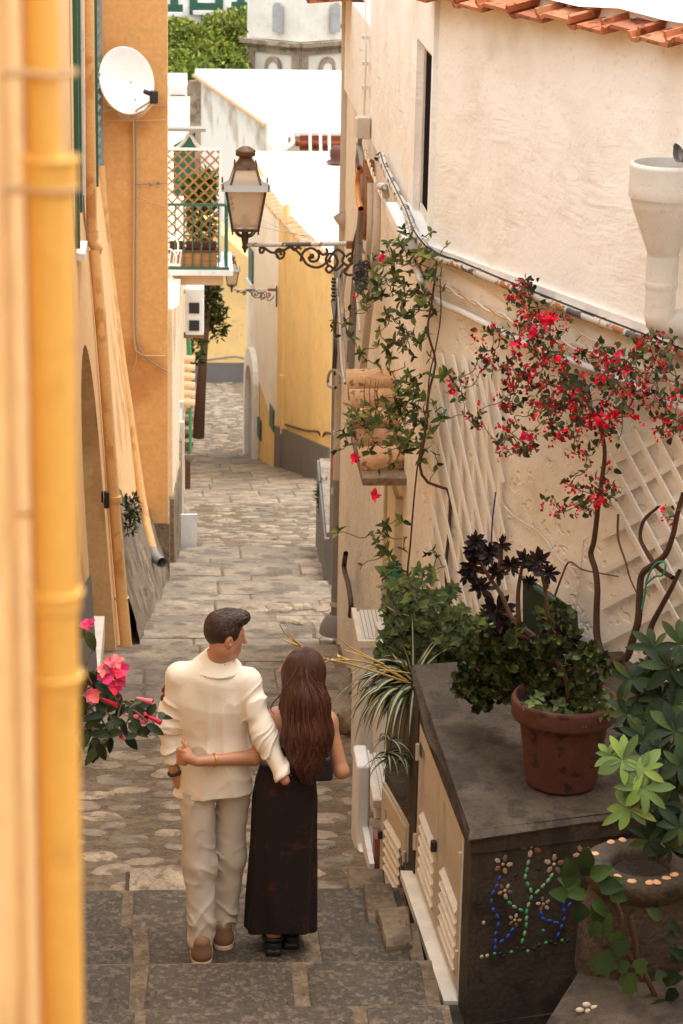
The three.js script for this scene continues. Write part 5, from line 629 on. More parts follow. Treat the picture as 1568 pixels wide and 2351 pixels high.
{ // church tower
  const t = thing('church_tower', 'white church tower with stone cornice and arched niches', 'tower'); const C = atD(690, 100, 148), L = atD(572, 100, 150.5), R = atD(808, 100, 150.5); const pl = (a, b) => (px, py, o = 0) => onPlane(px, py, [a.x, a.z], [b.x, b.z], -o); const pL = pl(L, C), pR = pl(C, R);
  const yc = atD(690, 98, 148).y, yb = -22; const ins = 0.5; mk('lower_tier', prism([[L.x, L.z], [C.x, C.z], [R.x, R.z], [R.x, R.z - 5], [L.x, L.z - 5]], yb, yc - 0.2), MT.towerCream, t); const cin = (p, k) => [lerp(p.x, C.x, k), lerp(p.z, C.z - 4, k)]; mk('upper_tier', prism([cin(L, 0.06), [C.x, C.z - 0.35], cin(R, 0.06), [R.x, R.z - 5], [L.x, L.z - 5]], yc, yc + 9), MT.towerCream, t);
  const face = (a, b, w, out) => { const A = [a.x, a.z], B = [b.x, b.z], Ln = Math.hypot(B[0] - A[0], B[1] - A[1]), n = V(-(B[1] - A[1]), 0, B[0] - A[0]).normalize(); const s = (p, o) => [p[0] + n.x * o, p[1] + n.z * o]; const A1 = s(A, out), B1 = s(B, out); mk('stone_frame', wall(A1, B1, rectPts(-0.02, Ln + 0.02, yb, yc - 0.05), [rectPts(0.5, Ln - 0.55, yb + 0.1, yc - 0.75)], 0.1), MT.stoneTower, t); mk('cornice', wall(s(A, out * 3.2), s(B, out * 3.2), rectPts(-0.25, Ln + 0.25, yc - 0.25, yc + 0.02), [], 0.4), MT.stoneTower, t); mk('cornice_step', wall(s(A, out * 2), s(B, out * 2), rectPts(-0.12, Ln + 0.12, yc - 0.4, yc - 0.25), [], 0.25), MT.stoneTower, t); const c = Ln * 0.5; mk('arch_surround', wall(A1, B1, archPts(c - 0.62, c + 0.62, yb, yc - 0.95), [archPts(c - 0.38, c + 0.38, yb, yc - 1.3)], 0.1), MT.stoneTower, t); mk('niche', wall(s(A, out * 0.6), s(B, out * 0.6), archPts(c - 0.37, c + 0.37, yb, yc - 1.31), [], 0.1), MT.stained, t); };
  face(L, C, 0, 0.08); face(C, R, 0, 0.08);
  for (const px of [640, 768]) { const p = px < 690 ? pL(px, 30, 0) : pR(px, 30, 0); const a = px < 690 ? L : C, b = px < 690 ? C : R, Ln = Math.hypot(b.x - a.x, b.z - a.z), s = Math.hypot(p.x - a.x, p.z - a.z); mk('upper_window', wall([a.x, a.z - 0.12], [b.x, b.z - 0.12], archPts(s - 0.33, s + 0.33, yc + 0.5, yc + 2.3), [], 0.2), MT.greyTrim, t); }
}
{ // hotel on the hill
  const t = thing('hillside_hotel', 'white hillside hotel with green shuttered balconies', 'hotel'); const D = 230, f = (px, py) => atD(px, py, D), a = f(370, -160), b = f(620, 140); mk('wall', box(b.x - a.x, a.y - b.y, 6, (a.x + b.x) / 2, (a.y + b.y) / 2, -D - 3), MT.paleFar, t);
  for (const [px, py] of [[400, 12], [444, 8], [503, 10], [553, 12], [470, 62], [407, 58]]) { const q = f(px, py); mk('window', box(0.75, 2.0, 0.2, q.x, q.y, -D + 0.08), py < 50 ? MT.greenPaint : MT.greyTrim, t); }
  for (const [x0, x1, py] of [[385, 420, 30], [443, 510, 26], [530, 570, 24]]) { const p = f(x0, py), q = f(x1, py); mk('balcony', box(q.x - p.x, 0.3, 1.6, (p.x + q.x) / 2, p.y, -D + 0.8), MT.whitePaint, t); mk('balcony_rail', box(q.x - p.x, 0.7, 0.06, (p.x + q.x) / 2, p.y + 0.6, -D + 1.6), MT.greenPaint, t); }
}

{ // unseen houses up the stairs, added to keep the sky off the near steps
  const t = thing('added_uphill_house', 'unseen ochre house added up the stairs to shade the shell urn corner', 'house'); mk('wall', prism([[2.75, 7], [2.75, -7.6], [9, -7.6], [9, 7]], -2, 6.2), MT.ochreLight, t); mk('roof', prism([[2.5, 7.2], [2.5, -7.8], [9, -7.8], [9, 7.2]], 6.2, 6.35), MT.terra[0], t);
  const u = thing('added_stairhead_house', 'unseen pale house added behind the viewpoint to cut the sky light', 'house'); mk('wall', prism([[-8, 13], [10, 13], [10, 18], [-8, 18]], -2, 6), MT.whitePlain, u); mk('roof', prism([[-8.2, 12.7], [10.2, 12.7], [10.2, 18.2], [-8.2, 18.2]], 6.0, 6.2), MT.terra[1], u);
}
/* ================= plants ================= */
const LG = { oval: leafGeo(0.44, { tip: 0.72, base: 0.8, seg: 6 }), broad: leafGeo(0.66, { fold: 0.12, curl: 0.2, tip: 0.8, base: 0.62, seg: 6 }), narrow: leafGeo(0.36, { curl: 0.3 }), spat: leafGeo(0.34, { base: 1.5, tip: 0.9, fold: 0.25, curl: -0.1 }), jade: leafGeo(0.62, { base: 1.1, tip: 0.6, fold: 0.1, curl: -0.15, seg: 5 }), leaflet: leafGeo(0.38, { base: 1.25, tip: 0.68, fold: 0.1, curl: 0.3, seg: 7 }), ivy: (() => { const s = new THREE.Shape(); [[0, 0], [0.3, 0.05], [0.5, 0.3], [0.32, 0.42], [0.36, 0.7], [0.12, 0.72], [0, 1], [-0.12, 0.72], [-0.36, 0.7], [-0.32, 0.42], [-0.5, 0.3], [-0.3, 0.05]].forEach((p, i) => i ? s.lineTo(...p) : s.moveTo(...p)); const g = new THREE.ShapeGeometry(s); g.userData.uv = 1; return g; })(), tiny: leafGeo(0.7, { seg: 2 }), petal: leafGeo(0.85, { base: 1.1, tip: 0.7, fold: 0.2, curl: 0.25 }), bract: leafGeo(0.9, { base: 0.7, tip: 0.9, fold: 0.35, curl: -0.3, seg: 2 }) };
/* put leaves: list of [matrix]; the first cap become meshes of their own, the rest one mesh */
function putLeaves(parent, list, geo, mats, cap = 300, name = 'leaf') {
  mats = mats.flatMap(m => m.userData.vs ||= [[0.7, 0.72, 0.8], [1, 1, 1], [1.35, 1.25, 0.9]].map(k => { const q = m.clone(); q.color.setRGB(m.color.r * k[0], m.color.g * k[1], m.color.b * k[2]); return q; }));
  const accs = mats.map(() => new Acc()); let n = 0, extra = 0; const sv = V();
  list.forEach(m => { m.scale(sv.set(rr(0.75, 1.2), 1, rr(0.5, 1.7))); const k = rnd() * mats.length | 0; if (n < cap) { const o = new THREE.Mesh(geo, mats[k]); o.name = name; o.castShadow = o.receiveShadow = true; o.applyMatrix4(m); parent.add(o); n++; } else { accs[k].add(geo, m); extra++; } });
  if (extra) accs.forEach((a, k) => { if (a.i.length) { const o = mk('foliage', a.geo(), mats[k], parent); o.userData.kind = 'stuff'; } });
}
const rdir = (up = 0) => V(rr(-1, 1), rr(-1, 1) + up, rr(-1, 1)).normalize();
function whorl(p, axis, n, len, spread, list, jitter = 0.25) { const a = axis.clone().normalize(), x = a.clone().cross(V(0.3, 0.2, 1)).normalize(), ph = rr(0, 6); for (let i = 0; i < n; i++) { const d = x.clone().applyAxisAngle(a, ph + i / n * 2 * PI + rr(-0.3, 0.3)).multiplyScalar(sin(spread)).addScaledVector(a, cos(spread)).add(rdir().multiplyScalar(jitter)).normalize(); list.push(frame(p, d, a.clone().add(rdir().multiplyScalar(0.3)), len * rr(0.75, 1.15))); } }
/* twigs: join every node to its nearest already joined node */
function twigs(parent, roots, nodes, r, mat, sag = 0.03, name = 'stem') {
  const done = roots.slice(), todo = nodes.slice(), gs = []; const dist = new Map();
  while (todo.length) { let bi = 0, bj = null, bd = 1e9; todo.forEach((t, i) => { for (const q of done) { const d = t.distanceToSquared(q); if (d < bd) { bd = d; bi = i; bj = q; } } }); const t = todo.splice(bi, 1)[0], L = Math.sqrt(bd), m1 = bj.clone().lerp(t, 0.35).add(rdir().multiplyScalar(L * 0.13)).add(V(0, -sag * L, 0)), m2 = bj.clone().lerp(t, 0.7).add(rdir().multiplyScalar(L * 0.1)); gs.push(taper([bj, m1, m2, t], r, r * 0.6, 5, 6)); done.push(t); }
  if (gs.length) mk(name, gs, mat, parent);
}
const zA = (x, y) => [(1150 + 0.3189 * x) * 0.6272, (400 + 0.3189 * y) * 0.6272], zB = (x, y) => [(1150 + 0.3189 * x) * 0.6272, (1000 + 0.3189 * y) * 0.6272], zC = (x, y) => [(1200 + 0.3827 * x) * 0.6272, (1900 + 0.3827 * y) * 0.6272], zD = (x, y) => [(1650 + 0.5421 * x) * 0.6272, (1850 + 0.5421 * y) * 0.6272], zE = (x, y) => [0.4464 * x * 0.6272, (1800 + 0.4464 * y) * 0.6272], zF = (x, y) => [(1700 + 0.5102 * x) * 0.6272, (2850 + 0.5102 * y) * 0.6272];
const lm = (r, g, b, ro = 0.45) => M([r, g, b], { r: max(0.5, ro + 0.1), phys: { specularIntensity: 0.22 } });
const vineGreens = [lm(0.09, 0.115, 0.03), lm(0.055, 0.08, 0.025), lm(0.15, 0.165, 0.04), lm(0.035, 0.055, 0.02)], darkGreens = [lm(0.035, 0.05, 0.022), lm(0.05, 0.066, 0.03), lm(0.026, 0.038, 0.02)], bougGreens = [lm(0.06, 0.078, 0.036), lm(0.09, 0.11, 0.055), lm(0.04, 0.054, 0.026)], reds = [lm(0.6, 0.01, 0.02, 0.6), lm(0.45, 0.006, 0.015, 0.6), lm(0.75, 0.02, 0.08, 0.6)];
const redPink = lm(0.75, 0.02, 0.09, 0.55);
function trumpet(parent, p, axis, s, mat, n = 5) { const g = sub('flower', parent); const list = []; whorl(p, axis, n, s, 1.15, list, 0.08); putLeaves(g, list, LG.petal, [mat], 300, 'petal'); mk('flower_tube', taper([p.clone().addScaledVector(axis, -s * 0.9), p], s * 0.08, s * 0.2, 7, 3), mat, g); }
{ // climbing vine by the canopy
  const t = thing('climbing_vine', 'airy climbing vine with few red trumpet flowers around the clay tile canopy', 'vine');
  const A = [[850, 1540], [1050, 1440], [1000, 1560], [1110, 1500], [1200, 1630], [1290, 1680], [1350, 1700], [920, 1720], [800, 1800], [700, 1880], [930, 1870], [1100, 1780], [960, 1960], [1040, 2010], [720, 2040], [790, 2130], [1180, 2080], [1290, 1910], [1370, 1930], [600, 2160]].map(q => zA(...q));
  const B = [[950, 60], [1340, 30], [730, 150], [1180, 220], [620, 300], [590, 430], [770, 270], [840, 460], [950, 430], [1030, 490], [1130, 500], [1260, 380], [1260, 290], [1000, 640], [1030, 720], [1230, 800], [1180, 790], [930, 800], [740, 830], [830, 880], [880, 990], [420, 740], [540, 920], [1080, 1160], [1000, 1260], [1170, 1300], [960, 1370], [1100, 1390], [1200, 1420], [1270, 1470], [960, 1500], [1160, 1530], [720, 1560], [820, 1540], [920, 1590], [1000, 1640], [1170, 1680], [540, 1660], [640, 1640], [740, 1690], [1530, 1150], [1480, 1200], [1470, 1670], [960, 1810], [900, 1780], [1050, 1850], [920, 1900], [1060, 1940], [1270, 1900], [1300, 1780], [860, 1980], [1100, 2040], [640, 2060], [1240, 2130], [350, 1870], [420, 1830], [1150, 1780], [1000, 1960], [1350, 1830], [1180, 1980]].map(q => zB(...q));
  const Cc = [[560, 60], [720, 20], [100, 130], [470, 220], [560, 300], [600, 350], [520, 360], [650, 440], [590, 480], [560, 560], [880, 490], [1000, 510], [770, 560], [770, 620], [910, 560]].map(q => zC(...q));
  const dep = (px, py) => clamp(14.2 + (970 - px) / 150, 14.0, 15.3) + rr(-0.12, 0.12); const nodes = [...A, ...B, ...Cc].map(([x, y]) => atD(x, y, dep(x, y)));
  const tr = [[1003, 600], [992, 690], [982, 760], [1000, 830], [985, 900], [975, 1000], [965, 1080], [985, 1110], [1028, 1125], [1032, 1200], [1024, 1300], [1030, 1400], [1040, 1480]].map(([x, y]) => atD(x, y, 14.1)), tr2 = [[1010, 640], [1012, 720], [1000, 800], [985, 870], [980, 960], [960, 1060], [950, 1150], [942, 1250], [935, 1330], [945, 1420]].map(([x, y]) => atD(x, y, 14.15));
  mk('trunk', taper(tr.slice().reverse(), 0.012, 0.006, 7, 40), MT.bark, t); mk('trunk', taper(tr2.slice().reverse(), 0.007, 0.004, 6, 40), MT.bark, t);
  const sub_ = nodes.map(n => n.clone()); for (let k = 0; k < 190; k++) { const n = nodes[rnd() * nodes.length | 0]; sub_.push(n.clone().add(V(rr(-0.13, 0.13), rr(-0.14, 0.12), rr(-0.1, 0.08)))); }
  twigs(t, [...tr, ...tr2], sub_, 0.0038, MT.twig, 0.06);
  const list = []; nodes.forEach((n, i) => { const near = [...tr][0]; whorl(n, V(-0.5, rr(0.2, 1), 0.5), 4 + (rnd() * 3 | 0), rr(0.05, 0.072), 0.95, list, 0.5); }); sub_.slice(nodes.length).forEach(n => whorl(n, rdir(0.6), 3, rr(0.035, 0.06), 0.9, list, 0.5));
  putLeaves(t, list, LG.oval, vineGreens, 300);
  for (const [px, py, D] of [[880, 594, 14.9], [817, 1050, 15.0], [863, 1138, 14.8]]) trumpet(t, atD(px, py, D), V(-0.8, 0.1, 0.6).normalize(), 0.05, redPink); for (const [px, py] of [[818, 685], [907, 978], [938, 1010]]) { const p = atD(px, py, 14.7); mk('bud', taper([p, p.clone().add(V(-0.03, 0.02, 0))], 0.012, 0.003, 6, 3), redPink, t); }
}
{ // plants on the canopy
  const t = thing('canopy_weeds', 'dry ferns and seedlings growing on the clay tiles', 'weeds'); const list = [], fern = []; for (let k = 0; k < 26; k++) { const p = atD(rr(805, 895), rr(940, 985), rr(15.9, 16.3)); whorl(p, V(rr(-1, 0.3), 1, 0.5), 4, 0.06, 0.9, list); } for (let k = 0; k < 16; k++) { const p = atD(rr(800, 860), rr(920, 980), 16.1), d = V(rr(-1, 0.2), rr(-0.3, 0.7), 0.6).normalize(); for (let j = 0; j < 9; j++) for (const s of [-1, 1]) { const q = p.clone().addScaledVector(d, j * 0.012); fern.push(frame(q, d.clone().cross(V(0, 1, 0.3)).multiplyScalar(s).addScaledVector(d, 0.3), V(0, 1, 0), 0.022)); } } putLeaves(t, list, LG.narrow, vineGreens, 110); putLeaves(t, fern, LG.narrow, [lm(0.3, 0.15, 0.04), lm(0.2, 0.12, 0.03)], 0);
  const st = []; for (const px of [838, 850, 862, 868]) { const p = [[px, 930], [px - 2, 895], [px + 2, 872]].map(q => atD(...q, 16.05)); st.push(taper(p, 0.004, 0.002, 5, 6)); } mk('stalk', st, MT.twig, t);
}
{ // red bougainvillea
  const t = thing('bougainvillea', 'red bougainvillea climbing the trellis and pipes on dark twisted trunks', 'bougainvillea'); const at = (q, off) => wp(...zD(...q), off);
  const TA = [[990, 60], [965, 250], [945, 330], [975, 430], [990, 560], [985, 700], [990, 900], [1030, 1020], [1080, 1110], [1130, 1220], [1160, 1290], [1140, 1420], [1120, 1620]].map(q => at(q, 0.22)), TB = [[1065, 1150], [1100, 1060], [1190, 1020], [1230, 900], [1265, 780], [1275, 620], [1290, 470], [1370, 400], [1450, 330], [1500, 200], [1530, 60], [1570, -80]].map(q => at(q, 0.2)), TC = [[1072, 1110], [1062, 1200], [1070, 1290], [1090, 1450]].map(q => at(q, 0.24)), TD = [[1318, 1000], [1350, 830], [1430, 670], [1500, 540], [1545, 440]].map(q => at(q, 0.17)), TE = [[1500, 490], [1400, 420], [1320, 310], [1280, 220], [1300, 110], [1400, 10]].map(q => at(q, 0.16)), up = [[1370, 1185], [1382, 1100], [1388, 1030], [1370, 960], [1330, 900], [1290, 840]].map(q => wp(...q, 0.22));
  for (const [L, a, b] of [[TA, 0.014, 0.024], [TB, 0.024, 0.013], [TC, 0.02, 0.024], [TD, 0.018, 0.012], [TE, 0.013, 0.008], [up, 0.014, 0.007]]) mk('trunk', taper(L, a, b, 8, L.length * 5), MT.bark, t);
  const small = [[[1130, 60], [1130, 220], [1180, 380], [1210, 490], [1270, 620]], [[700, 620], [750, 480], [800, 380], [880, 430], [1020, 460], [1130, 480]]]; small.forEach(L => mk('twig', taper(L.map(q => at(q, 0.1)), 0.007, 0.004, 6, 20), MT.twig, t));
  const zones = [[1195, 680, 40, 36, 20], [1250, 752, 60, 50, 34], [1230, 850, 75, 60, 36], [1330, 845, 100, 55, 46], [1370, 925, 110, 55, 50], [1200, 925, 50, 45, 20], [1190, 1010, 50, 45, 22], [1290, 960, 70, 50, 34], [1440, 880, 75, 60, 32], [1525, 900, 50, 70, 26], [1420, 828, 50, 35, 16], [1510, 800, 55, 35, 20], [1130, 830, 40, 40, 12], [1150, 765, 50, 16, 10], [1370, 1010, 60, 50, 20], [1390, 1110, 40, 50, 14], [1330, 1100, 40, 30, 8], [1060, 890, 30, 25, 7], [1090, 960, 30, 25, 6], [1290, 1160, 40, 25, 6], [1540, 970, 40, 40, 14], [1350, 1170, 22, 22, 6], [1535, 1180, 22, 20, 3]];
  const nodes = [], nz = []; zones.forEach(([x, y, a, b, n]) => { for (let k = 0; k < n; k++) { const an = rr(0, 6.28), q = Math.sqrt(rnd()); const p = wp(x + cos(an) * q * a, y + sin(an) * q * b, rr(0.08, 0.4)); nodes.push(p); } });
  const roots = [...TA.slice(0, 3), ...TB.slice(8), ...up, ...TE.slice(3)]; twigs(t, roots, nodes, 0.0035, MT.twig, 0.05);
  const list = [], br = []; nodes.forEach(n => { for (let k = 0; k < 3; k++) { const d = rdir(0.3).addScaledVector(wOut, 0.4); list.push(frame(n.clone().add(rdir().multiplyScalar(0.03)), d, wOut.clone().add(rdir().multiplyScalar(0.7)), rr(0.028, 0.052))); } });
  putLeaves(t, list, LG.broad, bougGreens, 300);
  const hot = [[1250, 745, 3], [1265, 735, 3], [1225, 768, 2], [1230, 855, 2], [1300, 830, 2], [1375, 960, 3], [1360, 970, 2], [1410, 945, 1], [1370, 1160, 2], [1415, 820, 1], [1035, 897, 1], [1215, 995, 2], [1290, 1000, 2], [1200, 800, 2], [1460, 960, 1]];
  nodes.forEach((n, i) => { if (rnd() < 0.9) { const c = n.clone().addScaledVector(wOut, rr(0, 0.06)).add(rdir().multiplyScalar(0.035)); const m = 3 + (rnd() * 4 | 0); for (let k = 0; k < m; k++) br.push(frame(c.clone().add(rdir().multiplyScalar(0.014)), rdir(), rdir(), rr(0.014, 0.027))); } });
  const big = []; hot.forEach(([x, y, n]) => { for (let k = 0; k < n; k++) { const c = wp(x + rr(-14, 14), y + rr(-12, 12), rr(0.3, 0.45)); for (let j = 0; j < 6; j++) big.push(frame(c.clone().add(rdir().multiplyScalar(0.012)), rdir(), rdir(), rr(0.03, 0.046))); } });
  putLeaves(t, big, LG.bract, [redPink, reds[0], reds[2]], 150, 'bract'); putLeaves(t, br, LG.bract, reds, 150, 'bract');
  const tie = thing('plant_tie', 'turquoise string tied round the bougainvillea trunks', 'string', 'turquoise plant ties'); [[1390, 380], [1440, 400], [1410, 470], [1330, 500], [1300, 700]].reduce((a, q) => { a.push(at(q, 0.26)); return a; }, []); mk('string', tube([[1290, 700], [1310, 600], [1325, 500], [1390, 390], [1450, 390], [1430, 470], [1380, 480], [1320, 530]].map(q => at(q, 0.25)), 0.006, 5, 40), MT.greenWrap, tie);
  const tie2 = thing('plant_tie', 'turquoise string tied round the vine stem at the trellis', 'string', 'turquoise plant ties'); mk('string', tube([[1000, 945], [1015, 935], [1022, 950], [1010, 958], [1025, 940]].map(q => wp(...q, 0.15)), 0.005, 5, 20), MT.greenWrap, tie2); const tie3 = thing('plant_tie', 'turquoise string tied low round the trunk beside the clay pot', 'string', 'turquoise plant ties'); mk('string', tube([[1120, 1400], [1140, 1340], [1180, 1300], [1170, 1360], [1250, 1330]].map(q => at(q, 0.27)), 0.006, 5, 30), MT.greenWrap, tie3);
  const bk = thing('knotted_rope', 'knotted black rope hanging between the bougainvillea trunks', 'rope'); mk('strand', [tube([[1165, 1020], [1170, 1140], [1185, 1220], [1170, 1300], [1175, 1500]].map(q => at(q, 0.25)), 0.008, 6), tube([[1250, 1090], [1215, 1160], [1185, 1220], [1190, 1300], [1185, 1350]].map(q => at(q, 0.25)), 0.008, 6)], MT.cableB, bk);
}
/* trellises */
function slatTrellis(label, lines, w, off) { const t = thing('trellis', label, 'trellis'); lines.forEach(([a, b, k]) => { mk('slat', bar(wp(...a, off + k * 0.014), wp(...b, off + k * 0.014), w, 0.011, wOut), MT.lattice, t); }); return t; }
{ const L = []; for (let k = 0; k < 6; k++) { const x = 1004 + k * 27; L.push([[x + 8, 812 + k * 3], [x - 22 + k * 6, 1500 + k * 5], 0]); } for (let k = -6; k < 6; k++) { const x = 985 + k * 26; const p = [x, 800 + k * 4], q = [x + 165, 1530 + k * 4]; const cl = []; for (let i = 0; i <= 60; i++) { const u = i / 60, X = lerp(p[0], q[0], u), Y = lerp(p[1], q[1], u); if (X > 984 && X < 1150 + (Y - 800) * 0.02 && Y > 815 && Y < 1500) cl.push([X, Y]); } if (cl.length > 4) L.push([cl[0], cl[cl.length - 1], 1]); } slatTrellis('narrow cream wooden trellis at the wall corner behind the vine', L, 0.028, 0.03); }
{ const L = []; for (let k = 0; k < 7; k++) { const a = [1300 + k * 44, 985 - 40], cl = []; for (let i = 0; i <= 80; i++) { const u = i / 80, X = a[0] + u * 390, Y = a[1] + u * 733; if (X > 1388 - max(0, 1100 - Y) * 0.05 && X < 1600 && Y > 990 && Y < 1665) cl.push([X, Y]); } if (cl.length > 6) L.push([cl[0], cl[cl.length - 1], 1]); } for (let k = 0; k < 9; k++) { const y0 = 1075 + k * 80, cl = []; for (let i = 0; i <= 80; i++) { const X = 1380 + i * 2.8, Y = y0 - (X - 1380) * 0.52; if (Y > 985 && Y < 1650) cl.push([X, Y]); } if (cl.length > 6) L.push([cl[0], cl[cl.length - 1], 0]); } slatTrellis('wide cream wooden diamond trellis behind the bare trunks', L, 0.033, 0.03); }
{ // pot with black aeonium and jade
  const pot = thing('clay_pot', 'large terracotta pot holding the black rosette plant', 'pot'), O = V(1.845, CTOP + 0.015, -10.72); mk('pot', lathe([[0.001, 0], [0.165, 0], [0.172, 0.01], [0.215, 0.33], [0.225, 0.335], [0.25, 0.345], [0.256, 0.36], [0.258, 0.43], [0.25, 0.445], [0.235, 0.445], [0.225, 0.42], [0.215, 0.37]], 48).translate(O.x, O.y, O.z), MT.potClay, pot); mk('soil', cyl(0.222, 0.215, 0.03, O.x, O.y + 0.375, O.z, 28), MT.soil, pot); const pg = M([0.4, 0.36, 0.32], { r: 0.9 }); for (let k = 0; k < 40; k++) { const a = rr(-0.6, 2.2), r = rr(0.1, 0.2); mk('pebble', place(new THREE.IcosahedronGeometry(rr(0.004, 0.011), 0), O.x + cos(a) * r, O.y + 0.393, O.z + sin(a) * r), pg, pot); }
  const t = thing('black_rosette_plant', 'tall plant with near black leaf rosettes growing from the terracotta pot', 'succulent'); const dep = px => 10.62 + clamp((1330 - px) / 230, -0.1, 1) * 0.55; const at = (x, y) => { const [px, py] = zD(x, y); return atD(px, py, dep(px)); };
  const R = [[165, 250, 62], [150, 300, 58], [140, 400, 85], [265, 320, 66], [345, 270, 48], [310, 450, 66], [405, 400, 58], [200, 555, 70], [490, 370, 56], [540, 405, 52], [600, 380, 66], [660, 460, 60], [310, 715, 112], [370, 880, 108], [790, 905, 88], [530, 515, 40], [110, 480, 50], [240, 350, 50], [760, 860, 60]]; const list = [];
  R.sort((a, b) => b[2] - a[2]).forEach(([x, y, r]) => { const c = at(x, y), len = r * 0.34 * 12 / PF * 1.4, ax = V(rr(-0.5, 0.5), rr(0.2, 0.9), 1).normalize(); for (const [n, s, l] of [[11, 1.45, 1], [9, 1.1, 0.85], [6, 0.6, 0.6]]) whorl(c, ax, n, len * l, s, list, 0.1); mk('rosette_heart', sph(len * 0.12, ...c.toArray()), M([0.06, 0.05, 0.015]), t); });
  putLeaves(t, list, LG.spat, [lm(0.022, 0.014, 0.016, 0.35), lm(0.03, 0.018, 0.018, 0.35), lm(0.014, 0.01, 0.013, 0.3)], 300);
  const base = V(O.x, O.y + 0.38, O.z); for (const L of [[[800, 1330], [770, 1150], [640, 950], [500, 830], [420, 760], [310, 715]], [[640, 950], [420, 770], [340, 600], [270, 500], [200, 380], [165, 260]], [[270, 500], [310, 450], [370, 420], [405, 400]], [[200, 380], [140, 400]], [[880, 1350], [860, 1180], [840, 1040], [790, 920]], [[690, 1000], [660, 800], [635, 560], [600, 400]], [[640, 560], [655, 470]], [[460, 800], [455, 600], [475, 450], [490, 380]], [[330, 420], [345, 280]], [[560, 900], [430, 880], [370, 880]]]) mk('stem', taper(L.map(q => at(...q)), 0.014, 0.008, 7, L.length * 5), MT.bark, t);
  const j = thing('jade_plant', 'dense dark green jade plant spilling over the cabinet top', 'succulent'); const jl = [], jn = []; for (const [x, y, a, b, n] of [[1085, 1560, 45, 50, 50], [1120, 1500, 60, 50, 50], [1160, 1470, 60, 50, 40], [1120, 1570, 60, 45, 60], [1180, 1540, 70, 60, 70], [1240, 1560, 60, 60, 60], [1130, 1500, 50, 40, 30], [1290, 1500, 60, 60, 40], [1310, 1600, 60, 40, 40], [1100, 1610, 30, 20, 14], [1270, 1420, 40, 40, 20], [1350, 1540, 40, 60, 40], [1220, 1600, 60, 30, 30], [1250, 1480, 60, 50, 30]]) for (let k = 0; k < n; k++) { const an = rr(0, 6.28), q = Math.sqrt(rnd()), px = x + cos(an) * q * a, py = y + sin(an) * q * b; const p = atD(px, py, dep(px) + rr(-0.1, 0.22)); if (p.y < CTOP + 0.03) p.y = CTOP + 0.03; jn.push(p); whorl(p, V(rr(-0.6, 0.6), rr(0.2, 1), 0.7), 8, 0.042, 0.9, jl); }
  putLeaves(j, jl, LG.jade, [lm(0.045, 0.06, 0.022), lm(0.032, 0.042, 0.018), lm(0.065, 0.085, 0.025)], 300); twigs(j, [base, base.clone().add(V(-0.15, 0.05, -0.1))], jn.filter((_, i) => i % 3 === 0), 0.006, MT.bark, 0);
  const w = thing('pot_seedlings', 'bright green seedlings sprouting over the terracotta pot rim', 'seedlings'); const wl = []; for (const [x, y] of [[1235, 1655], [1255, 1690], [1290, 1690], [1265, 1700], [1330, 1660], [1370, 1640], [1395, 1650], [1340, 1690], [1300, 1650], [1350, 1620], [1380, 1600], [1215, 1620], [1400, 1620], [1230, 1600], [1290, 1625]]) for (let k = 0; k < 3; k++) { const p = atD(x + rr(-10, 10), y + rr(-8, 8), 10.55 + rr(-0.05, 0.1)); p.y = max(p.y, O.y + 0.4); whorl(p, V(0, 1, 0.6), 4, 0.042, 1.1, wl); } putLeaves(w, wl, LG.broad, [lm(0.07, 0.095, 0.03), lm(0.05, 0.07, 0.025), lm(0.09, 0.12, 0.04)], 200);
  const gb = thing('green_board', 'dark green board leaning on the wall behind rosette plant', 'board'); const q = [[1200, 1325], [1315, 1405], [1318, 1480], [1200, 1500]].map(a => wp(...a, 0.25)); const sh = []; mk('board', (() => { const g = new THREE.BufferGeometry(), pos = [], n = wOut.clone().multiplyScalar(-0.03), o = q.map(p => p.clone().add(n)); const f = (a, b, c, d) => pos.push(...a.toArray(), ...b.toArray(), ...c.toArray(), ...a.toArray(), ...c.toArray(), ...d.toArray()); f(...q); f(...o); for (let i = 0; i < 4; i++) f(q[i], q[(i + 1) % 4], o[(i + 1) % 4], o[i]); g.setAttribute('position', new THREE.Float32BufferAttribute(pos, 3)); g.computeVertexNormals(); return g; })(), M([0.012, 0.03, 0.022], { r: 0.5 }), gb); mk('edge', bar(q[0].clone().addScaledVector(wOut, 0.01), q[1].clone().addScaledVector(wOut, 0.01), 0.02, 0.02, wOut), MT.greenPaint, gb);
}
{ // nettle shrub
  const t = thing('leafy_shrub', 'bushy dark green shrub behind the cabinet corner', 'shrub'); const nodes = [], list = []; for (const [x, y, a, b, n] of [[960, 1470, 80, 60, 70], [1010, 1500, 70, 50, 60], [920, 1440, 40, 50, 28], [1050, 1450, 45, 50, 26], [950, 1400, 60, 40, 26], [900, 1510, 40, 30, 20], [1000, 1400, 50, 40, 18], [960, 1350, 40, 40, 10], [1060, 1530, 40, 25, 16], [890, 1350, 12, 40, 6], [1090, 1480, 50, 50, 40], [1040, 1400, 40, 50, 20], [920, 1380, 40, 50, 20], [1130, 1440, 40, 40, 16]]) for (let k = 0; k < n; k++) { const an = rr(0, 6.28), q = Math.sqrt(rnd()); const p = atD(x + cos(an) * q * a, y + sin(an) * q * b, rr(12.3, 13.4)); p.y = max(p.y, 0.66); nodes.push(p); whorl(p, V(rr(-0.5, 0.5), 1, rr(0.2, 0.9)), 5, rr(0.04, 0.065), 1.1, list); } putLeaves(t, list, LG.broad, [lm(0.05, 0.07, 0.022), lm(0.034, 0.05, 0.017), lm(0.07, 0.092, 0.028)], 300); twigs(t, [V(1.5, 0.66, -12.8), V(1.6, 0.66, -13), V(1.45, 0.66, -12.6)], nodes.filter((_, i) => i % 2), 0.004, MT.twig, 0);
}
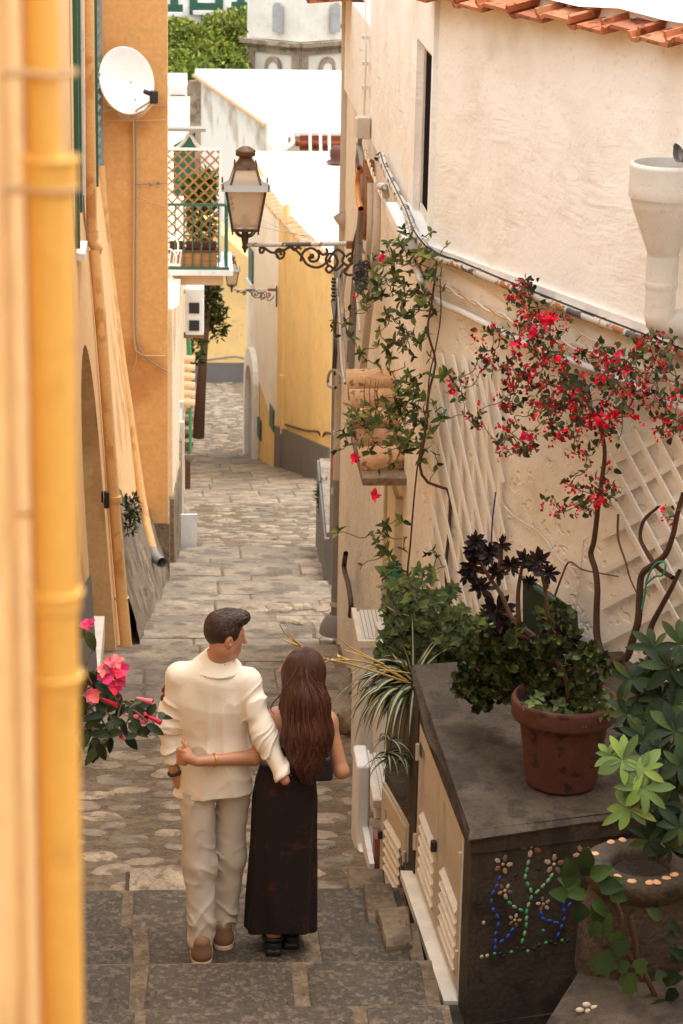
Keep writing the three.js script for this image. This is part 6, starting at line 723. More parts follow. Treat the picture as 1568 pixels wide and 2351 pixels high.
{ // spider plant: each strap leaf a striped ribbon
  const t = thing('striped_spider_plant', 'spider plant with arching cream striped leaves hanging by the cabinet', 'plant'); const mat = M([1, 1, 1], { vc: true, r: 0.45 }); const strap = (p, d, L, w, droop) => { const pos = [], col = [], idx = [], S = 12; let q = p.clone(), v = d.clone().normalize(); const x = v.clone().cross(V(0, 1, 0)).normalize(); for (let i = 0; i <= S; i++) { const u = i / S, hw = w * (0.55 + 0.45 * sin(PI * min(1, u * 1.6 + 0.15))) * (1 - Math.pow(u, 4)); [-1, -0.36, -0.3, 0.3, 0.36, 1].forEach((k, j) => { pos.push(q.x + x.x * k * hw, q.y + abs(k) * hw * 0.35, q.z + x.z * k * hw); const c = j === 2 || j === 3 ? [0.42, 0.4, 0.22] : [0.03, 0.045, 0.018]; col.push(...c); }); v.y -= droop / S * (0.6 + u); v.normalize(); q.addScaledVector(v, L / S); } for (let i = 0; i < S; i++) for (let j = 0; j < 5; j++) { const a = i * 6 + j; idx.push(a, a + 1, a + 7, a, a + 7, a + 6); } const g = new THREE.BufferGeometry(); g.setAttribute('position', new THREE.Float32BufferAttribute(pos, 3)); g.setAttribute('color', new THREE.Float32BufferAttribute(col, 3)); g.setIndex(idx); g.computeVertexNormals(); g.userData.uv = 1; mk('leaf', g, mat, t); };
  const c = atD(948, 1572, 12.25); for (let k = 0; k < 46; k++) { const a = rr(1.6, 4.4); strap(c.clone().add(V(rr(-0.05, 0.05), rr(-0.03, 0.03), rr(-0.08, 0.08))), V(cos(a) * 1.0, rr(0.2, 0.9), sin(a) * 0.7 + 0.25), rr(0.3, 0.55), rr(0.02, 0.03), rr(2.0, 3.4)); }
  for (let k = 0; k < 10; k++) strap(c.clone(), V(rr(-0.8, 0.6), 1, rr(-0.6, 0.4)), rr(0.25, 0.4), 0.018, rr(1.2, 2.2));
  for (const [px, py] of [[890, 1730], [905, 1745], [925, 1740], [895, 1700]]) { const q = atD(px, py, 12.0); for (let k = 0; k < 10; k++) { const a = rr(0, 6.28); strap(q, V(cos(a), rr(-0.2, 0.7), sin(a)), rr(0.1, 0.22), 0.015, rr(1.6, 2.6)); } }
  const tw = []; for (const L of [[[948, 1590], [915, 1640], [900, 1690], [893, 1730]], [[952, 1590], [930, 1660], [925, 1735]]]) tw.push(taper(L.map(q => atD(...q, 12.1)), 0.005, 0.003, 5, 12)); mk('runner', tw, MT.twig, t);
  const p = thing('hanging_pot', 'dark brown pot holding the striped spider plant', 'pot'); mk('pot', lathe([[0.001, -0.24], [0.08, -0.24], [0.11, -0.02], [0.125, -0.02], [0.125, 0.02], [0.1, 0.02]], 20).translate(c.x + 0.06, c.y - 0.02, c.z), MT.woodDark, p); mk('soil', cyl(0.1, 0.1, 0.02, c.x + 0.06, c.y - 0.025, c.z, 16), MT.soil, p);
}
{ // yellow dry twigs
  const t = thing('dry_twigs', 'long bare yellow twigs reaching out over the alley', 'twigs'); const T = [[[948, 1572, 12.2], [880, 1548, 12], [800, 1524, 11.8], [740, 1510, 11.6], [690, 1482, 11.5], [655, 1455, 11.45], [640, 1428, 11.4]], [[690, 1482, 11.5], [672, 1465, 11.45], [663, 1448, 11.45]], [[700, 1488, 11.5], [668, 1476, 11.5], [645, 1466, 11.5]], [[930, 1560, 12.2], [860, 1515, 12.1], [810, 1490, 12.05], [777, 1465, 12]], [[880, 1525, 12.1], [830, 1505, 12], [790, 1492, 12]], [[940, 1565, 12.2], [870, 1530, 12.1], [800, 1515, 11.9], [760, 1516, 11.8], [733, 1524, 11.7]], [[800, 1515, 11.9], [780, 1507, 11.9]], [[960, 1565, 12.2], [900, 1500, 12.4], [865, 1440, 12.5]], [[1060, 1560, 12], [1100, 1570, 11.8], [1130, 1590, 11.6], [1150, 1600, 11.5]], [[1000, 1450, 12.6], [950, 1420, 12.6], [900, 1400, 12.6], [880, 1385, 12.6]], [[960, 1550, 12.2], [900, 1540, 12], [870, 1538, 12]]]; T.forEach(L => mk('twig', taper(L.map(q => atD(...q)), 0.0065, 0.003, 6, L.length * 4), MT.dryTwig, t)); const bl = []; for (const q of [[733, 1522, 11.7], [740, 1516, 11.7], [752, 1514, 11.75], [765, 1513, 11.8], [778, 1508, 11.9], [640, 1430, 11.4]]) whorl(atD(...q), V(0, 1, 0.5), 4, 0.018, 0.9, bl); putLeaves(t, bl, LG.narrow, [lm(0.6, 0.58, 0.4), lm(0.3, 0.3, 0.08)], 40, 'bud');
}
{ // schefflera
  const t = thing('umbrella_plant', 'glossy umbrella plant with star shaped leaf fans by the shell urn', 'shrub'); const W = [[1429, 1745, 9.55, 1, 62], [1474, 1768, 9.5, 1, 58], [1476, 1810, 9.45, 1, 68], [1445, 1858, 9.45, 1, 62], [1538, 1534, 9.9, 0, 70], [1520, 1600, 9.85, 0, 70], [1490, 1660, 9.85, 0, 70], [1550, 1680, 9.7, 0, 70], [1500, 1545, 9.95, 0, 60], [1560, 1480, 9.95, 0, 62], [1530, 1740, 9.65, 0, 64], [1480, 1700, 9.8, 0, 60], [1555, 1820, 9.5, 0, 60], [1510, 1890, 9.5, 0, 62], [1560, 1900, 9.4, 0, 60], [1470, 1600, 10.0, 0, 56], [1545, 1620, 9.8, 0, 60], [1500, 1820, 9.6, 0, 58], [1450, 1690, 9.85, 0, 52], [1540, 1950, 9.4, 0, 52], [1400, 1735, 9.6, 1, 40], [1565, 1560, 9.9, 0, 60], [1500, 1490, 10, 0, 60], [1450, 1560, 10, 0, 56], [1440, 1640, 9.95, 0, 56], [1520, 1850, 9.5, 0, 60], [1560, 1760, 9.55, 0, 60], [1490, 1930, 9.45, 0, 50]];
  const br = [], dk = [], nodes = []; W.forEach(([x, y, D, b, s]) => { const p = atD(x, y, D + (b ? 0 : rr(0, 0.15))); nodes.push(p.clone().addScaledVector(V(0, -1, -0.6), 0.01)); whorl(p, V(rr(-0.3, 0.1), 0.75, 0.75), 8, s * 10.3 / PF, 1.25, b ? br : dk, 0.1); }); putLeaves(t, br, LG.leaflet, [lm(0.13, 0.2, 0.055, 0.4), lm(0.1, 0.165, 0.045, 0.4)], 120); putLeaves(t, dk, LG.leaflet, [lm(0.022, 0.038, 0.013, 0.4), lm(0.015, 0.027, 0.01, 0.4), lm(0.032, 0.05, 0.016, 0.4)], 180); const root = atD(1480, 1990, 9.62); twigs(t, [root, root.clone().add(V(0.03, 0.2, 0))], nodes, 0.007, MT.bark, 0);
}
{ // trailing vine at the corner
  const t = thing('trailing_vine', 'trailing glossy vine with woody stem below the shell urn', 'vine'); const at = (x, y, D = 9.25) => { const q = zF(x, y); return atD(q[0], q[1], D); }; const S = [[[1010, 800], [1080, 890], [1120, 1000], [1140, 1180], [1200, 1300], [1270, 1370], [1350, 1520], [1460, 1780]], [[1180, 970], [1220, 1150], [1240, 1320]], [[1300, 1560], [1330, 1800]]]; S.forEach(L => mk('stem', taper(L.map(q => at(...q)), 0.014, 0.011, 8, L.length * 5), MT.bark, t)); const list = [], iv = []; for (const [x, y, a] of [[850, 700, 1.2], [790, 760, 2.2], [900, 700, 0.5], [830, 780, 2.6], [960, 760, 0], [880, 830, 3], [740, 840, 2.8], [860, 900, -2], [1040, 820, -0.3], [950, 900, -1.4], [1000, 960, -1.2], [960, 1020, -2], [1060, 1100, -1], [860, 640, 1.5], [760, 700, 1.8], [920, 870, -0.8], [1020, 760, 0.4]]) list.push(frame(at(x, y, 9.2 + rr(-0.05, 0.05)), V(cos(a), sin(a), 0.25), V(0, 0.6, 1), rr(0.08, 0.11))); for (const [x, y, s] of [[980, 1240, .13], [1120, 1160, .09], [1170, 1390, .13], [1250, 1290, .09], [1150, 1300, .08], [1020, 1030, .08]]) iv.push(frame(at(x, y, 9.2), V(rr(-0.3, 0.3), -1, 0.3), V(0, 0.3, 1), s)); putLeaves(t, list, LG.broad, [lm(0.045, 0.085, 0.022, 0.3), lm(0.03, 0.06, 0.018, 0.3)], 100); putLeaves(t, iv, LG.ivy, [lm(0.035, 0.06, 0.02, 0.4)], 30);
  const ex = []; for (let k = 0; k < 14; k++) ex.push(frame(atD(rr(1520, 1575), rr(2080, 2330), 9.2), rdir(), V(0, 0.5, 1), 0.08)); putLeaves(t, ex, LG.broad, [lm(0.02, 0.035, 0.014)], 30);
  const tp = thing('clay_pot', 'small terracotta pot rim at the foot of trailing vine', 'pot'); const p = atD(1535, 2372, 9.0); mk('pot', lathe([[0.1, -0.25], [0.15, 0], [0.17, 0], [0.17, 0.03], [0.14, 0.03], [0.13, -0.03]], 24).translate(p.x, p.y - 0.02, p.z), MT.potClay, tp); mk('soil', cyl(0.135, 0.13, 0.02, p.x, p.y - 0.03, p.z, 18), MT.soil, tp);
}
{ // pink flowers on the left
  const t = thing('pink_mandevilla', 'pink trumpet flowers with dark leaves leaning out beside the downpipe', 'flowering plant'); const at = (x, y, D = 9.6) => { const q = zE(x, y); return atD(q[0], q[1], D); }; const pk = lm(0.8, 0.06, 0.2, 0.5), pk2 = lm(0.85, 0.2, 0.28, 0.5), rd = lm(0.6, 0.03, 0.08, 0.5);
  for (const [x, y, s, m] of [[720, 1090, .036, pk], [880, 1500, .046, pk], [960, 1400, .038, pk2], [1000, 1460, .044, pk], [740, 1660, .046, pk2], [945, 1610, .034, pk], [985, 1545, .034, pk], [900, 1390, .03, pk2], [850, 1460, .034, pk2], [990, 1510, .03, pk]]) trumpet(t, at(x, y, 9.5), V(rr(-0.4, 0.5), rr(0.2, 0.8), 0.8).normalize(), s, m); for (const [x, y] of [[960, 1680], [1200, 1710], [1270, 1870], [1100, 1840], [1160, 1890], [1000, 2010], [910, 1730], [1190, 1830]]) { const p = at(x, y, 9.5), d = V(rr(-0.2, 1), rr(-0.5, 0.6), 0.4).normalize(); mk('bud', taper([p.clone().addScaledVector(d, -0.045), p, p.clone().addScaledVector(d, 0.03)], 0.006, 0.012, 7, 4), rnd() < 0.5 ? pk2 : rd, t); }
  const list = [], nodes = []; for (const [x, y] of [[760, 1470], [750, 1570], [840, 1640], [730, 1770], [830, 1700], [740, 1890], [870, 1920], [970, 1880], [900, 1830], [1050, 1870], [1000, 1960], [1120, 1740], [1180, 1790], [1260, 1740], [1310, 1820], [1200, 1880], [1100, 1990], [730, 1170], [840, 1960], [880, 1560], [960, 1640], [1010, 1720], [800, 1830], [700, 1950], [770, 2000], [920, 1980], [850, 1790], [780, 1730], [700, 1650], [1060, 1780], [720, 1500], [820, 1600], [640, 1800], [650, 1900], [900, 2030], [760, 2060], [820, 2080]]) { const p = at(x, y, rr(9.45, 9.75)); nodes.push(p); for (let k = 0; k < 2; k++) { const d = V(rr(-1, 1), rr(-1, 0.5), rr(-0.2, 0.6)); list.push(frame(p.clone().add(rdir().multiplyScalar(0.015)), d, V(rr(-0.4, 0.4), 0.7, 1), rr(0.065, 0.105))); } } putLeaves(t, list, LG.oval, [lm(0.03, 0.05, 0.028, 0.35), lm(0.045, 0.065, 0.033, 0.35), lm(0.022, 0.038, 0.022, 0.35)], 200); const o = at(600, 2050); twigs(t, [V(-0.56, o.y - 0.05, -9.65)], nodes, 0.005, MT.twig, 0); const rb = []; for (const [x, y] of [[1330, 1650], [1340, 1690], [1325, 1720]]) rb.push(frame(at(x, y, 9.55), V(rr(-.3, .6), 1, 0), V(0, 0, 1), 0.035)); putLeaves(t, rb, LG.narrow, [lm(0.12, 0.03, 0.02)], 10);
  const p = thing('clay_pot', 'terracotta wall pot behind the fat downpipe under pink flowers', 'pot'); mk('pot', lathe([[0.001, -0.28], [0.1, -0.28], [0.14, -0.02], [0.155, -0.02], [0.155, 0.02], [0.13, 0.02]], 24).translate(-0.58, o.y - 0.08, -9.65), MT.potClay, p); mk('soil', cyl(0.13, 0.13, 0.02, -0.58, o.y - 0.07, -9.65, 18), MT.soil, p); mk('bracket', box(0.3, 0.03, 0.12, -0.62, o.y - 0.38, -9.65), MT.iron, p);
}
/* small shrubs, trees and the hillside */
function bush(name, label, cat, blobs, len, mats, geo, trunk, group, cap = 60) { const t = thing(name, label, cat, group), list = [], nodes = []; const c = V(); blobs.forEach(([p, rx, ry, rz, n]) => { for (let k = 0; k < n; k++) { const d = rdir(), q = Math.pow(rnd(), 0.4); const o = V(d.x * rx * q, d.y * ry * q, d.z * rz * q).add(p); if (k % 9 === 0) nodes.push(o.clone()); list.push(frame(o, d.clone().add(rdir(0.3)), rdir(0.8), len * rr(0.6, 1.3))); } }); putLeaves(t, list, geo, mats, cap); if (trunk) { mk('trunk', taper(trunk[0], trunk[1], trunk[2], 8, 10), MT.bark, t); twigs(t, trunk[0].slice(-2), nodes.slice(0, 60), trunk[2] * 0.5, MT.bark, 0, 'limb'); } return t; }
{ const p = atD(303, 1165, 23.4), q = atD(297, 1210, 23.3); bush('wall_shrub', 'small leafy shrub growing from the battered stone wall', 'shrub', [[p, 0.09, 0.16, 0.1, 170], [q, 0.06, 0.1, 0.08, 60]], 0.05, darkGreens.concat(vineGreens[1]), LG.oval, [[atD(286, 1200, 23.5), q, p], 0.012, 0.008], undefined, 200);
  const a = atD(748, 1140, 30.2); bush('potted_shrub', 'small green shrub on the low grey stair wall', 'shrub', [[a, 0.13, 0.22, 0.15, 260]], 0.07, [lm(0.06, 0.085, 0.035), lm(0.09, 0.12, 0.05)], LG.oval, [[V(a.x + 0.05, -3.15, -30.3), a.clone().add(V(0, -0.1, 0)), a], 0.02, 0.012], undefined, 200);
  const b = atD(482, 700, 54), b2 = atD(500, 740, 54), b3 = atD(445, 800, 52); bush('wall_tree', 'leafy creeper tree with thick brown trunk beside the cream house', 'tree', [[b, 0.28, 0.6, 0.4, 500], [b2, 0.25, 0.4, 0.3, 200], [b3, 0.25, 0.4, 0.3, 200], [atD(475, 665, 54), 0.25, 0.3, 0.3, 160]], 0.13, [lm(0.055, 0.075, 0.025), lm(0.08, 0.1, 0.03), lm(0.035, 0.05, 0.02)], LG.oval, [[atD(455, 1005, 53), atD(461, 900, 53), atD(470, 780, 53.5), b], 0.14, 0.06]);
  const c = atD(462, 505, 38.4), c2 = atD(440, 440, 38.4); bush('balcony_climber', 'green climber growing behind the lattice screen', 'climber', [[c, 0.22, 0.55, 0.12, 260], [c2, 0.15, 0.3, 0.12, 100], [atD(480, 430, 38.4), 0.12, 0.3, 0.1, 80]], 0.14, [lm(0.1, 0.15, 0.03), lm(0.06, 0.1, 0.025)], LG.broad, [[atD(450, 595, 38.4), c, c2], 0.02, 0.01]);
  const gm = [lm(0.2, 0.25, 0.045, 0.7), lm(0.27, 0.31, 0.06, 0.7), lm(0.13, 0.18, 0.035, 0.7)]; const f = (px, py, D) => atD(px, py, D); const hill = (x, y, D, rx, ry, label) => { const p = f(x, y, D); bush('hillside_tree', label, 'tree', [[p, rx, ry, rx, 1700], [p.clone().add(V(-rx * 0.5, -ry * 0.4, 1)), rx * 0.7, ry * 0.6, rx * 0.7, 700], [p.clone().add(V(rx * 0.5, -ry * 0.3, 0.6)), rx * 0.6, ry * 0.6, rx * 0.6, 700]], 0.36, gm, LG.tiny, [[V(p.x, -24, p.z), p.clone().add(V(0.2, -ry * 0.5, 0)), p], 0.3, 0.15], 'trees on the far hillside', 40); };
  hill(525, 85, 168, 2.4, 1.9, 'round green tree beside the church tower'); hill(430, 95, 165, 2.4, 1.2, 'wide low tree below the hotel balconies'); hill(480, 130, 150, 2.2, 1.0, 'bright green terrace tree above the white roof'); hill(415, 165, 130, 1.7, 1.0, 'spreading bright tree behind the small white house'); hill(505, 160, 140, 1.6, 0.9, 'leafy tree in front of the stone tower base'); hill(560, 70, 175, 1.7, 1.6, 'dark rounded tree against the tower side'); hill(400, 70, 180, 1.6, 0.9, 'small tree under the lit hotel terrace'); hill(440, 185, 120, 1.4, 0.7, 'scrubby tree just above roof corner');
}
/* ================= the couple ================= */
/* surface nets over a signed distance function f(x,y,z) */
function nets(lo, hi, h, f) {
  const n = [0, 1, 2].map(k => Math.ceil((hi[k] - lo[k]) / h) + 1), [nx, ny, nz] = n, F = new Float32Array(nx * ny * nz);
  for (let k = 0, o = 0; k < nz; k++) for (let j = 0; j < ny; j++) for (let i = 0; i < nx; i++, o++) F[o] = f(lo[0] + i * h, lo[1] + j * h, lo[2] + k * h);
  const id = new Int32Array(nx * ny * nz).fill(-1), pos = [], idx = [], O = [0, 1, nx, nx + 1, nx * ny, nx * ny + 1, nx * ny + nx, nx * ny + nx + 1], E2 = [[0, 1], [2, 3], [4, 5], [6, 7], [0, 2], [1, 3], [4, 6], [5, 7], [0, 4], [1, 5], [2, 6], [3, 7]];
  for (let k = 0; k < nz - 1; k++) for (let j = 0; j < ny - 1; j++) for (let i = 0; i < nx - 1; i++) {
    const b = i + nx * (j + ny * k); let m = 0; for (let c = 0; c < 8; c++) if (F[b + O[c]] < 0) m |= 1 << c; if (m === 0 || m === 255) continue;
    let x = 0, y = 0, z = 0, cnt = 0; for (const [p, q] of E2) { const a = F[b + O[p]], d = F[b + O[q]]; if ((a < 0) === (d < 0)) continue; const t = a / (a - d); x += (p & 1) + t * ((q & 1) - (p & 1)); y += (p >> 1 & 1) + t * ((q >> 1 & 1) - (p >> 1 & 1)); z += (p >> 2 & 1) + t * ((q >> 2 & 1) - (p >> 2 & 1)); cnt++; }
    id[b] = pos.length / 3; pos.push(lo[0] + (i + x / cnt) * h, lo[1] + (j + y / cnt) * h, lo[2] + (k + z / cnt) * h);
  }
  const S = [1, nx, nx * ny]; for (let k = 1; k < nz - 1; k++) for (let j = 1; j < ny - 1; j++) for (let i = 1; i < nx - 1; i++) { const b = i + nx * (j + ny * k); for (let a = 0; a < 3; a++) { const s = F[b] < 0, e = F[b + S[a]] < 0; if (s === e) continue; const u = S[(a + 1) % 3], v = S[(a + 2) % 3], q = [id[b], id[b - u], id[b - u - v], id[b - v]]; if (q.some(w => w < 0)) continue; if (s) idx.push(q[0], q[1], q[2], q[0], q[2], q[3]); else idx.push(q[0], q[2], q[1], q[0], q[3], q[2]); } }
  const N = [], e = h * 0.6; for (let i = 0; i < pos.length; i += 3) { const [x, y, z] = [pos[i], pos[i + 1], pos[i + 2]]; let a = f(x + e, y, z) - f(x - e, y, z), b = f(x, y + e, z) - f(x, y - e, z), c = f(x, y, z + e) - f(x, y, z - e); const l = Math.hypot(a, b, c) || 1; N.push(a / l, b / l, c / l); }
  const g = new THREE.BufferGeometry(); g.setAttribute('position', new THREE.Float32BufferAttribute(pos, 3)); g.setAttribute('normal', new THREE.Float32BufferAttribute(N, 3)); g.setIndex(idx); return g;
}
const capD = (x, y, z, a, b, ra, rb) => { const dx = b.x - a.x, dy = b.y - a.y, dz = b.z - a.z, t = clamp(((x - a.x) * dx + (y - a.y) * dy + (z - a.z) * dz) / (dx * dx + dy * dy + dz * dz), 0, 1); return Math.hypot(x - a.x - dx * t, y - a.y - dy * t, z - a.z - dz * t) - (ra + (rb - ra) * t); };
const ellD = (x, y, z, rx, ry, rz) => { const k0 = Math.hypot(x / rx, y / ry, z / rz), k1 = Math.hypot(x / rx / rx, y / ry / ry, z / rz / rz); return k1 < 1e-9 ? -min(rx, ry, rz) : k0 * (k0 - 1) / k1; };
const smin = (a, b, k) => { const h = max(k - abs(a - b), 0) / k; return min(a, b) - h * h * k * 0.25; };
const smax = (a, b, k) => -smin(-a, -b, k);
const chain = (x, y, z, L, k) => { let d = 1e9; for (const [a, b, ra, rb] of L) d = smin(d, capD(x, y, z, a, b, ra, rb), k); return d; };
function headFrame(c, fwd, up) { const f = fwd.clone().normalize(), r = f.clone().cross(up).normalize(), u = r.clone().cross(f); return (x, y, z) => { const dx = x - c.x, dy = y - c.y, dz = z - c.z; return [dx * r.x + dy * r.y + dz * r.z, dx * u.x + dy * u.y + dz * u.z, dx * f.x + dy * f.y + dz * f.z]; }; }
const headS = (a, b, c, s = 1) => { a = abs(a) / s; b /= s; c /= s; let d = smin(ellD(a, b - 0.03, c + 0.012, 0.074, 0.098, 0.096), ellD(a, b + 0.035, c - 0.03, 0.056, 0.083, 0.066), 0.04); d = smin(d, Math.hypot(a * 0.8, b + 0.103, c - 0.068) - 0.02, 0.03); d = smin(d, Math.hypot(a - 0.045, b + 0.07, c - 0.01) - 0.02, 0.04); d = smin(d, capD(a, b, c, { x: 0, y: 0.012, z: 0.092 }, { x: 0, y: -0.03, z: 0.116 }, 0.008, 0.012), 0.016); d = smin(d, capD(a, b, c, { x: 0, y: 0.03, z: 0.088 }, { x: 0.034, y: 0.026, z: 0.078 }, 0.012, 0.009), 0.02); d = smin(d, capD(a, b, c, { x: 0, y: -0.066, z: 0.097 }, { x: 0.016, y: -0.067, z: 0.09 }, 0.007, 0.005), 0.008); d = smin(d, capD(a, b, c, { x: 0, y: -0.08, z: 0.094 }, { x: 0.013, y: -0.078, z: 0.09 }, 0.007, 0.005), 0.008); d = smax(d, -(Math.hypot(a - 0.032, b - 0.006, c - 0.097) - 0.013), 0.014); const ear = max(ellD(a - 0.076, b + 0.008 + (c + 0.004) * 0.2, c + 0.006, 0.013, 0.033, 0.021), -(ellD(a - 0.089, b + 0.006, c - 0.001, 0.009, 0.018, 0.011))); d = smin(d, ear, 0.008); return d * s; };
const skinM = M([0.52, 0.245, 0.145], { r: 0.5, bump: TX.plasterB, bs: 0.0005, ts: 0.12 }), skinW = M([0.50, 0.235, 0.13], { r: 0.42 });
const shirtMat = M([0.85, 0.775, 0.64], { r: 0.9, bump: TX.knitB, bs: 0.0012, ts: 0.25 }), trouserMat = M([0.6, 0.535, 0.44], { r: 0.9, bump: TX.linenB, bs: 0.0008, ts: 0.12 });
const cylUV = (g, c, ts) => { const P = g.attributes.position, uv = new Float32Array(P.count * 2); for (let i = 0; i < P.count; i++) { uv[i * 2] = Math.atan2(P.getX(i) - c.x, P.getZ(i) - c.z) * ts; uv[i * 2 + 1] = P.getY(i) * 1.2; } g.setAttribute('uv', new THREE.BufferAttribute(uv, 2)); g.userData.uv = 1; return g; };
const rr2 = (L, s) => L.map(([a, b, c, d]) => [a, b, c - s, d - s]);
{ // ---- the man ----
  const t = thing('person', 'person in cream knit shirt and beige trousers, head turned to companion', 'person');
  const hipL = J(455, 0.93, 11.0), hipR = J(535, 0.93, 11.02), knL = J(457, 0.5, 10.94), knR = J(529, 0.5, 11.03), anL = J(463, 0.1, 10.86), anR = J(513, 0.1, 11.03), pel = J(492, 0.98, 11.01), ches = J(487, 1.34, 11.03), nb = J(497, 1.52, 11.03), shL = J(413, 1.445, 11.04), shR = J(568, 1.435, 11.0), elL = J(386, 1.19, 11.03), wrL = J(399, 0.985, 10.99), haL = J(415, 0.9, 11.0), elR = J(607, 1.19, 10.9), wrR = J(655, 1.0, 10.79), haR = J(690, 0.985, 10.8);
  const hc = J(517, 1.672, 11.0), fw = V(0.93, -0.16, -0.33), hf = headFrame(hc, fw, V(0.05, 1, 0));
  // body: one surface, finer for head and hands
  const bones = [[hipL, knL, 0.065, 0.05], [knL, anL, 0.048, 0.034], [hipR, knR, 0.065, 0.05], [knR, anR, 0.052, 0.036], [hipL, hipR, 0.07, 0.07], [pel, ches, 0.075, 0.09], [shL, shR, 0.06, 0.06], [ches, nb, 0.1, 0.06], [shL, elL, 0.05, 0.04], [elL, wrL, 0.038, 0.027], [shR, elR, 0.05, 0.04], [elR, wrR, 0.038, 0.027], [anL, anL.clone().add(V(0, -0.05, -0.14)), 0.03, 0.03], [anR, anR.clone().add(V(0, -0.05, -0.14)), 0.03, 0.03]];
  const neckTop = V(hc.x - 0.02, hc.y - 0.055, hc.z + 0.015); const headF = (x, y, z) => { const [a, b, c] = hf(x, y, z); return smin(headS(a, b, c, 0.94), min(capD(x, y, z, nb, neckTop, 0.06, 0.053)), 0.03); };
  const bodyF = (x, y, z) => smin(chain(x, y, z, bones, 0.05), headF(x, y, z), 0.04);
  const handL = [[wrL, haL, 0.028, 0.034]]; for (let k = 0; k < 4; k++) { const b = haL.clone().add(V(0.01, -0.03, -0.03 + k * 0.02)), m = b.clone().add(V(0.008, -0.045, 0)), e = m.clone().add(V(0.01, -0.03, 0)); handL.push([b, m, 0.0095, 0.009], [m, e, 0.009, 0.008]); } handL.push([haL.clone().add(V(0, 0.01, -0.03)), haL.clone().add(V(0.02, -0.04, -0.05)), 0.011, 0.009]);
  const B = nets([hc.x - 0.42, -0.02, hc.z - 0.32], [hc.x + 0.42, 1.5, hc.z + 0.34], 0.018, (x, y, z) => bodyF(x, y, z)), H = nets([hc.x - 0.16, 1.49, hc.z - 0.16], [hc.x + 0.17, 1.88, hc.z + 0.17], 0.0042, headF), HL = nets([haL.x - 0.08, haL.y - 0.16, haL.z - 0.1], [haL.x + 0.1, haL.y + 0.17, haL.z + 0.1], 0.004, (x, y, z) => chain(x, y, z, handL, 0.012));
  mk('body', [B, H, HL], skinM, t);
  // shirt
  const zc = -11.02, tor = [[V(pel.x - 0.006, 0.84, zc), V(pel.x, 1.05, zc), 0.188, 0.15], [V(pel.x, 1.05, zc), V(ches.x, 1.33, zc - 0.01), 0.15, 0.157], [V(ches.x, 1.33, zc - 0.01), V(lerp(ches.x, nb.x, 0.6), 1.44, zc), 0.157, 0.105]];
  const sleeves = [[shL, elL, 0.061, 0.052, 0], [elL, wrL.clone().lerp(elL, 0.12), 0.052, 0.042, 0], [shR, elR, 0.062, 0.054, 1], [elR, wrR.clone().lerp(elR, 0.06), 0.054, 0.041, 1]];
  const rdg = (x, y, z, s) => { const n = 1 - abs(2 * n3(x, y, z, s) - 1); return n * n * n; }; const fold = (x, y, z) => { const w = n3(x * 7, y * 3.2, z * 7, 2), q = n3(x * 14 + y * 5, y * 6, z * 9, 3), lx = x - pel.x; const diag = sin((lx * 0.8 + (y - 1.5) * 0.42) * 42 + w * 6) * 0.5 + 0.5; const k = 0.7 + (1.5 - y) * 0.5, rd = rdg(lx / k * 9 + 3, y * 2.4 + abs(lx) * 2.2, z * 2, 12), r2 = rdg(lx * 5 + y * 6, y * 7 - lx * 6, 1, 14); return -0.016 * (w - 0.5) - 0.018 * rd * sst(1.5, 1.25, y) - 0.008 * r2 * sst(1.4, 1.05, y); };
  const slF = (x, y, z) => { let d = 1e9; for (const [a, b, ra, rb, s] of sleeves) { const dx = b.x - a.x, dy = b.y - a.y, dz = b.z - a.z, L2 = dx * dx + dy * dy + dz * dz, tt = ((x - a.x) * dx + (y - a.y) * dy + (z - a.z) * dz) / L2, tc = clamp(tt, 0, 1); const e = Math.hypot(x - a.x - dx * tc, y - a.y - dy * tc, z - a.z - dz * tc) - (ra + (rb - ra) * tc); const L = Math.sqrt(L2), cut = a === elL || a === elR ? (tt - 1) * L + 0.004 : -1, ph = tt * L * 105 + n3(x * 12, y * 12, z * 12, 5) * 7 + (x + z) * 24; const amp = 0.017 * sst(-0.3, 0.6, a === shL || a === shR ? tc : 1 - tc * 0.75); d = smin(d, smax(e, cut, 0.006) - amp * (1.25 * rdg(tt * L * 20 + (x - z) * 9 + n3(x * 10, y * 10, z * 10, 8) * 1.2, x * 5, z * 5 + s * 9, 9) - 0.35), 0.03); } return d; };
  const shirtF = (x, y, z) => { const zz = zc + (z - zc) * lerp(1.25, 1.42, sst(0.9, 1.2, y)); let d = chain(x, y, zz, tor, 0.1); d = smin(d, capD(x, y, z, shL, shR, 0.062, 0.062), 0.08); d = smin(d, capD(x, y, z, V(ches.x, 1.44, zc), nb, 0.1, 0.07), 0.06); const bl = capD(x, y, zz, V(ches.x - 0.075, 1.33, zc + 0.02), V(ches.x - 0.07, 1.24, zc + 0.02), 0.1, 0.09), br = capD(x, y, zz, V(ches.x + 0.08, 1.33, zc + 0.02), V(ches.x + 0.07, 1.24, zc + 0.02), 0.1, 0.09); d = smin(d, min(bl, br), 0.05); d += fold(x, y, z); d = smin(d, slF(x, y, z), 0.035); d = smax(d, (0.845 + 0.02 * sin((x - pel.x) * 9 + 1)) - y, 0.01); d = smax(d, -(capD(x, y, z, nb.clone().add(V(0, -0.02, 0)), neckTop, 0.066, 0.075)), 0.01);
    for (const [w, e] of [[wrL, elL], [wrR, elR]]) { const dx = w.x - e.x, dy = w.y - e.y, dz = w.z - e.z, L = Math.hypot(dx, dy, dz), s = ((x - w.x) * dx + (y - w.y) * dy + (z - w.z) * dz) / L; } return d; };
  const sh = nets([shL.x - 0.16, 0.8, zc - 0.28], [wrR.x + 0.1, 1.62, zc + 0.34], 0.0075, shirtF); mk('shirt', sh, shirtMat, t);
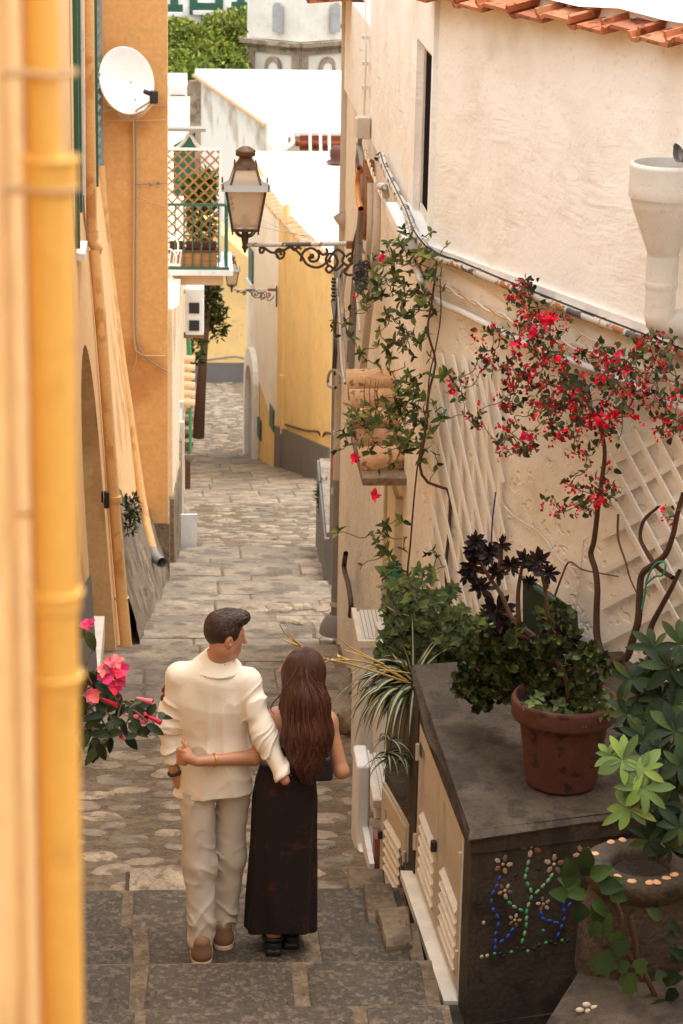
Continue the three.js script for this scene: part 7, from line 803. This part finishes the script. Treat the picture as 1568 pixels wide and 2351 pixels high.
  // collar
  const ring = []; const colF = (x, y, z) => { const dx = x - nb.x, dz = z - nb.z, yy = y - (nb.y + 0.036 + dz * -0.16 - dx * 0.05), r = Math.hypot(dx, dz * 1.05), target = 0.073 + clamp(-yy, -0.03, 0.06) * 0.95; return smax(abs(r - target) - 0.006, abs(yy + 0.014) - 0.04, 0.006); }; mk('collar', nets([nb.x - 0.14, nb.y - 0.09, nb.z - 0.14], [nb.x + 0.14, nb.y + 0.09, nb.z + 0.14], 0.0045, colF), shirtMat, t);
  // trousers
  const tb = [[hipL, knL, 0.09, 0.071], [knL, anL.clone().add(V(0, 0.0, 0)), 0.071, 0.06], [hipR, knR, 0.09, 0.071], [knR, anR.clone().add(V(0, 0.0, 0)), 0.071, 0.06]]; const trF = (x, y, z) => { let d = min(chain(x, y, z, tb.slice(0, 2), 0.04), chain(x, y, z, tb.slice(2), 0.04)); d = smin(d, capD(x, y, -11.0 + (z + 11.0) * 1.15, V(hipL.x + 0.03, 0.93, -11.0), V(hipR.x - 0.03, 0.93, -11.0), 0.1, 0.1), 0.05); const w = n3(x * 9, y * 5, z * 9, 11), ring2 = sin(y * 92 + w * 7 + x * 35 + z * 20); d -= 0.012 * (w - 0.5); const rg = rdg(y * 17 + x * 8 + w * 1.5, x * 7, z * 6, 15), r3 = rdg(y * 8 - x * 13 + w, x * 9, z * 4, 16); d -= 0.014 * (rg - 0.3) * (0.25 + sst(0.32, 0.14, y) + 0.6 * sst(0.16, 0.03, abs(y - 0.5)) + 0.4 * sst(0.1, 0.02, abs(y - 0.76))); d -= 0.009 * r3; d = smax(d, y - 0.885, 0.01); return smax(d, 0.075 - y, 0.01); }; mk('trousers', nets([hipL.x - 0.18, 0.03, -11.3], [hipR.x + 0.18, 1.06, -10.68], 0.009, trF), trouserMat, t);
  // shoes
  for (const an of [anL, anR]) { const hx = an.x, hz = an.z + 0.03, s = sub('shoe', t); const F = (x, y, z) => { const k = clamp((hz + 0.045 - z) / 0.3, 0, 1), w = 0.042 + 0.012 * sin(k * PI) + 0.006 * k; let d = smin(capD(x, y, z, V(hx, 0.055, hz), V(hx - 0.005, 0.045, hz - 0.19), w, w * 0.95), capD(x, y, z, V(hx, 0.06, hz), V(hx, 0.12, hz + 0.005), 0.045, 0.043), 0.03); return smax(d, 0.02 - y, 0.008); }; mk('upper', nets([hx - 0.09, 0.0, hz - 0.3], [hx + 0.09, 0.2, hz + 0.1], 0.006, F), M([0.27, 0.155, 0.085], { r: 0.7 }), s); const G = (x, y, z) => { const w = 0.05; return smax(Math.hypot(max(abs(x - hx) - 0.0, 0), 0, clamp(z, hz - 0.2, hz + 0.0) - z) - (0.05 + 0.008 * sin(clamp((hz - z) / 0.2, 0, 1) * PI)), abs(y - 0.015) - 0.015, 0.006); }; mk('sole', nets([hx - 0.1, -0.01, hz - 0.3], [hx + 0.1, 0.05, hz + 0.1], 0.005, G), M([0.68, 0.55, 0.36], { r: 0.7 }), s); }
  // hair
  const hairF = (x, y, z) => { let [a, b, c] = hf(x, y, z); a /= 0.94; b /= 0.94; c /= 0.94; let d = ellD(a, b - 0.04, c + 0.018, 0.084, 0.104, 0.104); d = smin(d, ellD(a, b - 0.105, c - 0.045, 0.062, 0.036, 0.058), 0.04); d = smin(d, ellD(a - 0.02, b - 0.118, c - 0.07, 0.04, 0.026, 0.036), 0.03); const low = c < 0 ? lerp(-0.03, -0.082, sst(-0.01, -0.08, c)) : lerp(-0.03, 0.075, sst(0.02, 0.075, c)); d = smax(d, (low - b) * 0.85, 0.012); d = smax(d, -(ellD(abs(a) - 0.08, b + 0.01, c + 0.004, 0.02, 0.036, 0.026)), 0.006); const st = sin(Math.atan2(a, b - 0.02) * 60 + c * 60 + n3(x * 30, y * 30, z * 30, 4) * 8); return d + 0.0004 * st - 0.007 * (n3(x * 22, y * 22, z * 22, 6) - 0.5); };
  const hm = M([0.04, 0.02, 0.013], { r: 0.5, bump: TX.hairB, bs: 0.002, ts: 1 }); mk('hair', cylUV(nets([hc.x - 0.17, hc.y - 0.16, hc.z - 0.17], [hc.x + 0.19, hc.y + 0.2, hc.z + 0.17], 0.0036, hairF), hc, 0.4), hm, t);
  { const hs = [M([0.05, 0.026, 0.016], { r: 0.5 }), M([0.03, 0.015, 0.01], { r: 0.5 }), M([0.08, 0.044, 0.027], { r: 0.5 })], A = [[], [], []]; const f = fw.clone().normalize(), r = f.clone().cross(V(0.05, 1, 0)).normalize(), u = r.clone().cross(f); for (let k = 0; k < 260; k++) { const a0 = rr(-1.35, 1.35), pts = [], b0 = rr(-1.1, 1.0), b1 = b0 + rr(0.5, 0.9); for (let i = 0; i <= 7; i++) { const be = lerp(b0, b1, i / 7), al = a0 + 0.12 * sin(i * 0.7 + k), dir = u.clone().multiplyScalar(cos(al) * cos(be)).addScaledVector(r, sin(al)).addScaledVector(f, -cos(al) * sin(be)).normalize(), c = hc.clone().addScaledVector(u, 0.025); let q = 0.2; while (q > 0.02 && hairF(c.x + dir.x * q, c.y + dir.y * q, c.z + dir.z * q) > 0) q -= 0.003; const P = c.clone().addScaledVector(dir, q + 0.001); if (q < 0.075) break; pts.push(P); } if (pts.length > 4) A[rnd() * 3 | 0].push(taper(pts, rr(0.002, 0.004), 0.001, 5, 12)); } A.forEach((L, k) => { if (L.length) mk('hair_locks', L, hs[k], t).userData.kind = 'stuff'; }); }
  // eye and brow of the turned face
  const nk = []; for (let i = 0; i <= 24; i++) { const a = i / 24 * 2 * PI; nk.push(V(nb.x + 0.005 + cos(a) * 0.07, nb.y + 0.035 - sin(a) * 0.02 + cos(a) * 0.004, nb.z + 0.002 + sin(a) * 0.068)); } mk('necklace', tube(nk, 0.0035, 6, 60, true), MT.gold, t); mk('clasp', rbox(0.02, 0.007, 0.007, 0.002, nb.x + 0.035, nb.y + 0.018, nb.z + 0.066, -0.4), MT.gold, t);
  const wm = wrL.clone().lerp(haL, 0.22), wd = haL.clone().sub(wrL).normalize(); mk('watch', new THREE.TorusGeometry(0.033, 0.009, 8, 20).applyMatrix4(new THREE.Matrix4().makeBasis(...(() => { const z = wd, x = z.clone().cross(V(0, 0, 1)).normalize(); return [x, z.clone().cross(x), z]; })()).setPosition(wm)), MT.black, t);
}
{ // ---- the woman ----
  const t = thing('person', 'person with long auburn hair, bare back and long dark patterned skirt', 'person');
  const zB = 10.98, hc = J(690, 1.49, 10.97), fw = V(-0.86, 0.12, -0.5), hf = headFrame(hc, fw, V(-0.02, 1, -0.05)); const nb = J(690, 1.3, 10.98), shL = J(634, 1.245, 11.0), shR = J(752, 1.235, 10.97), chest = J(692, 1.17, 11.0), waist = J(665, 0.98, 11.0), pel = J(655, 0.88, 11.0), elL = J(584, 1.065, 10.93), wrL = J(452, 1.085, 10.835), haL = J(430, 1.105, 10.84), elR = J(784, 1.0, 10.9), wrR = J(752, 1.06, 11.06), anL = J(628, 0.1, 10.93), anR = J(668, 0.1, 11.0), hipL = J(636, 0.85, 11.0), hipR = J(676, 0.85, 11.0), knL = J(630, 0.47, 10.97), knR = J(674, 0.47, 11.02);
  const bones = [[nb, V(chest.x, chest.y + 0.06, chest.z), 0.045, 0.075], [shL, shR, 0.045, 0.045], [V(shL.x + 0.06, 1.2, shL.z), V(waist.x - 0.035, 1.0, waist.z), 0.085, 0.075], [V(shR.x - 0.06, 1.19, shR.z), V(waist.x + 0.045, 1.0, waist.z), 0.085, 0.075], [V(waist.x - 0.035, 1.0, waist.z), hipL, 0.072, 0.075], [V(waist.x + 0.04, 1.0, waist.z), hipR, 0.072, 0.075], [hipL, knL, 0.075, 0.05], [hipR, knR, 0.075, 0.05], [knL, anL, 0.05, 0.032], [knR, anR, 0.05, 0.032], [shL, elL, 0.044, 0.034], [elL, wrL, 0.038, 0.026], [shR, elR, 0.044, 0.035], [elR, wrR, 0.036, 0.025], [anL, anL.clone().add(V(0, -0.055, -0.14)), 0.03, 0.026], [anR, anR.clone().add(V(0, -0.055, -0.14)), 0.03, 0.026]];
  const bodyF = (x, y, z) => { const zz = z; let d = chain(x, y, zz, bones.slice(0, 10), 0.06); d = smin(d, chain(x, y, z, bones.slice(10), 0.025), 0.03); const sp = Math.hypot(x - lerp(waist.x, nb.x, (y - 0.98) / 0.3), (z + zB - 0.125) * 1); d += 0.006 * sst(0.05, 0.0, abs(x - lerp(waist.x, nb.x, clamp((y - 0.98) / 0.3, 0, 1)))) * sst(0.95, 1.05, y) * sst(1.25, 1.15, y); return d; };
  const neckTop = V(hc.x + 0.015, hc.y - 0.06, hc.z + 0.02), headF = (x, y, z) => { const [a, b, c] = hf(x, y, z); return smin(headS(a, b, c, 0.94), capD(x, y, z, nb, neckTop, 0.048, 0.045), 0.025); };
  // hand round his waist: palm and five fingers curling forward round his side
  const hd = [[wrL, haL, 0.025, 0.03]], kx = haL.x - 0.028; for (let k = 0; k < 4; k++) { const y = haL.y + 0.03 - k * 0.021, a = V(haL.x - 0.012, y, haL.z), b = V(kx - 0.012, y - 0.006, haL.z - 0.035), c = V(kx - 0.014, y - 0.012, haL.z - 0.068 + abs(k - 1.3) * 0.008), d = V(kx, y - 0.016, haL.z - 0.09 + abs(k - 1.3) * 0.008); hd.push([a, b, 0.012, 0.0095], [b, c, 0.0095, 0.0088], [c, d, 0.0088, 0.0078]); } hd.push([V(haL.x + 0.012, haL.y + 0.022, haL.z - 0.012), V(haL.x - 0.008, haL.y + 0.052, haL.z - 0.03), 0.0115, 0.01], [V(haL.x - 0.008, haL.y + 0.052, haL.z - 0.03), V(haL.x - 0.022, haL.y + 0.06, haL.z - 0.055), 0.01, 0.008]);
  const hr = [[wrR, wrR.clone().add(V(-0.03, 0.03, -0.03)), 0.025, 0.028]]; for (let k = 0; k < 4; k++) { const b = wrR.clone().add(V(-0.045, 0.045 - k * 0.019, -0.03)), c = b.clone().add(V(-0.035, -0.01, 0.015)), e = c.clone().add(V(-0.012, -0.015, 0.025)); hr.push([b, c, 0.0095, 0.009], [c, e, 0.009, 0.008]); } hr.push([wrR.clone().add(V(-0.02, 0.05, -0.01)), wrR.clone().add(V(-0.05, 0.075, 0.02)), 0.011, 0.009]);
  const B = nets([wrL.x - 0.02, -0.02, -11.3], [elR.x + 0.08, 1.36, -10.76], 0.011, bodyF), H = nets([hc.x - 0.17, 1.27, hc.z - 0.17], [hc.x + 0.17, 1.66, hc.z + 0.17], 0.0045, headF), Hn = nets([haL.x - 0.09, haL.y - 0.09, haL.z - 0.13], [haL.x + 0.12, haL.y + 0.1, haL.z + 0.07], 0.0035, (x, y, z) => chain(x, y, z, hd, 0.014)), Hr = nets([wrR.x - 0.14, wrR.y - 0.08, wrR.z - 0.1], [wrR.x + 0.06, wrR.y + 0.13, wrR.z + 0.09], 0.005, (x, y, z) => chain(x, y, z, hr, 0.012)); mk('body', [B, H, Hn, Hr], skinW, t);
  // skirt
  const c0 = V(J(658, 0.9, 11).x, 1.02, -11.0), prof = [[1.02, 0.128, 0], [0.93, 0.152, -0.004], [0.82, 0.165, -0.008], [0.6, 0.163, -0.012], [0.3, 0.172, -0.018], [0.12, 0.178, -0.02]]; const skF = (x, y, z) => { let r = 0.13, ox = 0; for (let i = 0; i < prof.length - 1; i++) { const [ya, ra, xa] = prof[i], [yb, rb, xb] = prof[i + 1]; if (y <= ya && y >= yb) { const u = sst(ya, yb, y); r = lerp(ra, rb, (ya - y) / (ya - yb)); ox = lerp(xa, xb, (ya - y) / (ya - yb)); } else if (y < prof[5][0]) { r = prof[5][1]; ox = prof[5][2]; } } const dx = x - c0.x - ox, dz = (z - c0.z) * 1.28, a = Math.atan2(dx, dz), w = n3(x * 6, y * 2, z * 6, 21); const fl = 0.011 * sin(a * 8 + w * 6) * sst(0.95, 0.4, y) + 0.012 * (w - 0.5); let d = (Math.hypot(dx, dz) - r - fl) * 0.85; d = smax(d, y - 1.025 - 0.02 * sin((x - c0.x) * 8), 0.008); return smax(d, 0.115 + 0.02 * cos(a * 2) - y, 0.01); }; const skirtM = M([1, 1, 1], { map: TX.skirtC, r: 0.75, ts: 0.5, bump: TX.linenB, bs: 0.0008 }); skirtM.color.setRGB(0.42, 0.34, 0.34); mk('skirt', nets([c0.x - 0.24, 0.05, -11.24], [c0.x + 0.24, 1.1, -10.76], 0.009, skF), skirtM, t);
  mk('top', nets([chest.x - 0.2, 1.0, -11.2], [chest.x + 0.2, 1.2, -10.8], 0.009, (x, y, z) => smax(chain(x, y, z, bones.slice(0, 10), 0.06) - 0.009, abs(y - 1.085) - 0.035, 0.01)), MT.black, t);
  // shoes
  for (const an of [anL, anR]) { const s = sub('sandal', t), x = an.x, z = an.z; mk('sole', rbox(0.085, 0.045, 0.25, 0.02, x, 0.024, z - 0.07), MT.blackSoft, s); mk('strap', [new THREE.TorusGeometry(0.042, 0.011, 8, 20).rotateX(PI / 2 - 0.3).translate(x, 0.085, z + 0.005), new THREE.TorusGeometry(0.042, 0.014, 8, 20).translate(x, 0.045, z - 0.11)], MT.blackSoft, s); mk('heel_cup', nets([x - 0.07, 0.0, z - 0.08], [x + 0.07, 0.12, z + 0.08], 0.006, (px, y, pz) => smax(Math.hypot(px - x, (pz - z) * 0.9) - 0.045, y - 0.075, 0.01)), MT.blackSoft, s); }
  // hair: scalp and long fall down the back
  const hp = [J(694, 1.5, 10.93), J(702, 1.36, 10.875), J(706, 1.2, 10.85), J(708, 1.08, 10.845), J(708, 0.99, 10.85)], hw = [0.1, 0.108, 0.112, 0.09, 0.045]; const hairF = (x, y, z) => { const [a, b, c] = hf(x, y, z); let d = ellD(a, b - 0.03, c + 0.02, 0.085, 0.108, 0.1); d = smax(d, c - 0.052 - clamp(b, 0, 0.1) * 0.35, 0.02); for (let i = 0; i < 4; i++) { const zz = hp[i].z + (z - hp[i].z) * 1.7; d = smin(d, capD(x, y, zz, V(hp[i].x, hp[i].y, hp[i].z), V(hp[i + 1].x, hp[i + 1].y, hp[i].z + (hp[i + 1].z - hp[i].z) * 1.7), hw[i], hw[i + 1]), 0.05); } const u = x - lerp(hp[0].x, hp[3].x, clamp((1.5 - y) / 0.4, 0, 1)), wv = sin(y * 26 + u * 18) * 0.012 * sst(1.3, 1.1, y); const st = sin((u + wv) * 150 + n3(x * 14, y * 2.5, z * 14, 31) * 7); d = d - 0.006 * (n3((x + wv) * 40, y * 3, z * 40, 33) - 0.5) + 0.003 * st * sst(1.6, 1.45, y); d += 0.02 * sst(1.06, 0.98, y) * (n3((x + wv) * 45, y * 2, 3, 35)); return d; };
  const hm = [[0.055, 0.018, 0.01], [0.085, 0.027, 0.013], [0.035, 0.012, 0.008], [0.12, 0.042, 0.02]].map(c => M(c, { r: 0.42, bump: TX.hairB, bs: 0.002, ts: 1 })); mk('hair', cylUV(nets([hc.x - 0.2, 0.92, hc.z - 0.16], [hc.x + 0.26, 1.66, hc.z + 0.3], 0.005, hairF), V(hp[1].x, 0, hp[1].z - 0.05), 0.5), hm[0], t);
  // locks lying over the hair
  const accs = hm.map(() => []); for (let k = 0; k < 190; k++) { const a0 = rr(-1.5, 1.5), pts = [], y0 = rr(1.15, 1.57), y1 = max(0.965, y0 - rr(0.2, 0.5)), ph = rr(0, 6), am = rr(0.02, 0.09); for (let i = 0; i <= 9; i++) { const y = lerp(y0, y1, i / 9), a = a0 * (y > 1.4 ? lerp(0.55, 1, sst(1.58, 1.4, y)) : 1) + am * sin(y * 24 + ph) * sst(1.35, 1.1, y) * 3, cx = lerp(hp[0].x, hp[3].x, clamp((1.5 - y) / 0.4, 0, 1)), cz = hp[1].z - 0.03; let r = 0.24; while (r > 0.005 && hairF(cx + sin(a) * r, y, cz + cos(a) * r) > 0) r -= 0.004; pts.push(V(cx + sin(a) * (r + 0.001), y, cz + cos(a) * (r + 0.001))); } accs[rnd() * 4 | 0].push(taper(pts, rr(0.003, 0.0055), 0.0012, 5, 16)); } accs.forEach((L, k) => { if (L.length) { const m = mk('hair_locks', L, hm[k], t); m.userData.kind = 'stuff'; } });
  for (const L of [[[652, 1585], [640, 1600], [626, 1615], [622, 1632], [632, 1640]], [[655, 1590], [645, 1606], [640, 1625], [648, 1640]], [[757, 1640], [765, 1665], [768, 1690]]]) mk('loose_lock', taper(L.map(q => atD(...q, 10.9)), 0.005, 0.0015, 5, 16), hm[1], t);
  // eye lashes, bracelet
  const br = wrL.clone().lerp(elL, 0.3), bd = elL.clone().sub(wrL).normalize(); mk('bracelet', new THREE.TorusGeometry(0.033, 0.004, 8, 24).applyMatrix4(new THREE.Matrix4().makeBasis(...(() => { const z = bd, x = z.clone().cross(V(0, 1, 0)).normalize(); return [x, z.clone().cross(x), z]; })()).setPosition(br)), MT.gold, t);
  const bag = thing('handbag', 'small black clutch bag held under the right arm', 'bag'); const p = atD(738, 1764, 10.83); mk('pouch', rbox(0.11, 0.13, 0.045, 0.02, p.x, p.y, p.z, -0.2, 0, 0.1), MT.blackSoft, bag); mk('flap', rbox(0.1, 0.055, 0.049, 0.018, p.x - 0.004, p.y + 0.036, p.z, -0.2, 0, 0.1), MT.blackSoft, bag);
}
renderer.render(scene, camera);
